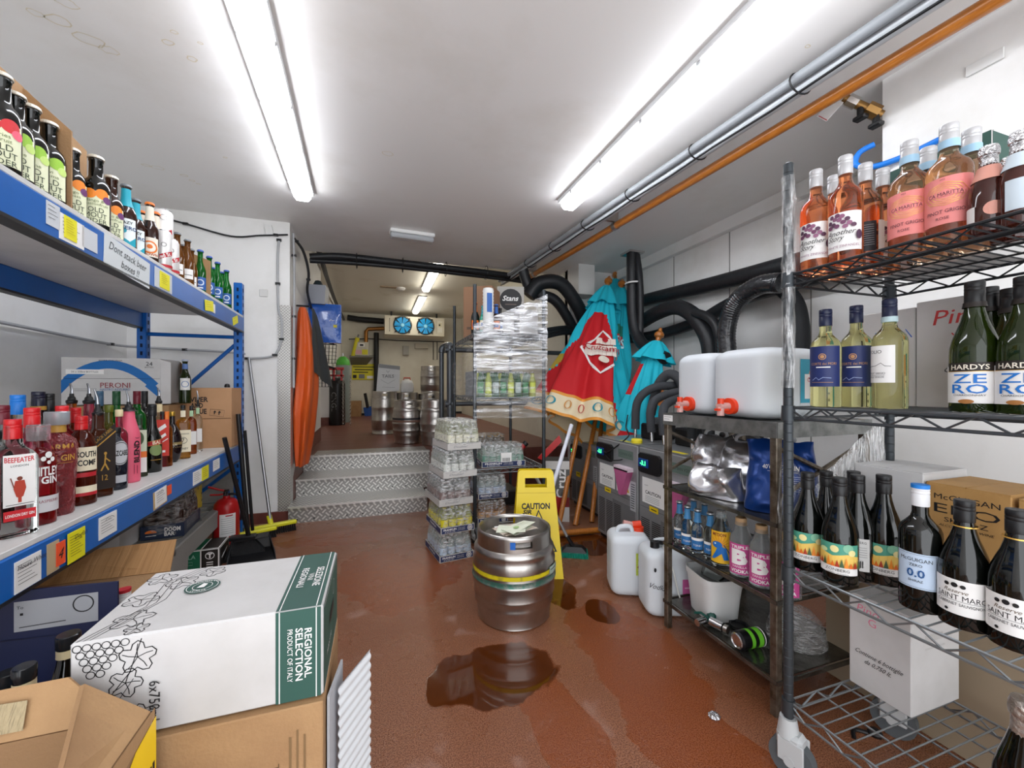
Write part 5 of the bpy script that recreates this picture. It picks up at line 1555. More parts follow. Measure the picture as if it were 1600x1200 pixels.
# lower wine shelf
def zon():
    it = [('r', -.047, .047, .030, .050, WPRINT), ('r', -.047, .047, .050, .108, ink('#4f9c86')), ('p', [(-.047, .05), (.047, .05), (.047, .078), (.02, .084), (-.01, .076), (-.047, .086)], ink('#e8c463'))]
    it += [('c', -.006, .094, .009, ink('#e9dd9c')), ('c', .022, .099, .011, ink('#7fb89a')), ('c', .03, .088, .008, ink('#e9dd9c')), ('c', -.03, .088, .010, ink('#c9d9a0'), .006)]
    for k in range(11):
        x = -.043 + k * .0086
        it.append(('p', [(x - .0045, .05), (x + .0045, .05), (x, .064 + .012 * ((k * 5) % 4) / 3)], (ink('#d9691e'), ink('#a8381c'), ink('#3e5a3a'), ink('#e88a2c'))[k % 4]))
    it += [('t', 'ZONBERG', 0, .0425, .007, INK, {'fit': .045}), ('t', 'CABERNET SAUVIGNON', 0, .034, .003, INK, {'fit': .04})]
    return it
ZB3 = LV[1]
for px_, top, x, l_, kind in ((1262, 738, 1.165, 'black wine bottle with landscape label, nearest the front post', 0), (1291, 736, 1.27, 'black wine bottle behind and between the first two landscape labels', 0), (1312, 746, 1.165, 'black wine bottle with full landscape label reading ZONBERG in front', 0), (1334, 736, 1.36, 'black wine bottle rearmost, its cap against the white carton', 0),
                              (1340, 742, 1.235, 'black wine bottle turned to show a barcode back label', 1), (1381, 742, 1.27, 'black wine bottle with landscape label left of the blue capped bottle', 0)):
    lab = zon() if not kind else [('r', -.02, .03, .030, .115, ink('#d4d4d2')), ('t', 'ZONBERG', .005, .105, .006, INK, {'fit': .035})] + [('l', [(-.014, .092 - k * .006), (.024, .092 - k * .006)], .001, GREY2) for k in range(5)] + [('l', [(-.01 + k * .004, .040), (-.01 + k * .004, .058)], .002, INK) for k in range(7)]
    rackb(px_, top, x, ZB3, 'burg', GL_DARK, ('screw', BLACK), l_, .040, lab=lab, turn=-.12)
rackb(1438, 757, 1.20, ZB3, 'bord', GL_DARK, ('screw', mat('white_cap', '#dfe1e4', .35)), 'black wine bottle with white cap, blue top and pale blue 0.0 label', .038, lab=[('r', -.038, .038, .055, .135, ink('#b9cbe0')), ('l', [(-.035, .058), (.035, .058), (.035, .132), (-.035, .132), (-.035, .058)], .0008, INK), ('t', 'McGUIGAN', 0, .120, .008, INK, {'fit': .055}), ('t', 'ZERO', 0, .108, .006, INK), ('t', '0.0', 0, .090, .017, ink('#1d4f86'), {'bold': .02}), ('t', 'SHIRAZ', 0, .073, .005, INK)], turn=-.2, topc=ink('#1f7cd0'))
def marc():
    return [('r', -.05, .05, .032, .105, WPRINT), ('t', 'SAINT MARC', 0, .068, .011, INK, {'fit': .078}), ('t', 'Reserve', -.006, .081, .008, ink('#6a5a4a'), {'slant': .4}), ('t', 'CABERNET SAUVIGNON', 0, .054, .006, INK, {'fit': .075}), ('l', [(-.04, .061), (.04, .061)], .0006, INK),
            ('c', -.02, .093, .004, INK), ('c', -.008, .094, .005, INK), ('c', .004, .093, .004, INK), ('c', -.02, .040, .003, INK)]
for px_, top, x, l_ in ((1507, 781, 1.205, 'black wine bottle with large white SAINT MARC label, left one'), (1590, 796, 1.205, 'black wine bottle with white SAINT MARC label, nearest the right photo edge')):
    rackb(px_, top, x, ZB3, 'burg', GL_DARK, ('screw', BLACK), l_, .041, lab=marc(), neck=(.79, .80, GOLDF, 1.22), turn=-.15)
GOLDCARD = mat('golden_brown_card', '#b78d55', .7, var=(7, '#a87f49', .4, .7))
carton('wine_carton', 'open topped white carton behind the landscape label bottles', (1.50, .765, ZB3 + .003), (.20, .165, .275), mat('creased_white_card', '#c9c8c8', .6, bump=(9, .6)), 0, tape=None)
carton('wine_carton', 'golden brown carton printed ERO SHIRAZ 0.0 behind the blue capped bottle', (1.50, .60, ZB3 + .003), (.20, .155, .255), GOLDCARD, 0, [('left', [('t', 'McGUIGAN', .0, .225, .014, INK, {'fit': .12}), ('t', 'ERO', .0, .195, .024, INK, {'fit': .12}), ('t', 'SHIRAZ', 0, .168, .012, INK, {'fit': .08}), ('t', 'ALCOHOL FREE WINE', 0, .152, .006, INK, {'fit': .10, 'slant': .3}), ('t', '0.0', .0, .12, .034, ink('#1d5a86'), {'bold': .02}), ('t', 'The McGuigan', .01, .09, .008, INK, {'fit': .07}), ('t', 'family has over', .01, .078, .008, INK, {'fit': .07})])])
carton('wine_carton', 'second golden brown carton with red marker strokes, cut by the photo edge', (1.50, .42, ZB3 + .003), (.20, .185, .25), GOLDCARD, 0, [('left', [('l', [(.02, .13), (-.02, .14), (-.03, .12), (0, .10), (.03, .10)], .003, scr), ('l', [(.02, .09), (-.01, .07), (.02, .05)], .003, scr)])])
# bottom shelf
pz = LV[0]
x_, y_ = 1.26, .64
root = carton('wine_carton', 'white wine carton marked in pink felt pen alone on the bottom wire shelf', (1.465, .762, pz + .003), (.215, .15, .272), WCARD, math.radians(0),
              [('left', [('t', 'Pino', -.025, .235, .022, ink('#d97a94'), {'slant': .2, 'fit': .055}), ('t', 'G', -.015, .205, .022, ink('#d97a94')), ('t', 'Contiene 6 bottiglie', -.0, .105, .013, INK, {'slant': .45, 'fit': .115}), ('t', 'da 0,750 lt.', -.0, .085, .013, INK, {'slant': .45, 'fit': .065})]), ('front', [('r', -.05, .03, .19, .21, ink('#b9b7b5')), ('r', -.05, .04, .17, .175, ink('#b9b7b5'))])], flaps=False)
carton('carton', 'long brown carton lying under the wire rack against the pier', (1.80, .60, .0), (.30, 1.0, .42), mat('grey_brown_card', '#a08f78', .8), 0, flaps=False)
rackb(1605, 1085, 1.17, pz, 'champ', GL_DARK, ('foil', mat('silver_rose_foil', '#b9b0a8', .3, .7, bump=(80, .8))), 'dark sparkling bottle on the bottom wire shelf, cut by the right photo edge', .045, 'sparkling_bottle', h=.30)
b = MB(); b.tube(arcpts([(0, 0, 0), (.03, .02, .006), (.06, 0, .004)]), .006, BLACK, 8); b.lathe([(.018, 0), (.02, .008), (.014, .016), (0, .018)], BLACK, 14, c=(.08, -.01, 0))
x, y = onz(1335, 1150, .01); tag(b.build('bottle_stopper', loc=(x, y, .0)), 'small black pourer dropped on the floor under the bottom wire shelf', 'stopper')

# ------------------------------------------------------------ steel utility rack
RUST = mat('stained_steel', '#7d7468', .4, .75, var=(20, '#4e4132', .4, .65), bump=(50, .3))
TRAY = mat('wet_steel_tray', '#77756f', .22, .8, var=(9, '#4c4a45', .35, .65), bump=(16, .5))
sr = thing('steel_rack', 'rusty steel rack with four tray shelves between coolers and wire rack', 'shelf rack', (0, 0, 0))
SX0, SX1, SY0, SY1 = 1.27, 1.71, 1.005, 1.535
SL = (.124, .391, .649, .984)
for x in (SX0, SX1):
    for y in (SY0, SY1):
        b = MB(); b.bb(x - .013, x + .013, y - .013, y + .013, 0, .984, RUST, bev=.002); b.build('post', sr)
for z in SL:
    b = MB()
    b.bb(SX0 + .0, SX1, SY0 + .0, SY1, z - .006, z - .002, TRAY)
    t_ = .052 if z > .9 else .014
    m_ = mat('galvanised_steel', '#8f918f', .35, .7, var=(16, '#6d6f6e', .4, .65), bump=(30, .3)) if z > .9 else TRAY
    b.bb(SX0 - .016, SX0 - .010, SY0 - .014, SY1 + .014, z - t_, z, m_)
    b.bb(SX1 + .010, SX1 + .016, SY0 - .014, SY1 + .014, z - t_, z, m_)
    b.bb(SX0 - .014, SX1 + .014, SY0 - .018, SY0 - .012, z - t_, z, m_)
    b.bb(SX0 - .014, SX1 + .014, SY1 + .012, SY1 + .018, z - t_, z, m_)
    b.build('tray_shelf', sr)
for s in range(2):
    y = (SY0, SY1)[s]
    b = MB(); b.cyl((SX0, y, .90), (SX1, y, .72), .008, RUST, 6); b.cyl((SX0, y, .72), (SX1, y, .90), .008, RUST, 6); b.build('cross_brace', sr)
b = MB(); b.deco([('r', .0, .06, -.035, -.008, WPRINT), ('l', [(.006, -.016), (.05, -.016)], .002, GREY2), ('l', [(.006, -.026), (.04, -.026)], .002, GREY2)], sidex(SX0 - .0165, SY1 + .01, SL[3])); b.build('sticker', sr)

# jerrycans
JC = mat('translucent_white_plastic', '#dde2e7', .3, trans=.12, ior=1.2)
REDCAP = mat('orange_red_cap', '#e2401c', .35)
PINKCAP = mat('clear_pink_tap', '#e9b3ac', .2, trans=.3)
def rbox(b, sx, sy, sz, m, n=5.0, seg=40, c=(0, 0, 0), ribs=0.0):
    """rounded-square drum"""
    prof = []
    k = .045
    for i in range(7):
        a = PI / 2 * i / 6
        prof.append((1 - k / .12 * (1 - math.sin(a)) , k * (1 - math.cos(a)) * .9))
    body = [(p, z) for p, z in prof]
    top = [(p, sz - z) for p, z in reversed(prof)]
    mid = [(1 - ribs * (j % 2), k + (sz - 2 * k) * j / 12) for j in range(1, 12)]
    b.lathe([(0.001, 0)] + body + mid + top + [(.001, sz)], m, seg, c=c, sq=n, sxy=(sx / 2, sy / 2))
def tap(root, p, d, L_=.05):
    b = MB(); p, d = Vector(p), Vector(d).normalized()
    b.cyl(p, p + d * .022, .031, REDCAP, 20); b.build('red_cap', root)
    b = MB(); b.cyl(p + d * .02, p + d * (.02 + L_), .014, PINKCAP, 14); b.cyl(p + d * (.01 + L_), p + d * (.01 + L_) - Vector((0, 0, .035)), .013, PINKCAP, 12); b.build('tap_spout', root)
    b = MB(); b.cyl(p + d * (.01 + L_) + Vector((0, 0, .01)), p + d * (.01 + L_) + Vector((0, 0, .03)), .012, REDCAP, 12); b.box(p + d * (.005 + L_) + Vector((0, 0, -.012)), (.05, .02, .008), REDCAP); b.build('tap_lever', root)
def jerry_side(label, x0, x1, y0, y1, z, h, tapy):
    root = thing('jerrycan', label, 'jerrycan', ((x0 + x1) / 2, (y0 + y1) / 2, z))
    b = MB(); rbox(b, x1 - x0, y1 - y0, h, JC); b.build('can_body', root)
    tap(root, (-(x1 - x0) / 2 + .003, tapy, .045), (-1, -.05, 0))
    b = MB()
    mp = flat((-(x1 - x0) / 2 - .002, 0, 0), (0, -1, 0), (0, 0, 1), (-1, 0, 0))
    return root
j1 = jerry_side('white jerrycan with red tap lying on the steel rack, further one', 1.30, 1.60, 1.325, 1.535, SL[3] + .001, .265, .0)
j2 = jerry_side('larger looking white jerrycan with red tap and picture sticker on the steel rack', 1.285, 1.63, 1.06, 1.315, SL[3] + .001, .265, .01)
b = MB()
b.deco([('r', -.04, .075, .06, .22, ink('#2f9cb8')), ('p', [(.0, .16), (.075, .12), (.075, .22), (.02, .22)], ink('#e0a07a')), ('p', [(.03, .06), (.075, .06), (.075, .15)], ink('#3a3a40')), ('r', -.02, .05, .075, .165, WPRINT), ('l', [(.0, .15), (.03, .15)], .005, INK), ('l', [(.02, .09), (.045, .09)], .008, GREY2), ('l', [(.02, .11), (.045, .11)], .006, GREY2), ('o', .0, .145, .008, .002, ink('#c83a4a'))], flat((.04, -.1285, 0), (1, 0, 0), (0, 0, 1), (0, -1, 0)), base=.001)
b.build('picture_sticker', j2)

# pouches on shelf two
SILV = mat('silver_pouch_foil', '#cfcfd3', .26, .9, bump=(10, .5))
BLUP = mat('blue_pouch_foil', '#123c84', .3, .3, bump=(9, .5))
def pouch(label, loc, size, m, rz=0.0, seed=0, tilt=0.0, squash=.35, items=None, handle=True):
    root = thing('foil_pouch', label, 'pouch', loc, rz)
    sx, sy, sz = size
    def fn(u, v):
        a = 2 * PI * u
        w_ = 1 - squash * v ** 2
        d_ = (1 - v) ** .55 * 1.0 + .04
        ca, sa = math.cos(a), math.sin(a)
        x = sx / 2 * w_ * math.copysign(abs(ca) ** .6, ca)
        y = sy / 2 * d_ * math.copysign(abs(sa) ** .6, sa)
        z = v * sz
        q = noise.noise(Vector((x * 11 + seed, y * 9, z * 9)))
        q2 = abs(noise.noise(Vector((x * 17 + seed, y * 12 + z * 9, z * 8 + 4))))
        k = min(1, v * 6)
        return (x + .022 * q * k, y + (.030 * q - .045 * q2) * k + tilt * v * sz, z - .02 * q2 * k)
    b = MB(); b.grid(fn, 44, 28, m, closed=True); b.build('pouch_body', root, sharp=60)
    if handle:
        hm = mat('grey_pouch_handle', '#a9abae', .4)
        b = MB()
        b.tube([(.045 * math.cos(t) , tilt * sz + .002, sz * .985 + .028 * math.sin(t)) for t in [2 * PI * i / 18 for i in range(18)]], .007, hm, 8, closed=True)
        b.build('carry_handle', root)
    if items:
        b = MB(); b.deco(items, flat((0, -sy / 2 * .72, 0), (1, 0, 0), (0, .16 if tilt == 0 else tilt * .9, 1), (0, -1, 0)), base=.018); b.build('print', root)
    return root
pouch('crumpled silver pouch with grey handle at the far end of the steel rack', (1.42, 1.42, SL[2] + .001), (.20, .12, .24), SILV, math.radians(-55), 3, .25)
pouch('crumpled silver pouch slumped in the middle of the steel rack, handle showing', (1.42, 1.27, SL[2] + .001), (.24, .13, .23), SILV, math.radians(-62), 9, .35)
pouch('low silver pouch corner lying in front of the other silver pouches', (1.36, 1.33, SL[2] + .001), (.22, .12, .13), SILV, math.radians(-70), 21, -.1, .2, handle=False)
pouch('deep blue drinks pouch with white lettering slumping over the steel rack edge', (1.41, 1.10, SL[2] + .001), (.23, .14, .26), BLUP, math.radians(-50), 14, .1, .15, [('t', "40'CLOCK GIN", .0, .165, .016, WPRINT, {'fit': .11, 'slant': .1}), ('l', [(-.04, .15), (.05, .15)], .001, WPRINT)] + [('l', [(.0, .135 - k * .007), (.06, .135 - k * .007)], .0016, ink('#aebcd8')) for k in range(8)])

# shelf three bottles
FT = [('r', -.028, .028, .018, .055, ink('#2a6ca8')), ('r', -.028, .028, .055, .066, WPRINT), ('t', 'TONIC', 0, .035, .008, WPRINT)]
for k, (px_, x, top) in enumerate(((1062, 1.33, 785), (1074, 1.31, 789), (1090, 1.315, 792), (1110, 1.33, 795), (1101, 1.42, 790), (1084, 1.42, 787))):
    rackb(px_, top, x, SL[1], 'beer', GL_CLEAR, ('crown', mat('silver_crown', '#a9acb0', .3, .8)), 'small clear tonic bottle with blue neck foil on the steel rack', .027, 'tonic_bottle', h=.185, lab=FT, neck=(.70, .93, ink('#3f7fb0'), 1.06), group='blue foiled tonic bottles')
TN = [('r', -.04, .04, .015, .14, ink('#e8b52a')), ('t', 'MITION', -.004, .127, .012, ink('#7a2a1c'), {'bold': .03, 'fit': .05})]
TN += [('l', [(0, .085), (.045 * math.cos(a) * .8, .085 + .04 * math.sin(a))], .002, ink('#d97a1c')) for a in [PI * i / 9 for i in range(10)]]
TN += [('c', -.01, .088, .017, ink('#1d6ab8'), .013), ('p', [(-.005, .09), (.02, .075), (.03, .03), (.012, .03), (.005, .055), (-.02, .03), (-.03, .03), (-.015, .06)], ink('#1d6ab8')), ('c', -.016, .092, .003, ink('#d0e8f4')), ('l', [(.012, .09), (.03, .06), (.036, .03)], .003, ink('#123a6a'))]
rackb(1127, 800, 1.315, SL[1], 'blend', GL_CLEAR, ('cork', mat('clear_dome', '#d4d8da', .1, trans=.8)), 'clear bottle with orange label and blue lizard on the steel rack', .038, 'spirit_bottle', h=.215, lab=TN, caph=.03, turn=-.1)
PV = [('r', -.042, .042, .012, .125, ink('#c4488c')), ('t', 'TRIPLE', 0, .113, .011, WPRINT, {'fit': .06, 'bold': .02}), ('t', 'B', 0, .076, .05, WPRINT, {'bold': .06, 'wide': 1.3}), ('t', 'VANILLA', 0, .040, .008, WPRINT, {'fit': .05}), ('t', 'VODKA', 0, .024, .012, WPRINT, {'bold': .03, 'fit': .06})]
for px_, x, l_ in ((1158, 1.315, 'pink labelled vodka bottle next to the blue lizard bottle'), (1190, 1.315, 'pink labelled vodka bottle beside the near rusty post'), (1231, 1.33, 'pink labelled vodka bottle seen behind the wrapped grey post')):
    rackb(px_, 810, x, SL[1], 'blend', mat('cloudy_clear_glass', '#e6eaec', .12, trans=.9, ior=1.3), ('cork', mat('pale_cork', '#c9a77c', .7)), l_, .040, 'vodka_bottle', h=.215, lab=PV, caph=.028, turn=-.15)
# bottom shelf of the steel rack
root = thing('plastic_bin', 'white plastic tub holding bottle fittings on the bottom of the steel rack', 'tub', (1.385, 1.385, SL[0]), math.radians(-12))
PW = mat('dull_white_plastic', '#cfcfce', .4)
b = MB(); b.lathe([(.78, 0), (.80, .005), (.93, .15), (.93, .155), (1.0, .155), (1.0, .18), (.96, .18), (.955, .15), (.77, .01), (.001, .01)], PW, 48, sq=5, sxy=(.09, .10)); b.build('tub_body', root)
x, y = 1.38, 1.33
b = MB(); b.lathe([(.03, 0), (.03, .09), (.012, .12), (.012, .16)], GL_CLEAR, 18); o = b.build('clear_bottle', loc=(1.345, 1.40, .315)); o.rotation_euler = (1.9, 0, .9)
tag(o, 'clear glass bottle leaning head first out of the white tub', 'bottle')
b = MB(); b.cyl((0, 0, 0), (.05, -.04, .05), .016, BLACK, 12); b.box((.055, -.045, .055), (.05, .03, .03), BLACK, bev=.006); b.cyl((.02, .03, .03), (-.03, .04, .06), .012, BLACK, 10); tag(b.build('pump_head', loc=(1.385, 1.345, .27)), 'black pump head resting inside the white tub', 'pump')
x, y = onz(1118, 975, SL[0] + .02)
root = thing('keg_coupler', 'dark green and steel keg coupler lying on the bottom tray', 'coupler', (x, y, SL[0]), .3)
GC = mat('dark_green_plastic', '#0f4a40', .4)
b = MB(); b.cyl((0, -.03, .02), (0, .02, .022), .019, CHROME, 14); b.cyl((.0, -.035, .02), (0, -.05, .02), .016, STEEL, 14); b.build('steel_body', root)
b = MB(); b.cyl((.01, .02, .02), (.045, .045, .03), .018, GC, 14); b.box((.03, .03, .03), (.05, .03, .03), GC, rz=.5, bev=.008); b.build('green_body', root)
b = MB(); b.cyl((-.01, .04, .02), (-.05, .05, .018), .014, CHROME, 12); b.tube([(0, .03, .03), (-.02, .05, .05), (-.05, .06, .055)], .005, GC, 7); b.build('lever', root)
x, y = onz(1172, 998, SL[0] + .03)
root = thing('drink_can', 'green and black drink can lying on its side on the bottom steel tray', 'can', (x, y, SL[0] + .032), math.radians(-4))
b = MB(); b.T = Matrix.Rotation(PI / 2, 4, 'Y')
cm_ = mat('black_can', '#1c1c20', .3, .5)
b.lathe([(.024, -.06), (.033, -.052), (.033, .05), (.028, .058)], cm_, 24)
b.lathe([(.0335, -.02), (.0335, -.005)], ink('#6cc42c'), 24); b.lathe([(.0335, .012), (.0335, .032)], ink('#6cc42c'), 24); b.lathe([(.0335, .038), (.0335, .042)], WPRINT, 24)
b.build('can_body', root)
b = MB(); b.T = Matrix.Rotation(PI / 2, 4, 'Y'); b.lathe([(.028, -.061), (.024, -.064), (.02, -.060), (0, -.060)], CHROME, 20); b.build('lid', root)
b = MB(); b.lathe([(.10, 0), (.098, .03), (.085, .075), (.055, .11), (.02, .125), (.001, .126)], film_mat('scratched_clear_plastic', .3, 30), 32)
tag(b.build('clear_dome', loc=(1.545, 1.14, SL[0] + .002)), 'scratched clear plastic dome behind the can on the bottom steel tray', 'dome cover')
b = MB(); b.lathe([(.035, 0), (.036, .012), (.03, .012), (.028, .004), (0, .004)], BLACK, 20); x, y = onz(1155, 985, SL[0]); tag(b.build('black_disc', loc=(x + .02, y + .02, SL[0])), 'small round black lid behind the green can', 'lid')

# floor jerrycans
def jerry_up(label, cx, cy, sx, sy, h, rz):
    root = thing('jerrycan', label, 'jerrycan', (cx, cy, 0), rz)
    b = MB()
    rbox(b, sx, sy, h, JC, n=5, ribs=.008)
    b.build('can_body', root)
    b = MB(); b.tube(arcpts([(-sx * .28, 0, h - .01), (-sx * .22, 0, h + .022), (sx * .05, 0, h + .026), (sx * .12, 0, h - .01)]), .012, JC, 10); b.build('carry_handle', root)
    return root
j3 = jerry_up('white jerrycan on the wet floor with green label and red cap', 1.30, 1.895, .21, .20, .315, math.radians(-22))
b = MB(); b.cyl((.06, .02, .31), (.06, .02, .335), .03, REDCAP, 20); b.build('red_cap', j3)
b = MB(); b.cyl((-.02, .02, .355), (.03, .02, .345), .015, PINKCAP, 12); b.cyl((.03, .02, .345), (.075, .02, .35), .018, REDCAP, 14); b.cyl((.06, .02, .33), (.06, .02, .35), .012, REDCAP, 12); b.build('tap', j3)
b = MB(); b.deco([('r', .02, .085, .12, .235, ink('#b9c94a')), ('l', [(.03, .16), (.05, .2), (.07, .15)], .008, ink('#8c2a2a')), ('l', [(.03, .14), (.075, .14)], .004, INK)], FRONT(-.1005), base=.002); b.build('green_label', j3)
j4 = jerry_up('white jerrycan with Vodka written by hand and a black pump on top', 1.36, 1.665, .235, .19, .315, math.radians(-18))
b = MB(); b.deco([('t', 'Vodka', -.072, .155, .024, ink('#4a4c50'), {'slant': .3, 'rot': -.25}), ('c', -.085, .235, .006, INK, .010), ('r', .045, .11, .10, .19, ink('#c45a96')), ('l', [(.055, .15), (.1, .15)], .006, ink('#e8c0d8'))], FRONT(-.0955), base=.002); b.build('handwriting', j4)
b = MB(); b.cyl((-.06, -.02, .31), (-.06, -.02, .345), .022, BLACK, 18); b.cyl((-.06, -.02, .34), (-.02, -.02, .335), .010, BLACK, 10); b.cyl((.0, -.03, .335), (.12, -.04, .315), .020, mat('clear_tube_body', '#d8dcdc', .1, trans=.8), 14); b.build('pump', j4)
b = MB(); b.tube(arcpts([(-.03, -.05, .33), (-.01, -.115, .25), (.02, -.125, .12), (.06, -.13, .02), (.10, -.12, .006)]), .004, mat('clear_hose', '#d9d9d4', .3), 7); b.build('hose', j4)
# ------------------------------------------------------------ casks and kegs
def cask(name, label, x, y, z, h, r, rz=0.0, bands=(), group=None, slot=True, kind='cask'):
    root = thing(name, label, 'keg', (x, y, z), rz, group)
    if kind == 'cask':
        rp_ = [(.83, 0), (.86, .01), (.85, .03), (.90, .17), (.93, .20), (.925, .215), (.945, .29), (.965, .30), (.965, .315), (.955, .33), (.985, .44), (1.0, .46), (1.0, .48), (.975, .50), (.975, .60), (.985, .66), (.96, .70), (.94, .74), (.955, .76), (.95, .79), (.90, .82), (.885, .83)]
    else:
        rp_ = [(.93, 0), (.98, .008), (.98, .03), (.95, .04), (.95, .12), (.99, .14), (.99, .30), (1.0, .31), (1.0, .34), (.985, .35), (.985, .60), (1.0, .61), (1.0, .64), (.985, .65), (.985, .78), (.95, .82), (.94, .83)]
    b = MB(); b.lathe([(p[0] * r, p[1] * h) for p in rp_] + [(.80 * r, .86 * h), (0, .88 * h)], STEEL, 56); b.build('keg_body', root, sharp=60)
    top = [(rp_[-1][0], .83), (.875 if kind == 'cask' else .94, .97), (.87 if kind == 'cask' else .95, .99), (.84 if kind == 'cask' else .92, 1.0), (.81 if kind == 'cask' else .89, .985), (.80 if kind == 'cask' else .88, .86)]
    pr = []
    for (a, c) in zip(top[:-1], top[1:]):
        n = 6 if abs(a[1] - c[1]) > .08 else 1
        pr += [((a[0] + (c[0] - a[0]) * i / n) * r, (a[1] + (c[1] - a[1]) * i / n) * h) for i in range(n)]
    pr.append((top[-1][0] * r, top[-1][1] * h))
    def sk(a, zz):
        a = (a + PI / 2) % PI
        a = min(a, PI - a)
        return slot and a < .30 and .875 * h < zz < .955 * h
    b = MB(); b.lathe(pr, STEEL, 72, skip=sk); b.build('top_skirt', root, sharp=60)
    for (z0, z1, m_) in bands:
        def rad(t):
            for (ra, za), (rb, zb) in zip(rp_[:-1], rp_[1:]):
                if za <= t <= zb:
                    return (ra + (rb - ra) * (t - za) / max(1e-6, zb - za)) * r
            return r
        b = MB(); b.lathe([(rad(z0 + (z1 - z0) * i / 4) + .0016, (z0 + (z1 - z0) * i / 4) * h) for i in range(5)], m_, 56, skip=lambda a, zz: False); b.build('painted_band', root)
    return root
YBAND, GBAND = mat('yellow_band_paint', '#c9b81c', .4, var=(30, '#8a7f2a', .5, .7)), mat('green_band_paint', '#3f6a5c', .4, .4, var=(30, '#7a7f78', .45, .6))
kx, ky = dep(803, 1.99)
k0 = cask('cask', 'steel cask with yellow and green painted bands standing on the wet floor, papers on top', kx, ky, 0, .425, .205, math.radians(-6), ((.56, .605, YBAND), (.485, .535, GBAND)))
b = MB(); b.deco([('r', -.012, .012, .372, .405, ink('#1c62b8'))], cylmap(.1795), base=.003); b.build('blue_tape', k0, rz=-.25)
b = MB(); b.deco([('r', -.05, .05, .235, .27, mat('worn_label', '#9db0a4', .5)), ('l', [(-.04, .255), (.04, .255)], .004, INK)], cylmap(.203), base=.0035); b.build('worn_label', k0, rz=.95)
PAPER, PAPER2 = ink('#dfe3cf'), ink('#cbbcae')
R3 = random.Random(5)
for k in range(7):
    b = MB(); a = R3.uniform(-.6, .6)
    ca, sa = math.cos(a), math.sin(a)
    w_, d_ = R3.uniform(.07, .10), R3.uniform(.035, .05)
    ox, oy, oz = R3.uniform(-.03, .03), R3.uniform(-.03, .03), .392 + k * .003
    pts = [(-w_, -d_), (w_, -d_ * .8), (w_ * .95, d_), (-w_, d_ * .9)]
    P = [(kx + ox + p[0] * ca - p[1] * sa, ky + oy + p[0] * sa + p[1] * ca, oz + .006 * (i % 2)) for i, p in enumerate(pts)]
    m_ = (PAPER2, PAPER, ink('#b9a99a'), WPRINT)[k % 4] if k < 6 else PAPER
    b.sheet(*P, m_, .0012)
    if k == 6:
        b.T = Matrix.Translation((kx + ox, ky + oy, oz + .005)) @ Matrix.Rotation(a, 4, 'Z')
        b.deco([('c', -.03, -.005, .018, ink('#a9c98a'), .012), ('l', [(.0, .01), (.06, .012)], .0015, ink('#8fae7a'))], flat((0, 0, 0), (1, 0, 0), (0, 1, 0), (0, 0, 1)), base=.003)
    tag(b.build('paper_sheet'), 'crumpled used label paper in the loose pile on top of the yellow banded cask' if k < 6 else 'pale green printed paper lying uppermost on the yellow banded cask', 'paper', 'papers on the cask' if k < 6 else None)
BRB = mat('brown_band_paint', '#7a5a4c', .4)
def kegat(label, px, Z, h, r, z=UPF, bands=(), kind='cask', rz=0.0, name='cask', group=None):
    x, y = dep(px, Z)
    return cask(name, label, x, y, z, h, r, rz, bands, group, kind=kind)
kegat('steel cask with dark and brown bands, nearest on the upper floor by the steps', 638, 4.93, .52, .19, bands=((.50, .55, BRB), (.555, .60, ink('#2a2a2e'))))
kegat('steel cask behind the grey rail posts beside the brown banded cask', 681, 4.80, .53, .19, rz=.6)
kegat('steel keg at the left end of the keg group with pale bottom rim', 601, 5.95, .62, .185, kind='keg', name='keg')
kegat('steel keg behind the brown banded cask under the white jug', 635, 6.20, .60, .18, kind='keg', name='keg')
kegat('steel keg under the tall stacked keg near the back wall', 672, 6.35, .58, .20, kind='keg', name='keg')
kegat('tall steel keg stacked on top of the other kegs below the cooling unit', 674, 6.38, .43, .17, z=UPF + .58, kind='keg', name='keg')
x, y = dep(606, 5.95)
root = thing('paper_sack', 'white paper bag printed TAILS standing on the kegs', 'bag', (x, y - .05, UPF + .62), face(x, y))
b = MB()
b.add([(-.16, -.06, 0), (.16, -.06, 0), (.16, .06, 0), (-.16, .06, 0), (-.13, -.02, .40), (.17, -.02, .37), (.17, .02, .37), (-.13, .02, .40)], [(3, 2, 1, 0), (4, 5, 6, 7), (0, 1, 5, 4), (1, 2, 6, 5), (2, 3, 7, 6), (3, 0, 4, 7)], mat('white_paper_bag', '#d7d9da', .6, bump=(9, .5)))
b.build('bag_body', root)
b = MB(); b.deco([('t', 'TAILS', .0, .22, .045, GREY2, {'fit': .17, 'bold': .01}), ('l', [(-.02, .30), (0, .27), (.02, .30)], .006, GREY2), ('l', [(-.1, .17), (0, .11), (.1, .17)], .003, GREY2), ('l', [(-.08, .06), (.10, .055)], .003, GREY2), ('p', [(-.127, .345), (.168, .315), (.17, .368), (-.13, .398)], mat('grey_bag_fold', '#8f9193', .6))], flat((0, -.062, 0), (1, 0, 0), (0, .1, 1), (0, -1, 0)), base=.002); b.build('print', root)
x, y = dep(636, 6.15)
root = thing('milk_jug', 'white plastic container with red handle beside the white bag on the kegs', 'jug', (x, y, UPF + .60), face(x, y))
b = MB(); b.lathe([(.09, 0), (.10, .01), (.10, .12), (.07, .18), (.03, .20)], PW, 24, sq=4); b.build('jug_body', root)
b = MB(); b.tube([(-.05, -.03, .17), (-.045, -.03, .22), (.045, -.03, .22), (.05, -.03, .17)], .010, mat('red_jug_handle', '#b8432f', .4), 8); b.build('red_handle', root)
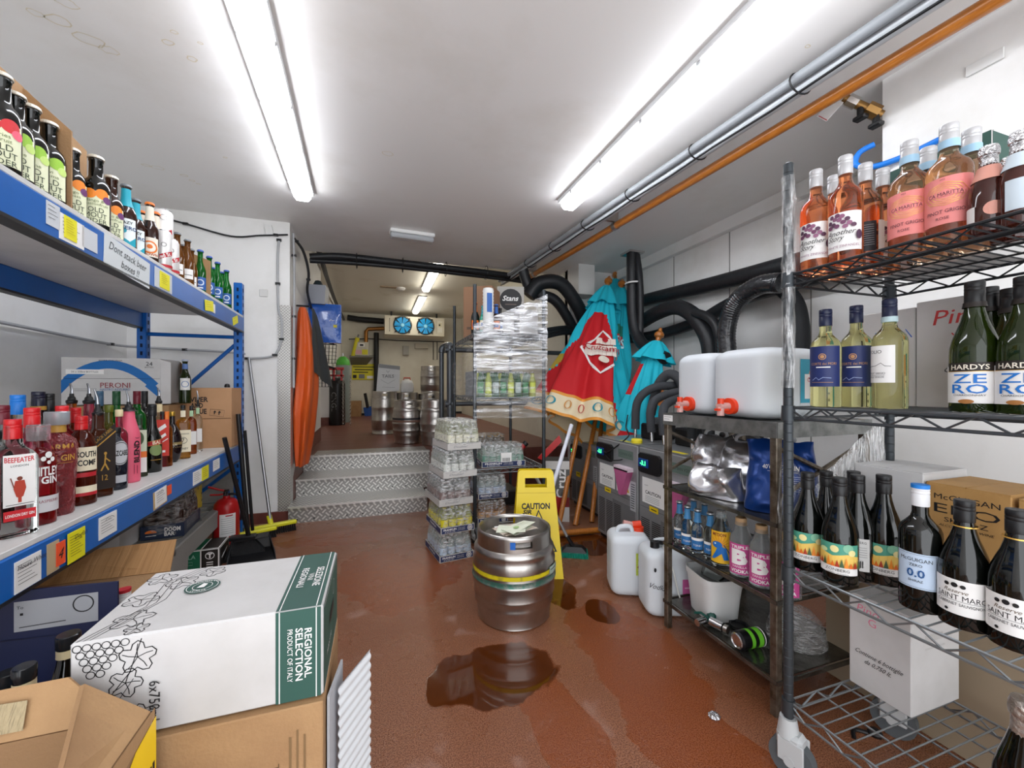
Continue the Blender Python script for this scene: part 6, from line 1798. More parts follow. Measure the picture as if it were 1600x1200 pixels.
# rail of grey tube clamps
KP = mat('grey_tube_clamp_steel', '#62666a', .4, .6)
root = thing('guard_rail', 'grey tubular guard rail with clamp elbows beside the top of the steps', 'rail', (.64, 4.42, UPF))
o0 = Vector((.64, 4.42, UPF))
x1, y1, z1 = dep(690, 4.46, 551)
b = MB(); b.cyl((x1 - .64, y1 - 4.42, 0), (x1 - .64, y1 - 4.42, z1 - UPF), .026, KP, 14); b.cyl((x1 - .64, y1 - 4.42, 0), (x1 - .64, y1 - 4.42, .012), .055, KP, 18); b.build('post', root)
x2, y2, z2 = dep(703, 4.25, 540)
b = MB(); b.cyl((x2 - .64, y2 - 4.42, -.43 if y2 < 4.25 else 0), (x2 - .64, y2 - 4.42, z2 - UPF), .034, KP, 14); b.build('post', root)
b = MB(); b.tube(arcpts([(x1 - .64, y1 - 4.42, z1 - UPF), (x1 - .63, y1 - 4.42, z1 - UPF + .05), (x1 - .58, y1 - 4.44, z1 - UPF + .08), (x2 - .64, y2 - 4.42, z2 - UPF)]), .036, KP, 12); b.build('elbow', root)
for zz, nm in ((1.50, 'top_rail'), (.93, 'mid_rail')):
    b = MB(); b.cyl((x2 - .64, y2 - 4.42, zz - UPF), (2.09 - .64, y2 - 4.42, zz - UPF), .024, KP, 12); b.build(nm, root)
    b = MB(); b.cyl((2.085 - .64, y2 - 4.42, zz - UPF), (2.098 - .64, y2 - 4.42, zz - UPF), .05, KP, 18); b.cyl((2.05 - .64, y2 - 4.42, zz - UPF), (2.09 - .64, y2 - 4.42, zz - UPF), .032, KP, 14); b.build('flange', root)
    b = MB(); b.cyl((x2 - .69, y2 - 4.42, zz - UPF), (x2 - .59, y2 - 4.42, zz - UPF), .034, KP, 14); b.build('clamp', root)

# ------------------------------------------------------------ back wall of the upper cellar
EV = mat('cream_enamel', '#d2cab6', .4)
root = thing('cooling_unit', 'cream ceiling cooling unit with two blue lit fans on the back wall', 'cooling unit', (.86, 9.9, 2.36))
b = MB()
b.prism([(0, .0), (0, .44), (.55, .44), (.55, .10), (.35, -.04)], lambda a, c, o: Vector((-.70 + o, a, c)), 1.39, EV)
b.build('casing', root)
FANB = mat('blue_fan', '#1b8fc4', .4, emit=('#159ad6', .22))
for fx in (-.30, .235):
    b = MB()
    b.T = Matrix.Translation((fx, -.002, .225)) @ Matrix.Rotation(PI / 2, 4, 'X')
    b.lathe([(.205, .0), (.205, .012), (0, .012)], mat('dark_fan_well', '#15303c', .5), 36)
    for k in range(7):
        a0 = 2 * PI * k / 7
        pts = [(.04 * math.cos(a0), .04 * math.sin(a0), .014), (.19 * math.cos(a0 - .15), .19 * math.sin(a0 - .15), .014), (.19 * math.cos(a0 + .55), .19 * math.sin(a0 + .55), .022), (.04 * math.cos(a0 + .9), .04 * math.sin(a0 + .9), .022)]
        b.add(pts, [(0, 1, 2, 3)], FANB)
    b.lathe([(.045, .012), (.045, .034), (0, .038)], mat('fan_hub', '#8fd6ee', .4), 18)
    fan_ = b.build('fan', root)
    b = MB()
    b.T = Matrix.Translation((fx, -.002, .225)) @ Matrix.Rotation(PI / 2, 4, 'X')
    for k in range(1, 8):
        rr = .03 + k * .026
        b.tube([(rr * math.cos(2 * PI * i / 28), rr * math.sin(2 * PI * i / 28), .046) for i in range(28)], .0016 if k < 7 else .006, BLACK, 4, closed=True)
    for k in range(12):
        a = 2 * PI * k / 12
        b.tube([(.03 * math.cos(a), .03 * math.sin(a), .047), (.215 * math.cos(a), .215 * math.sin(a), .044)], .0022, BLACK, 4)
    for k in range(4):
        a = PI / 4 + PI / 2 * k
        b.box((.222 * math.cos(a), .222 * math.sin(a), .02), (.03, .03, .04), BLACK)
    b.build('fan_guard', fan_)
b = MB()
b.bb(-.60, -.585, -.004, 0, .07, .38, ink('#8a867c')); b.build('seam_strip', root)
b = MB(); b.deco([('r', .53, .64, .09, .36, ink('#ddd8ca')), ('r', .545, .63, .22, .33, ink('#cfc7a6')), ('c', .575, .27, .022, INK), ('r', .49, .495, .05, .40, ink('#8a867c')), ('c', -.592, .08, .01, INK), ('c', -.592, .37, .01, INK)], FRONT(0), base=.003); b.build('control_label', root)
for sx in (-.55, .52):
    b = MB(); b.bb(sx - .02, sx + .02, .1, .16, .44, .558, BLACK); b.build('hanger', root)
def wallbox(name, label, cat, px, py, wpx, hpx, d, m, y=10.49, prints=None):
    x, yy, z = aty(px, y, py)
    Z = yy / ray(px)[1]
    s = Z / FPX
    root = thing(name, label, cat, (x, y, z))
    b = MB(); b.bb(-wpx * s / 2, wpx * s / 2, -d, 0, -hpx * s / 2, hpx * s / 2, m, bev=.006); b.build('body', root)
    if prints:
        b = MB(); b.deco(prints(wpx * s, hpx * s), FRONT(-d), base=.002); b.build('print', root)
    return root
YP = ink('#d9cf2a')
wallbox('safety_poster', 'yellow safety notice board on the cream wall below the control box', 'sign', 568, 581, 34, 25, .012, YP, prints=lambda w, h: [('r', -w * .45, w * .45, h * .28, h * .33, INK), ('r', -w * .38, w * .4, h * .1, h * .16, INK), ('r', -w * .45, w * .2, -h * .06, 0, INK), ('r', -w * .45, -w * .3, -h * .4, -h * .2, INK), ('r', -w * .2, w * .05, -h * .42, -h * .15, GREY2), ('r', w * .15, w * .42, -h * .42, -h * .25, WPRINT)])
wallbox('control_box', 'cream pump control box with yellow stickers on the back wall', 'control box', 566, 546, 20, 21, .18, mat('cream_box', '#c9c4b4', .4), prints=lambda w, h: [('r', -w * .25, w * .2, h * .15, h * .4, WPRINT), ('r', w * .0, w * .42, -h * .42, -h * .05, YP), ('r', -w * .45, -w * .02, -h * .4, -h * .1, ink('#d9a9b4')), ('r', -w * .15, w * .1, h * .2, h * .34, INK)])
wallbox('junction_box', 'small grey socket box on the back wall under the cooling unit', 'box', 634, 548, 9, 14, .08, mat('grey_box', '#a7a69e', .5))
wallbox('junction_box', 'wider pale box under the right part of the cooling unit', 'box', 658, 541, 20, 8, .10, mat('pale_box', '#bdb8a8', .5))
b = MB(); P_ = [aty(p[0], 10.30, p[1]) for p in ((545, 556), (583, 556), (583, 563), (545, 566))]
q = [Vector(p) for p in P_]
b.sheet(aty(546, 10.2, 557), aty(584, 10.2, 557), aty(584, 10.49, 556), aty(546, 10.49, 556), mat('grey_shelf_steel', '#7d7b74', .4, .4), .02)
b.sheet(aty(546, 10.2, 558), aty(583, 10.2, 558), aty(573, 10.48, 570), aty(548, 10.48, 570), mat('grey_shelf_steel', '#7d7b74', .4, .4), .01)
tag(b.build('wall_bracket_shelf'), 'grey steel drip shelf on the back wall under the control box', 'shelf')
def wpipe(label, pts, r, m, y=10.42, cat='pipe', name='wall_pipe'):
    P = [Vector(aty(p[0], y + (p[2] if len(p) > 2 else 0), p[1])) for p in pts]
    o0 = P[0].copy()
    root = thing(name, label, cat, o0)
    b = MB(); b.tube([p - o0 for p in P], r, m, 10); b.build('pipe', root)
    return root
COP = mat('tarnished_copper', '#a9743c', .35, .8)
wpipe('copper pipe bending down into the control box on the back wall', [(602, 513), (575, 514), (572, 518), (572, 536)], .045, COP)
wpipe('black vertical pipe on the back wall between the poster and the kegs', [(588, 520), (588, 545), (588, 600), (586, 640)], .06, DUCT)
wpipe('thick black insulated pipe under the upper ceiling left of the cooling unit', [(543, 496), (560, 499), (600, 502)], .07, DUCT)
wpipe('thin grey cable run across the back wall under the cooling unit', [(545, 530), (575, 529), (620, 532), (694, 534)], .012, CABD, name='cable', cat='cable')
wpipe('thin vertical wires hanging right of the junction boxes on the back wall', [(677, 534), (677, 562), (683, 562), (683, 534)], .010, CABD, name='cable', cat='cable')
x, y, z = aty(551, 10.2, 541)
b = MB(); b.cyl((0, 0, -.24), (.10, 0, .22), .05, YP, 14); b.cyl((.10, 0, .22), (.125, 0, .30), .02, GREY2, 10); tag(b.build('gas_detector_tube', loc=(x, 10.35, z)), 'leaning yellow cylinder between the left wall and the control box', 'cylinder')
x, y = onz(557, 650, UPF); y = 10.3
carton('carton', 'small plain brown carton on the upper floor by the back wall', (aty(556, 10.2)[0], 10.25, UPF), (.24, .3, .36), CARD, 0, flaps=False)
b = MB(); b.T = Matrix.Rotation(-.18, 4, 'Y')
b.bb(-.10, .10, -.015, .015, 0, .22, ink('#1f4f9c')); b.cyl((0, 0, .2), (0, 0, .55), .035, BLACK, 10)
tag(b.build('shovel', loc=(aty(577, 10.1)[0], 10.2, UPF)), 'blue bladed shovel leaning on the back wall left of the kegs', 'shovel')
# gas cylinders
def gascyl(label, px, Z, r, h, body, shoulder, zb=UPF):
    x, y = dep(px, Z)
    root = thing('gas_cylinder', label, 'gas cylinder', (x, y, zb))
    b = MB(); b.lathe([(r * .95, 0), (r, .02), (r, h * .84)], body, 24); b.build('cylinder_body', root)
    b = MB(); b.lathe([(r, h * .84), (r * .9, h * .91), (r * .5, h * .96), (r * .25, h * .97)], shoulder, 24); b.build('shoulder', root)
    b = MB(); b.cyl((0, 0, h * .96), (0, 0, h * 1.02), .02, CHROME, 10); b.build('valve', root)
    return root
BLKP = mat('black_enamel', '#1a1a1c', .35)
g1 = gascyl('black gas cylinder with a chain hanging down its front', 527, 7.3, .135, .88, BLKP, BLKP)
b = MB(); b.deco([('t', 'CNGL', 0, 0, .09, ink('#8a8a8c'), {'rot': -PI / 2})], lambda a, c, o: cylmap(.135)(a, c + .42, o), base=.002); b.build('painted_letters', g1, rz=-.35)
gascyl('grey gas cylinder with green shoulder behind the black one', 536, 7.85, .13, 1.32, mat('grey_cyl', '#8b9693', .4), ink('#4fae3c'))
x, y = dep(538, 7.12)
root = thing('steel_chain', 'steel chain hanging in front of the black gas cylinder', 'chain', (x, y, UPF))
b = MB()
for s_, xo in ((0, -.02), (1, .10)):
    n = 26
    for k in range(n):
        z = .90 - k * .035
        a = (k % 2) * PI / 2 + .3
        b.tube([(xo + .012 * math.cos(t) * math.cos(a), .012 * math.cos(t) * math.sin(a), z + .022 * math.sin(t)) for t in [2 * PI * i / 8 for i in range(8)]], .004, CHROME, 4, closed=True)
b.build('links', root)
x, y = dep(522, 7.05)
root = thing('pressure_regulator', 'red gas regulator bracket above the black gas cylinder', 'regulator', (x, y, 1.33))
b = MB(); rm = ink('#b83a3e')
for s in (-.12, .0, .12):
    b.bb(s - .015, s + .015, -.02, .02, -.10, .10, rm)
b.bb(-.16, .16, -.02, .02, .08, .13, rm); b.bb(-.16, .16, -.02, .02, -.03, .0, rm)
b.build('frame', root)

# ------------------------------------------------------------ things hung on the passage wall
ORC = mat('orange_nylon', '#d2571a', .5, bump=(8, .4))
GRC = mat('dark_grey_nylon', '#3f4244', .5, bump=(8, .4))
root = thing('hanging_coat', 'long orange coat with dark grey upper layer hanging on the passage wall', 'coat', (-.60, 3.98, .43))
def coat(u, v):
    z = v * 1.38
    wid = .04 + .15 * math.sin(PI * min(1, (1 - v) * 1.25) * .62) ** 1.2
    dep_ = .03 + .055 * math.sin(PI * (1 - v) * .95) ** .8 if v < 1 else .025
    a = 2 * PI * u
    k = 1 + .16 * math.sin(5 * a + 3 * v)
    yy = wid * math.cos(a) * k
    xx = dep_ * math.sin(a) * k
    return (xx - .03 + .02 * math.sin(PI * v), yy + .09 * math.sin(PI * min(1, (1 - v) * 1.5)) , z)
b = MB(); b.grid(coat, 44, 34, ORC, closed=True); b.build('orange_coat', root)
b = MB()
P = [(.035, .02, 1.36), (.10, .10, 1.1), (.15, .20, .80), (.14, .27, .62), (.12, .24, .60), (.13, .10, .68), (.10, .0, .95), (.04, -.04, 1.3)]
b.grid(lambda u, v: tuple(Vector((.045 + .13 * u * (1 - v) ** .7 + .012 * math.sin(u * 9), .0 + u * (.05 + .30 * (1 - v)) + .02 * (1 - v), .66 + .72 * v + .16 * (1 - v) * (1 - u)))), 12, 14, GRC)
b.build('grey_lining', root)
b = MB(); b.tube([(.05, .04, .35), (.06, .06, .7), (.05, .05, .95)], .004, BLACK, 5); b.build('zip', root)
b = MB(); b.cyl((-.085, .02, 1.40), (.02, .02, 1.40), .008, BLACK, 8); b.build('hook', root)
# strap bag
def onside(px, py, x=-.60):
    r_ = ray(px)
    Z = x / r_[0]
    return Vector((x, r_[1] * Z, EYE + (606 - py) * Z / FPX))
BLQ = mat('glossy_blue_vinyl', '#2a64c4', .22, bump=(16, 1.0), coat=.5)
x, y, z = dep(507, 4.35, 506)
root = thing('blue_vinyl_bag', 'glossy blue padded square bag hanging above the wire baskets', 'bag', (x, y, z), math.radians(4))
b = MB()
def pad(sgn):
    return lambda u, v: ((u - .5) * .325, sgn * (.035 + .02 * (1 - (2 * u - 1) ** 4) * (1 - (2 * v - 1) ** 4)) - .02, (v - .5) * .41)
b.grid(pad(-1), 14, 14, BLQ)
b.grid(pad(1), 14, 14, BLQ)
b.bb(-.165, .165, -.053, .013, -.207, -.200, BLQ); b.bb(-.165, .165, -.053, .013, .200, .207, BLQ)
b.bb(-.168, -.160, -.053, .013, -.205, .205, BLQ); b.bb(.160, .168, -.053, .013, -.205, .205, BLQ)
b.build('bag_body', root)
b = MB(); b.bb(-.205, -.165, -.05, .02, -.19, .20, mat('blue_fabric_side', '#0f4aa6', .5)); b.build('side_gusset', root)
b = MB(); b.deco([('r', .09, .125, -.045, -.015, YP), ('l', [(.05, .02), (.065, .04), (.08, .025), (.10, .03)], .006, ink('#dfe6f2'))], FRONT(-.078)); b.build('label', root)
BWI = mat('black_coated_wire', '#18191b', .4)
BLH = ink('#1b2a7a')
for kz, lb in ((553, 'upper of the two black wire baskets under the blue bag'), (590, 'lower of the two black wire baskets under the blue bag')):
    x, y, z = dep(503, 4.55, kz)
    root = thing('wire_basket', lb, 'basket', (x, y, z), math.radians(4))
    b = MB()
    W2, H2, D2 = .15, .105, .10
    for k in range(9):
        t = -W2 + k * 2 * W2 / 8
        b.tube([(t, -D2 / 2, H2), (t * .9, -D2 / 2 + .01, -H2), (t * .9, D2 / 2, -H2), (t, D2 / 2, H2)], .0022, BWI, 4)
    for k in range(6):
        zz = -H2 + k * 2 * H2 / 5
        b.tube([(-W2, D2 / 2, zz), (-W2, -D2 / 2, zz), (W2, -D2 / 2, zz), (W2, D2 / 2, zz)], .0022 if k < 5 else .006, BWI, 5)
    b.build('wire_body', root)
    b = MB(); b.tube(arcpts([(-.15, -.05, H2), (-.05, -.07, H2 + .025), (.06, -.07, H2 + .02), (.13, -.05, H2)]), .010, BWI, 7); b.cyl((-.07, -.068, H2 + .02), (.05, -.072, H2 + .025), .018, BLH, 10); b.build('handle', root)
x, y, z = dep(482, 4.3, 462)
root = thing('wall_tub', 'small grey tub with odds and ends fixed high on the passage wall', 'tub', (-.60, y, z - .10))
b = MB(); b.add([(-.07, -.12, 0), (.07, -.12, 0), (.07, .12, 0), (-.07, .12, 0), (-.085, -.15, .19), (.085, -.15, .19), (.085, .15, .19), (-.085, .15, .19)], [(3, 2, 1, 0), (0, 1, 5, 4), (1, 2, 6, 5), (2, 3, 7, 6), (3, 0, 4, 7)], mat('grey_tub_plastic', '#a4a8b2', .5)); b.build('tub_body', root)
b = MB(); b.lathe([(0, 0), (.04, .01), (.05, .04), (.035, .07), (0, .08)], ink('#8a4a22'), 14, c=(.01, .05, .16)); tag(b.build('orange_sponge', loc=(-.60, y, z - .10)), 'brown orange sponge sticking out of the grey wall tub', 'sponge')
b = MB(); b.lathe([(0, 0), (.045, .01), (.05, .05), (.03, .09), (0, .10)], ink('#243236'), 14, c=(.0, -.05, .16)); tag(b.build('dark_glove', loc=(-.60, y, z - .10)), 'dark rolled glove sticking out of the grey wall tub', 'glove')

# ------------------------------------------------------------ end-on wire rack with tonics
fr_ = thing('wire_rack', 'dark wire rack wrapped in stretch film standing end-on before the guard rail', 'shelf rack', (0, 0, 0))
FX0, FX1, FY0, FY1 = .655, 1.185, 2.80, 3.60
for z in (.12, .514, 1.03, 1.495):
    wire_deck(fr_, FX0, FX1, FY0, FY1, z, GREYWIRE, step=.05)
for x in (FX0, FX1):
    for y in (FY0, FY1):
        b = MB(); b.cyl((x, y, .10), (x, y, 1.835), .0135, DARKPOST, 12); b.build('post', fr_)
        caster(fr_, x, y, .11, .2)
WRAPH = film_mat('layered_stretch_wrap', .42, 14, tint='#f4f6fa', stretch=(.5, .5, 5))
WRAPL = film_mat('single_stretch_wrap', .16, 12, tint='#f4f6fa', stretch=(.7, .7, 4))
def wrapgrid(P, nu=26, nv=18, wob=.02, seed=0, m=None):
    P = [Vector(p) for p in P]
    nrm = (P[1] - P[0]).cross(P[3] - P[0]).normalized()
    b = MB()
    b.grid(lambda u, v: tuple(P[0].lerp(P[1], u).lerp(P[3].lerp(P[2], u), v) + nrm * wob * noise.noise(Vector((u * 4 + seed, v * 14, seed)))), nu, nv, m or WRAPL)
    return b.build('stretch_wrap', fr_)
y_ = FY0 - .022
wrapgrid([(FX0 - .015, y_, .88), (FX1 + .018, y_, .88), (FX1 + .018, y_, 1.30), (FX0 - .015, y_, 1.30)], seed=1)
wrapgrid([(FX0 - .015, y_ - .006, 1.22), (FX1 + .018, y_ - .006, 1.24), (FX1 + .018, y_ - .006, 1.80), (FX0 - .015, y_ - .006, 1.545)], seed=5, m=WRAPH)
wrapgrid([(FX1 + .02, FY0, .9), (FX1 + .02, FY1, .9), (FX1 + .02, FY1, 1.8), (FX1 + .02, FY0, 1.8)], seed=9)
wrapgrid([(FX0 - .018, FY1, 1.05), (FX0 - .018, FY0, 1.0), (FX0 - .018, FY0, 1.40), (FX0 - .018, FY1, 1.32)], 12, 10, seed=12)

def pack(label, x, y, z, nx, ny, rz, tray, trayp, liquid, capc, labc, h=.160, film='shrink_film_clear', sp=.054, both=None):
    root = thing('tonic_pack', label, 'multipack', (x, y, z), rz)
    W_, D_ = nx * sp + .008, ny * sp + .008
    b = MB(); b.bb(-W_ / 2, W_ / 2, -D_ / 2, D_ / 2, 0, .006, tray)
    th = .042
    for s in (-1, 1):
        b.bb(-W_ / 2, W_ / 2, s * D_ / 2 - .0015, s * D_ / 2 + .0015, 0, th, tray)
        b.bb(s * W_ / 2 - .0015, s * W_ / 2 + .0015, -D_ / 2, D_ / 2, 0, th, tray)
    b.build('card_tray', root)
    b = MB()
    if trayp == 'navy':
        nv_ = ink('#27355f')
        b.deco([('r', -W_ / 2 + .004, W_ / 2 - .004, .004, th - .004, nv_), ('t', 'FRANKLIN', -W_ * .24, .026, .012, WPRINT, {'bold': .03, 'fit': W_ * .38}), ('t', '& SONS LTD', -W_ * .24, .012, .007, WPRINT, {'fit': W_ * .3}), ('t', 'TONICS, SODAS', W_ * .10, .027, .006, WPRINT, {'fit': W_ * .22}), ('t', '& SOFT DRINKS', W_ * .10, .017, .006, WPRINT, {'fit': W_ * .22}),
                ('c', W_ * .36, .022, .018, WPRINT), ('c', W_ * .36, .022, .014, nv_), ('c', W_ * .36, .022, .010, WPRINT), ('c', W_ * .36, .022, .004, nv_)], FRONT(-D_ / 2 - .0015))
        b.deco([('r', -D_ / 2 + .004, D_ / 2 - .004, .004, th - .004, nv_), ('t', 'FRANKLIN', 0, .023, .014, WPRINT, {'fit': D_ * .4, 'bold': .03})], sidex(-W_ / 2 - .0015))
    else:
        b.deco([('t', 'Double!', -W_ * .12, .020, .014, GREY2, {'slant': .4, 'fit': W_ * .4}), ('l', [(-W_ * .45, .034), (W_ * .45, .038)], .001, GREY2)], FRONT(-D_ / 2 - .0015))
    b.build('tray_print', root)
    gm = mat('tonic_glass_' + liquid.lstrip('#'), liquid, .06, trans=.8, ior=1.3)
    cm = mat('tonic_cap_' + capc.lstrip('#'), capc, .35, .4)
    lm = ink(labc)
    for i in range(nx):
        for j in range(ny):
            if j > 1 and i > 0 and i < nx - 1 and ny > 4:
                pass
            b = MB()
            c = ((i - (nx - 1) / 2) * sp, (j - (ny - 1) / 2) * sp, .006)
            r = .0255
            b.lathe([(r, 0), (r, h * .52), (r * .8, h * .66), (r * .5, h * .78), (r * .42, h * .92)], gm, 10, c=c)
            b.lathe([(r * .5, h * .93), (r * .55, h * .97), (r * .4, h), (0, h)], cm, 8, c=c)
            if j < 2 or i < 1:
                b.lathe([(r + .0006, h * .22), (r + .0006, h * .50)], lm, 10, c=c)
            b.build('bottle', root)
    b = MB()
    F_ = film_mat(film, .30, 45, stretch=(1, 1, 2))
    hh = h + .010
    b.grid(lambda u, v: ((W_ / 2 + .002 - .012 * v ** 4) * math.copysign(min(1, abs(math.cos(2 * PI * u)) ** .35), math.cos(2 * PI * u)), (D_ / 2 + .002 - .012 * v ** 4) * math.copysign(min(1, abs(math.sin(2 * PI * u)) ** .35), math.sin(2 * PI * u)), .03 + v * (hh - .03) + .003 * math.sin(u * 80)), 48, 6, F_, closed=True)
    b.bb(-W_ / 2 + .012, W_ / 2 - .012, -D_ / 2 + .012, D_ / 2 - .012, hh - .001, hh, F_)
    b.build('shrink_film', root)
    return root
WTRAY = mat('white_tray_card', '#bdbab6', .7)
ang = math.radians(9)
stk = ((.455, 0, 'navy', '#e6efe9', '#c9ccd0', '#b9cbdc', 'bottom'), (.462, .176, 'navy', '#dfe6a8', '#c9c06a', '#d9cf2a', 'second from the floor'), (.452, .352, 'double', '#d9ddda', '#c9ccd0', '#7d6a66', 'middle'), (.478, .528, 'double', '#e4e9e2', '#c9ccd0', '#d0d3cc', 'fourth from the floor'), (.505, .704, 'double', '#dfe2c9', '#c9c9bc', '#d4d2bc', 'topmost'))
for (x, z, tr, lq, cp, lbc, nm) in stk:
    pack('shrink wrapped tray of small mixer bottles, %s in the free standing stack' % nm, x, 2.72, z, 4, 6, ang, WTRAY, tr, lq, cp, lbc, h=.160 if z < .7 else .175)
pack('tray of clear tonics with barcode sticker on the lower film wrapped rack shelf', .89, 2.96, .517, 6, 4, math.radians(-2), WTRAY, 'navy', '#e6efe9', '#c9ccd0', '#6d9a88', h=.150)
x, y = .93, 2.84
b = MB(); b.deco([('r', -.04, .04, -.03, .035, WPRINT)] + [('l', [(-.03 + k * .006, -.025), (-.03 + k * .006, .0)], .0028, INK) for k in range(10)], flat((.90, 2.838, .585), (1, 0, 0), (0, 0, 1), (0, -1, 0)), base=.008); b.prism([(-.041, -.031), (.041, -.031), (.041, .036), (-.041, .036)], flat((.90, 2.838, .585), (1, 0, 0), (0, 0, 1), (0, -1, 0)), .006, WPRINT)
tag(b.build('barcode_card'), 'white barcode card stuck on the front of the tray of clear tonics', 'card')
pack('tray of brown capped tonics behind the barcode tray', .88, 3.30, .517, 5, 4, 0, WTRAY, 'navy', '#b9a06a', '#a97f3a', '#b9c6cc', h=.185)
pack('tray of pale blue labelled tonics on top of the lowest rack pack', .79, 2.95, .298, 4, 5, math.radians(2), WTRAY, 'navy', '#e6efe9', '#c9ccd0', '#b3c4dc', h=.150)
pack('tray of ginger coloured mixers at the bottom of the film wrapped rack', .79, 2.95, .123, 4, 5, math.radians(1), WTRAY, 'navy', '#c9a070', '#c9ccd0', '#d09a5a', h=.150)
x, y = dep(790, 3.0)
# green label bottles on the second shelf
GL2 = mat('mixer_green_glass', '#3d7a4c', .06, trans=.6, ior=1.3)
k = 0
for row, yy in ((0, 2.87), (1, 2.96)):
    for i in range(8):
        lm = (ink('#3f8a54'), ink('#c9d45a'), ink('#a9b8b4'))[(i + row) % 3]
        bottle('juice_bottle', 'green labelled mixer bottle in the film wrapped row on the rack', (.715 + i * .058, yy, 1.031), .19, .026, 'blend', GL2 if (i + row) % 3 != 1 else mat('lime_juice', '#c4cf5c', .1, trans=.5, ior=1.3), ('crown', CHROME), [('r', -.024, .024, .03, .11, lm), ('t', 'pixl', 0, .07, .016, WPRINT, {'slant': .3})], group='green labelled mixers behind film', rz=-.3)
# top shelf goods
carton('carton', 'large brown carton with black printed window on top of the wrapped rack', (.82, 3.24, 1.498), (.24, .24, .41), mat('dull_brown_card', '#8d6a50', .8), math.radians(-32), [('left', [('r', -.08, .10, .13, .25, INK), ('l', [(-.10, .07), (.10, .07)], .035, ink('#5a4433')), ('l', [(-.1, .03), (.1, .03)], .006, ink('#4a3626'))]), ('front', [('l', [(-.09, .08), (.09, .08)], .02, ink('#5a4433'))])])
root = thing('round_print_carton', 'grey carton with black round badge at the back of the wrapped rack top', 'box', (1.15, 3.50, 1.60), math.radians(-14))
b = MB(); b.bb(-.12, .12, -.06, .10, -.10, .41, mat('pale_grey_card', '#a7a49e', .6)); b.build('carton_body', root)
b = MB(); b.deco([('c', 0, .29, .10, INK), ('t', 'Stans', 0, .305, .045, WPRINT, {'slant': .3, 'fit': .14, 'bold': .02}), ('l', [(-.05, .25), (.05, .25)], .008, ink('#6a5a54'))], FRONT(-.06)); b.build('badge', root)
for (x, yy, h, r, m_, cp, lb, l_) in ((.70, 2.98, .25, .032, GL_DARK, SW['orange'], SW['orange'], 'dark bottle with orange label on top of the wrapped rack by the post'), (.755, 2.95, .22, .028, mat('teal_bottle', '#2f9c86', .2), SW['teal'], SW['cream'], 'teal bottle with cream label on top of the wrapped rack'),
                                      (.80, 3.0, .20, .028, GL_BROWN, SW['red'], SW['cream'], 'brown bottle with red cap on top of the wrapped rack'), (.86, 2.96, .24, .030, GL_BROWN, SW['blue'], SW['orange'], 'brown bottle with blue neck and orange label behind the rack post'), (.90, 2.99, .22, .026, GL_BROWN, BLACK, SW['white'], 'brown bottle with white label right of the blue necked one')):
    bottle('syrup_bottle', l_, (x, yy, 1.497), h, r, 'beer', m_, ('crown', cp), [('r', -.03, .03, .04, .11, lb), ('r', -.02, .02, .06, .09, SW['blue'])], neck=(.7, .92, cp, 1.06))
root = thing('cup_sleeve', 'tall white sleeve of stacked cups standing behind the rack front post', 'cup stack', (.78, 2.90, 1.497))
b = MB(); b.lathe([(.038, 0)] + [(.038 + (.004 if k % 2 else 0), .02 + k * .012) for k in range(26)] + [(.036, .34)], WHITE, 20); b.build('cups', root)
b = MB(); b.deco([('r', -.02, .02, .16, .30, SW['blue'])], cylmap(.043)); b.build('print', root)
for (x, yy, sx, sz, l_) in ((.90, 3.02, .20, .16, 'white carton seen blurred through the stretch film, left one'), (1.08, 2.95, .18, .20, 'white carton seen blurred through the stretch film, right one'), ):
    carton('white_carton', l_, (x + .03, yy + .04, 1.498), (sx * .85, .14, sz), WCARD, 0, flaps=False)
for (x, sx, sz, l_) in ((.84, .30, .13, 'grey carton low in the film wrapped rack'), ):
    carton('carton', l_, (.92, 3.25, 1.033), (.42, .28, .20), mat('grey_silver_card', '#8c9094', .5), 0, flaps=False)
b = MB(); b.bb(-.2, .2, -.14, .14, 0, .12, BLACK, bev=.01); tag(b.build('black_crate', loc=(.93, 3.33, .125)), 'black plastic crate at the back of the lowest wrapped rack shelf', 'crate')
b = MB(); b.cyl((0, 0, 0), (.10, -.02, .09), .022, RED, 12); b.cyl((.10, -.02, .09), (.12, -.02, .11), .024, BLACK, 10); tag(b.build('red_torch', loc=(1.03, 3.10, .545)), 'red handled tool lying beside the tonic trays on the wrapped rack', 'tool')

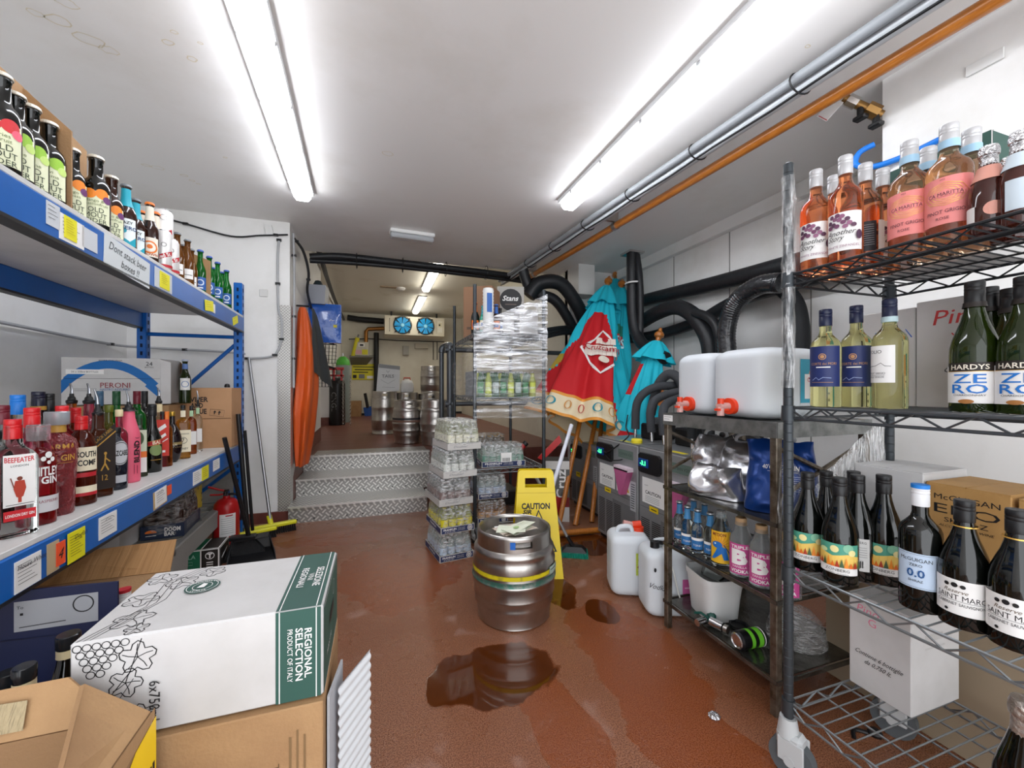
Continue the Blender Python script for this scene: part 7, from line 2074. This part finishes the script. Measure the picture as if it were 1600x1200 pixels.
# ------------------------------------------------------------ caution sign
YS = mat('yellow_sign_plastic', '#e3c60c', .35)
sx_, sy_ = .905, 2.265
root = thing('caution_sign', 'yellow folding floor sign reading CAUTION beside the steel cask', 'floor sign', (sx_, sy_, 0), math.radians(-16))
def signpanel(y0, yt, nm, front):
    b = MB()
    H = .605
    def mp(a, c, o=0.0):
        t = c / H
        return Vector((a, y0 + (yt - y0) * t + (-o if front else o), c))
    wb, wt = .150, .105
    W2 = lambda z: wb + (wt - wb) * z / H
    hs, hz0, hz1 = .065, .505, .56
    outline = [(-W2(0), 0), (-W2(0) + .05, 0), (-W2(0) + .075, .04), (W2(0) - .075, .04), (W2(0) - .05, 0), (W2(0), 0), (W2(hz0), hz0), (-W2(hz0), hz0)]
    b.prism(outline, mp, .012, YS)
    b.prism([(-W2(hz0), hz0), (-hs, hz0), (-hs, hz1), (-W2(hz1), hz1)], mp, .012, YS)
    b.prism([(hs, hz0), (W2(hz0), hz0), (W2(hz1), hz1), (hs, hz1)], mp, .012, YS)
    b.prism([(-W2(hz1), hz1), (W2(hz1), hz1), (wt, H - .012), (wt - .012, H), (-wt + .012, H), (-wt, H - .012)], mp, .012, YS)
    b.build(nm, root)
    b = MB()
    W_ = W2(.46)
    b.deco([('l', [(-W2(.47), .475), (W2(.47), .475)], .002, ink('#b89c08'))], lambda a, c, o: mp(a, c, .012 + o))
    b.deco([('t', 'CAUTION', -.004, .400, .032, INK, {'fit': .168, 'bold': .04}), ('t', 'SIR', -.052, .368, .022, INK, {'fit': .055, 'slant': .3, 'bold': .04}), ('l', [(-.085, .15), (.012, .375), (.11, .15), (-.085, .15)], .014, INK), ('l', [(.012, .30), (.012, .22)], .014, INK), ('c', .012, .19, .009, INK)], lambda a, c, o: mp(a, c, .012 + o))
    b.build('sign_print', root)
signpanel(-.11, 0.0, 'front_panel', True)
signpanel(.14, 0.03, 'back_panel', False)
b = MB(); b.cyl((-.09, .013, .592), (.09, .013, .592), .008, YS, 10); b.build('hinge', root)

# deck brush
x, y = onz(897, 868, 0)
root = thing('deck_brush', 'black deck brush with green bristles and grey handle leaning past the sign', 'brush', (x, y, 0), math.radians(-28))
b = MB(); b.add([(-.085, -.045, .03), (.085, -.045, .03), (.085, .045, .03), (-.085, .045, .03), (-.05, -.028, .065), (.05, -.028, .065), (.05, .028, .065), (-.05, .028, .065)], [(3, 2, 1, 0), (4, 5, 6, 7), (0, 1, 5, 4), (1, 2, 6, 5), (2, 3, 7, 6), (3, 0, 4, 7)], BLACK); b.build('brush_block', root)
b = MB()
GB = mat('teal_bristles', '#128f78', .7)
for i in range(17):
    for j in range(9):
        b.cyl((-.088 + i * .011, -.046 + j * .0115, .0), (-.08 + i * .010, -.042 + j * .0105, .034), .0045, GB, 4)
b.build('bristles', root)
hp = Vector(dep(834, 2.62, 738)) - Vector((x, y, 0)); hp = Matrix.Rotation(math.radians(28), 3, 'Z') @ hp
b = MB(); b.cyl((0, 0, .05), hp * .18 + Vector((0, 0, .03)), .014, BLACK, 10, .012); b.build('socket', root)
b = MB(); b.cyl(hp * .15 + Vector((0, 0, .03)), hp, .010, mat('pale_grey_pole', '#b9bcc2', .3, .6), 10); b.build('handle', root)

# ------------------------------------------------------------ coolers
CG = mat('grey_hammered_steel', '#8f9092', .42, .3, bump=(120, .15))
CGL = mat('grey_cooler_top', '#8b8d8f', .35, .5)
def cooler(label, x0, y0, y1, depth, h, caut=True, funnel=True):
    """box whose front faces -x, between y0 (near) and y1 (far)"""
    W_ = y1 - y0
    root = thing('beer_cooler', label, 'cooler', (x0, (y0 + y1) / 2, 0))
    b = MB()
    b.bb(0, depth, -W_ / 2 + .006, W_ / 2 - .006, .03, h, CG, bev=.006)
    b.bb(.02, depth - .02, -W_ / 2 + .02, W_ / 2 - .02, 0, .03, BLACK)
    b.build('cabinet', root)
    b = MB(); b.bb(.004, depth, -W_ / 2 + .006, W_ / 2 - .006, h, h + .006, CGL); b.deco([('r', .02, .06, -.12, .0, ink('#d8c62a'))], flat((0, 0, h + .006), (1, 0, 0), (0, 1, 0), (0, 0, 1))); b.build('top_plate', root)
    S_ = sidex(0)
    b = MB()
    # vent field: slots
    zs = h * .50
    b.deco([('r', -W_ * .08, W_ * .44, .05, zs - .04, ink('#6f7072'))], S_, base=.001)
    b.deco([('r', -W_ * .46, W_ * .46, zs, zs + .003, ink('#5d5e60'))], S_, base=.001)
    for c_ in range(3):
        for r_ in range(20):
            zz = .06 + r_ * (zs - .12) / 20
            a0 = -W_ * .44 + c_ * W_ * .20
            b.deco([('r', a0, a0 + W_ * .16, zz, zz + (zs - .12) / 44, INK)], S_, base=.002)
    b.build('vent_slots', root)
    b = MB()
    b.prism([(-W_ * .46, h - .14), (-W_ * .42, h - .15), (-W_ * .10, h - .15), (-W_ * .06, h - .13), (-W_ * .06, h - .045), (-W_ * .10, h - .03), (-W_ * .42, h - .03), (-W_ * .46, h - .045)], S_, .018, BLACK)
    th_ = b.build('thermostat_housing', root)
    b = MB()
    b.prism([(-W_ * .44, h - .115), (-W_ * .26, h - .115), (-W_ * .26, h - .065), (-W_ * .44, h - .065)], lambda a, c, o=0: S_(a, c, .018 + o), .006, mat('blue_display_bezel', '#0f3f8c', .3))
    b.deco([('t', '-3.1' if caut else '2.0', -W_ * .35, h - .09, .026, mat('green_led', '#39e07a', .4, emit=('#3dff7c', 2.5)), {'bold': .03})], S_, base=.026)
    b.build('display', th_)
    if caut:
        b = MB()
        b.deco([('r', -W_ * .42, -W_ * .02, h * .50 + .03, h - .18, WPRINT), ('t', 'CAUTION', -W_ * .22, h * .50 + .098, .020, INK, {'fit': W_ * .28, 'bold': .02}), ('t', 'smart?', -W_ * .34, h * .5 + .14, .009, GREY2)] + [('l', [(-W_ * .36, h * .5 + .075 - k * .010), (-W_ * .10, h * .5 + .075 - k * .010)], .002, GREY2) for k in range(4)], S_, base=.002)
        b.build('caution_notice', root)
        b = MB(); b.deco([('r', W_ * .02, W_ * .36, h * .50 + .03, h * .5 + .12, WPRINT), ('p', [(W_ * .22, h * .5 + .045), (W_ * .32, h * .5 + .045), (W_ * .27, h * .5 + .085)], ink('#e0c020')), ('l', [(W_ * .05, h * .5 + .105), (W_ * .3, h * .5 + .105)], .002, GREY2)], S_, base=.002); b.build('warning_notice', root)
    b = MB(); b.deco([('r', -W_ * .28, -W_ * .12, h * .50 - .022 if not caut else h * .5 - .01, h * .5 + .022, ink('#e3c41a')), ('l', [(-W_ * .25, h * .5 + .005), (-W_ * .15, h * .5 + .005)], .006, INK)], S_, base=.003); b.build('yellow_sticker', root)
    b = MB(); b.deco([('r', W_ * .06, W_ * .40, h - .10, h - .045, ink('#5f7068')), ('t', 'ICEMAN V20', W_ * .23, h - .072, .018, ink('#2c3a34'), {'fit': W_ * .28})], S_, base=.002); b.build('name_plate', root)
    b = MB(); b.deco([('r', W_ * .34, W_ * .46, h * .5 - .06, h * .5 + .13, ink('#b9bcc0'))] + [('l', [(W_ * .36, h * .5 + .11 - k * .015), (W_ * .44, h * .5 + .11 - k * .015)], .005, INK) for k in range(11)], S_, base=.0025); b.build('rating_plate', root)
    if funnel:
        PKC = mat('pink_clear_plastic', '#d06a9c', .25, trans=.3, ior=1.2)
        b = MB()
        b.prism([(W_ * .08, h * .5 + .20), (W_ * .40, h * .5 + .20), (W_ * .26, h * .5 + .03), (W_ * .20, h * .5 + .03)], S_, .045, PKC)
        b.bb(-.045, -.0, -W_ * .40, -W_ * .08, h * .5 + .19, h * .5 + .215, mat('pale_clear_plastic', '#dccbd4', .3))
        b.build('measuring_cup', root)
    return root
cA = cooler('grey beer cooler with blue display, middle one behind the mop and sign', 1.565, 2.17, 2.67, .55, .73)
cB = cooler('grey beer cooler with blue display, nearest and partly behind the rusty rack', 1.565, 1.66, 2.165, .55, .73)
cC = cooler('grey beer cooler with green display set back beyond the others', 1.765, 2.99, 3.50, .55, .60, caut=False, funnel=False)
b = MB(); b.lathe([(.035, 0), (.036, .02), (.03, .028), (0, .03)], ink('#e3d02a'), 20); x, y = onz(985, 689, .737); tag(b.build('yellow_plug', loc=(1.62, 2.26, .737)), 'round yellow plug sitting on the middle grey cooler', 'plug')
# insulated hoses behind/above the coolers
INS = mat('grey_foam_lagging', '#3a3c40', .8, bump=(60, .3))
INSD = mat('black_foam_lagging', '#202225', .7, bump=(60, .3))
def hose(label, pts, r, m, ends=True, name='insulated_hose', n=8, ribs=False):
    P = arcpts(pts, n)
    o0 = P[0].copy()
    root = thing(name, label, 'hose', o0)
    b = MB()
    rr = [r * (1 + (.06 if ribs and i % 2 else 0)) for i in range(len(P))]
    b.tube([p - o0 for p in P], rr, m, 14); b.build('lagging', root)
    if ends:
        d = (P[0] - P[1]).normalized()
        b = MB(); b.cyl(d * -.01, d * .06, r * .35, CHROME, 10); b.build('connector', root)
    return root
zt = .80
hose('grey lagged hose arching from the middle cooler towards the wall, leftmost', [(1.78, 2.50, zt), (1.80, 2.50, 1.0), (1.90, 2.45, 1.10), (2.10, 2.42, 1.12), (2.4, 2.4, 1.16), (2.66, 2.4, 1.2)], .030, INS)
hose('grey lagged hose rising beside the crate corner, bending over the cooler top', [(1.75, 2.28, zt), (1.76, 2.30, .95), (1.84, 2.32, 1.03), (2.05, 2.30, 1.08), (2.4, 2.2, 1.1)], .028, INS)
hose('grey lagged hose with striped ties over the nearer cooler', [(1.72, 2.12, zt), (1.73, 2.14, .93), (1.80, 2.18, 1.0), (2.0, 2.22, 1.04), (2.3, 2.2, 1.06)], .028, INS)
hose('looped dark hose standing up behind the coolers below the small parasol', [(1.95, 2.55, .9), (1.98, 2.50, 1.12), (2.02, 2.42, 1.20), (2.06, 2.34, 1.12), (2.07, 2.3, .9)], .035, INS, ends=False)
hose('dark lagged hose dropping behind the silver pouches', [(1.76, 1.80, zt), (1.78, 1.82, .95), (1.9, 1.86, 1.05), (2.2, 1.9, 1.05)], .028, INSD)
hose('second dark lagged hose dropping behind the silver pouches', [(1.76, 1.92, zt), (1.78, 1.93, .93), (1.9, 1.96, 1.0), (2.2, 2.0, 1.02)], .028, INSD)
for i, (xx, yy) in enumerate(((1.80, 2.40), (1.80, 2.05), (1.85, 1.75))):
    b = MB(); b.bb(-.10, .10, -.07, .07, 0, .11, BLACK, bev=.01); b.bb(-.05, .05, -.04, .04, .11, .15, mat('pump_grey', '#55585c', .5))
    tag(b.build('cooler_pump', loc=(xx + .10, yy, .737)), ('black pump block on the middle cooler', 'black pump block on the nearest cooler, far side', 'black pump block on the nearest cooler behind the rusty rack')[i], 'pump')
b = MB(); b.tube([Vector(p) for p in arcpts([(1.555, 2.58, .66), (1.54, 2.50, .64), (1.56, 2.40, .70), (1.60, 2.33, .77), (1.62, 2.36, .80), (1.70, 2.5, .82), (1.75, 2.55, .9)])], .005, BLACK, 6); tag(b.build('power_cord'), 'thin black cord looping from the middle cooler display over its top', 'cord')
b = MB(); b.tube([Vector(p) for p in arcpts([(1.555, 2.55, .63), (1.535, 2.45, .60), (1.54, 2.36, .61), (1.556, 2.33, .62)])], .004, BLACK, 6); tag(b.build('power_cord'), 'short black cord drooping from the middle cooler display to the pink cup', 'cord')

# ------------------------------------------------------------ big wall ducts on the right
hose('long black lagged pipe running high along the right wall', [(2.62, 4.1, 2.03), (2.62, 3.4, 2.00), (2.61, 2.6, 1.95), (2.60, 1.9, 1.92), (2.60, 1.2, 1.90)], .062, DUCT, ends=False, name='wall_duct')
hose('second black lagged pipe sagging under the high pipe on the right wall', [(2.60, 4.1, 1.66), (2.60, 3.4, 1.62), (2.60, 2.8, 1.66), (2.62, 2.3, 1.78), (2.62, 1.3, 1.80)], .05, DUCT, ends=False, name='wall_duct')
def hpx(L_, x):
    out = []
    for p in L_:
        xx = p[2] if len(p) > 2 else x
        a = atx(p[0], xx, p[1])
        out.append(a)
    return out
hose('thick black hose arching down behind the far jerrycan', hpx([(1000, 505), (1025, 490), (1055, 480), (1080, 490), (1100, 515), (1110, 545), (1112, 600)], 2.45), .065, DUCT, ends=False)
hose('thin black hose arching beside the thick one behind the jerrycans', hpx([(1085, 488), (1110, 498), (1122, 520), (1126, 560), (1127, 610)], 2.40), .035, DUCT, ends=False)
hose('ribbed black foil wrapped hose bending down behind the near jerrycan', hpx([(1222, 442), (1190, 445), (1160, 462), (1143, 485), (1135, 520), (1137, 560), (1140, 620)], 2.30), .058, mat('wrinkled_black_tape', '#1c1e22', .25, bump=(40, .8), coat=.6), ends=False, n=14, ribs=True)
hose('black hose arch hanging behind the wrapped rack post', hpx([(1150, 470), (1180, 452), (1215, 448), (1240, 470), (1250, 505), (1252, 560), (1254, 610)], 2.50), .05, INSD, ends=False)
root = hose('pair of black pipes coming down from the ceiling beside the parasol tops', hpx([(988, 398), (988, 440), (989, 490), (996, 525), (1012, 545), (1040, 560)], 2.30), .055, DUCT, ends=False, name='drop_duct')
b = MB(); P = [Vector(p) for p in arcpts(hpx([(995, 398), (1000, 440), (1001, 490), (1000, 530)], 2.32))]; b.tube([p - Vector(root.location) for p in P], .03, DUCT, 10); b.build('second_pipe', root)
b = MB(); p = Vector(atx(990, 2.3, 443)) - Vector(root.location); b.tube([(p.x + .075 * math.cos(a), p.y + .075 * math.sin(a), p.z) for a in [2 * PI * i / 16 for i in range(16)]], .008, WHITE, 6, closed=True); b.build('cable_tie', root)
b = MB(); p = Vector(atx(988, 2.3, 398)) - Vector(root.location); b.box((p.x, p.y, p.z + .01), (.16, .16, .02), CHROME); b.build('ceiling_bracket', root)
hose('fat black duct curving from the orange pole end down to the parasols', [(1.50, 3.95, 2.06), (1.62, 3.92, 2.20), (1.85, 3.90, 2.20), (2.08, 3.95, 1.98), (2.25, 4.05, 1.75), (2.4, 4.1, 1.6)], .075, DUCT, ends=False, name='wall_duct')
hose('second fat black duct lying under the first one by the parasols', [(1.45, 3.98, 2.33), (1.55, 3.98, 2.12), (1.80, 3.97, 2.05), (2.0, 4.02, 1.85), (2.18, 4.1, 1.62)], .055, DUCT, ends=False, name='wall_duct')
for k in range(3):
    hose(('upper', 'middle', 'lower')[k] + ' thin black pipe of three crossing the wall gap behind the wrapped rack', [(1.30, 3.9, 1.68 - .045 * k), (1.60, 3.95, 1.70 - .04 * k), (1.95, 4.0, 1.76 - .03 * k), (2.3, 4.1, 1.76 - .04 * k)], .022, DUCT, ends=False, name='wall_pipe')
hose('blue flexible hose curving out from behind the pier', [(2.11, 1.20, 2.19), (2.08, 1.24, 2.17), (2.07, 1.25, 2.12), (2.09, 1.20, 2.085), (2.115, 1.10, 2.08), (2.115, .98, 2.085)], .012, ink('#1677d8'), ends=False, name='blue_hose')
BRASS = mat('tarnished_brass', '#8d6a3c', .4, .8)
root = thing('stop_valve', 'brass stop valve with black lever under the ceiling by the pier', 'valve', (2.10, 1.40, 2.36))
p0, p1 = Vector(atx(1318, 2.0, 153)), Vector(atx(1378, 2.12, 180))
o_ = Vector((2.10, 1.40, 2.36))
b = MB(); b.cyl(p0 - o_, p1 - o_, .018, BRASS, 12); b.cyl(p0.lerp(p1, .1) - o_, p0.lerp(p1, .35) - o_, .026, STEEL, 8); b.cyl(p0.lerp(p1, .6) - o_, p0.lerp(p1, .9) - o_, .030, BRASS, 8); b.build('valve_body', root)
for t in (.45, .85):
    p = p0.lerp(p1, t) - o_
    b = MB(); b.cyl(p, p - Vector((0, 0, .05)), .014, BLACK, 10); b.box(p - Vector((0, 0, .055)), (.035, .05, .02), BLACK, bev=.005); b.build('lever', root)
b = MB(); P_ = [Vector(atx(q_[0], 1.98, q_[1])) for q_ in ((1276, 182), (1291, 190), (1318, 160), (1303, 152))]; b.sheet(*P_, WPRINT, .002)
b.sheet(*[p + Vector((-.001, -.001, -.003)) for p in (P_[0].lerp(P_[2], .06), P_[1].lerp(P_[3], .06), P_[1].lerp(P_[3], .10), P_[0].lerp(P_[2], .10))], ink('#b83a44'), .002)
tag(b.build('paper_tag'), 'white warning tag with red edge hanging from the stop valve', 'tag')

# ------------------------------------------------------------ parasols
TEAL = mat('teal_parasol_cloth', '#1cbcd2', .75, bump=(30, .2))
PRED = mat('red_parasol_cloth', '#c41a22', .7, bump=(30, .2))
PCRM = mat('cream_parasol_cloth', '#e6d6b4', .75, bump=(30, .2))
PORG = ink('#e0963a')
def parasol(label, base, top, s0, s1, r0, r1, folds, colour, seed=0, finial=True, pole_r=.02, hem=None, pole=VARN, group=None):
    base, top = Vector(base), Vector(top)
    root = thing('parasol', label, 'parasol', base)
    ax = (top - base)
    L_ = ax.length
    az = ax.normalized()
    tocam = (Vector((0, 0, EYE)) - base.lerp(top, .6)).normalized()
    ay = -(tocam - az * tocam.dot(az)).normalized()       # away from the aisle
    axx = ay.cross(az).normalized()
    b = MB(); b.cyl((0, 0, 0), ax, pole_r, pole, 14); b.build('pole', root)
    if finial:
        b = MB(); q = ax
        M4 = Matrix.Translation(ax) @ az.to_track_quat('Z', 'Y').to_matrix().to_4x4()
        b.T = M4
        b.lathe([(.022, -.02), (.022, .0), (.040, .012), (.042, .035), (.028, .055), (.016, .062), (.018, .075), (.010, .09), (0, .094)], VARN, 18); b.build('finial', root)
    def surf(u, v):           # u round, v from hem (0) to top (1)
        a = 2 * PI * u
        r = r1 + (r0 - r1) * (1 - v) ** .85
        fold = 1 + .22 * (1 - v * .6) * math.sin(folds * a + 2.2 * math.sin(v * 3 + seed)) + .08 * math.sin(folds * 2.3 * a + seed * 2 + v * 5)
        s = s0 + (s1 - s0) * v
        if hem:
            s += hem(a) * (1 - v) ** 1.5 / L_
        p = az * (s * L_) + (axx * math.sin(a) - ay * math.cos(a)) * 0
        return az * (s * L_) + (axx * math.cos(a) * 1.0 + ay * math.sin(a) * .62) * (r * fold)
    b = MB(); b.grid(lambda u, v: tuple(surf(u, v)), 160, 60, colour, closed=True); b.build('canopy', root, sharp=180)
    def vent(u, v):
        a = 2 * PI * u
        r = .035 + .13 * (1 - v) ** .8
        fold = 1 + .16 * math.sin(7 * a + seed)
        return az * (L_ * (.865 + .115 * v)) + (axx * math.cos(a) + ay * math.sin(a) * .7) * r * fold
    b = MB(); b.grid(lambda u, v: tuple(vent(u, v)), 56, 8, TEAL, closed=True); b.build('vent_flap', root, sharp=180)
    return root, surf, az, axx, ay, L_
def colA(u, v):
    f = (u - .75 + .5) % 1.0 - .5          # 0 = facing the aisle
    if v < .14:
        return PORG if v < .012 or v > .125 else PCRM
    half = .30 * (1 - v) ** .8 / .9
    if v < .74 and -half * .95 < f + .01 < half * .62:
        return PRED
    if -.30 < f < -half and v < .42:
        return ink('#b9a23c') if v > .30 else TEAL
    return TEAL
bp, tpv = Vector((1.33, 2.86, 0)), Vector(dep(950, 4.28, 442))
root, surf, az, axx, ay, L_ = parasol('folded turquoise and red beer parasol leaning in the far right corner, front one', bp, tpv, .33, .975, .40, .035, 6, colA, 1.0, hem=lambda a: -.10 * math.cos(a) - .06 * math.sin(2 * a))
# printed badge on the parasol cloth
def patch(items, u0, v0, su, sv, off=.03):
    def mp(a, c, o=0.0):
        u = u0 + a * su
        v = v0 + c * sv
        p = surf(u % 1.0, v)
        cen = az * p.dot(az)
        d = (p - cen).normalized()
        return p + d * (off * .2 + o * 6)
    b = MB(); b.deco(items, mp, base=.0006, step=.0005); return b
n_ = 9
def tri(pts, m):
    return ('p', pts, m)
items = []
for i in range(6):
    for j in range(6):
        if abs(i - 2.5) + abs(j - 2.5) < 3.2:
            items.append(('r', -.15 + i * .05, -.10 + i * .05, -.15 + j * .05, -.10 + j * .05, ink('#e9dcd2')))
b = patch([('l', [(-.16, 0), (-.12, .05), (-.08, .10), (-.04, .15), (0, .20), (.04, .15), (.08, .10), (.12, .05), (.16, 0)], .016, WPRINT), ('l', [(-.16, 0), (-.12, -.05), (-.08, -.10), (-.04, -.15), (0, -.20), (.04, -.15), (.08, -.10), (.12, -.05), (.16, 0)], .016, WPRINT)] +
          [('r', -.13 + k * .026, -.104 + k * .026, -.045, .045, ink('#ece2d6')) for k in range(10)] + [('r', -.06 + k * .024, -.036 + k * .024, .045, .10, ink('#ecdcd0')) for k in range(5)] + [('t', 'Cruzcampo', .0, .0, .05, ink('#a8202a'), {'fit': .25, 'bold': .01}), ('c', .0, .085, .022, ink('#b3202a')), ('c', .0, -.10, .03, ink('#e8dccc'))], .79, .45, .66, .80)
b.build('badge_print', root)
sw = []
for k in range(11):
    t = .52 + k * .045
    sw.append(('o', (t - .75) * 1.0, .0, .012, .004, (ink('#1f8a9c'), ink('#c98a3c'), ink('#b33a34'))[k % 3], .026))
b = patch(sw, .75, .068, 1.0, 1.0); b.build('scroll_print', root)
tpv2 = Vector(dep(971, 4.42, 446))
def colB(u, v):
    f = (u - .75 + .5) % 1.0 - .5
    if .50 < v < .66 and .02 < f < .14:
        return ink('#b33a34') if v < .58 else ink('#1c7a6a')
    if v < .15:
        return PCRM
    return TEAL
root2, surf2, az2, ax2, ay2, L2 = parasol('folded turquoise parasol behind the front red one in the far right corner', Vector((1.50, 2.90, 0)), tpv2, .36, .975, .30, .035, 7, colB, 2.6)
surf, az = surf2, az2
b = patch([('t', 'TERS', 0, 0, .07, ink('#bfe4ea'), {'fit': .22, 'bold': .02})], .80, .52, .75, 1.0); b.build('lettering', root2)
parasol('third folded parasol in the far corner showing only its wooden finial and cloth edge', Vector((1.66, 2.92, 0)), Vector(dep(962, 4.75, 432)), .50, .975, .16, .035, 5, lambda u, v: TEAL, 4.0)
tp3 = Vector(dep(1029, 3.50, 528))
def colC(u, v):
    f = (u - .75 + .5) % 1.0 - .5
    if .45 < v < .78 and -.30 < f < -.17:
        return PRED
    if v < .10 and abs(f) < .2:
        return PRED
    if .4 < v < .62 and .13 < f < .3:
        return ink('#b36a2c')
    return TEAL
parasol('shorter folded turquoise parasol standing behind the grey coolers', Vector((1.86, 2.86, .0)), tp3, .40, .965, .20, .04, 5, colC, 3.3)
b = MB(); p0 = Vector(onz(868, 834, .026) + (.026,)); p1 = Vector(onz(936, 828, .026) + (.026,)); b.cyl((0, 0, 0), p1 - p0, .022, VARN, 14); tag(b.build('loose_pole', loc=p0), 'varnished orange pole lying on the wet floor in front of the cooler', 'pole')
p0 = Vector(dep(866, 2.66, 752)); p1 = Vector(dep(893, 2.92, 664)); d = (p1 - p0); p0 = p0 - d * 1.05
if p0.z < .01:
    p0 = p1 - d * ((p1.z - .01) / d.z)
b = MB(); b.cyl((0, 0, 0), p1 - p0, .014, mat('white_pole', '#d0d2dc', .3), 12); tag(b.build('white_pole', loc=p0), 'white pole leaning against the parasols behind the caution sign', 'pole')
# printed keg carton behind the poles
x, y = dep(876, 3.15)
carton('beer_carton', 'white and black carton with sideways lettering behind the parasol poles', (1.44, 3.12, 0), (.20, .20, .50), mat('charcoal_print_card', '#4b4a48', .5), math.radians(-22), [('front', [('r', -.098, .098, .20, .498, ink('#605f5c')), ('t', 'Cruz', .03, .31, .075, WPRINT, {'rot': PI / 2, 'fit': .24, 'bold': .02}), ('r', -.098, .098, .43, .498, ink('#d8d6d2')), ('r', -.098, .098, .0, .20, ink('#7a1418')), ('c', -.02, .14, .07, ink('#a8171c')), ('r', .02, .098, .0, .12, ink('#d0cecb'))])], flaps=False)
root = thing('dustpan', 'red dustpan hanging by its handle behind the parasol poles', 'dustpan', dep(860, 3.2, 700), -.4)
b = MB(); b.add([(-.10, 0, -.08), (-.06, 0, -.10), (.09, 0, .05), (.07, 0, .10), (-.10, .04, -.08), (-.06, .04, -.10), (.09, .04, .05), (.07, .04, .10)], [(0, 1, 2, 3), (7, 6, 5, 4), (0, 4, 5, 1), (1, 5, 6, 2), (2, 6, 7, 3), (3, 7, 4, 0)], RED); b.build('pan', root)
# right wall fittings
b = MB(); b.bb(-.004, .004, -.05, .05, -.02, .02, WHITE, bev=.002); tag(b.build('pier_clip', loc=(2.124, .86, 2.30)), 'small pale clip fixed high on the white pier', 'clip')
b = MB(); b.bb(-.10, .10, -.10, .12, -.33, 0, mat('boxing_white', '#d4d3d0', .5)); struct(b.build('trim_1', loc=(2.20, 4.08, CEIL)))
# narrow trim under the ceiling on the right wall
b = MB(); b.bb(2.66, 2.72, 1.2, 4.2, CEIL - .10, CEIL, WALL, bev=.003); struct(b.build('trim_2'))

for (px_, py_, z_, l_) in ((1116, 1121, 0, 'small crumpled silver wrapper on the wet floor near the rusty rack leg'), (496, 682, UPF, 'white bottle cap lying on the upper floor by the passage corner')):
    x, y = onz(px_, py_, z_)
    b = MB(); b.lathe([(.016, 0), (.02, .006), (.014, .012), (0, .013)], FOIL if z_ == 0 else WHITE, 9, smooth=False)
    tag(b.build('foil_scrap' if z_ == 0 else 'white_stopper', loc=(x, y, z_)), l_, 'scrap' if z_ == 0 else 'bottle top')
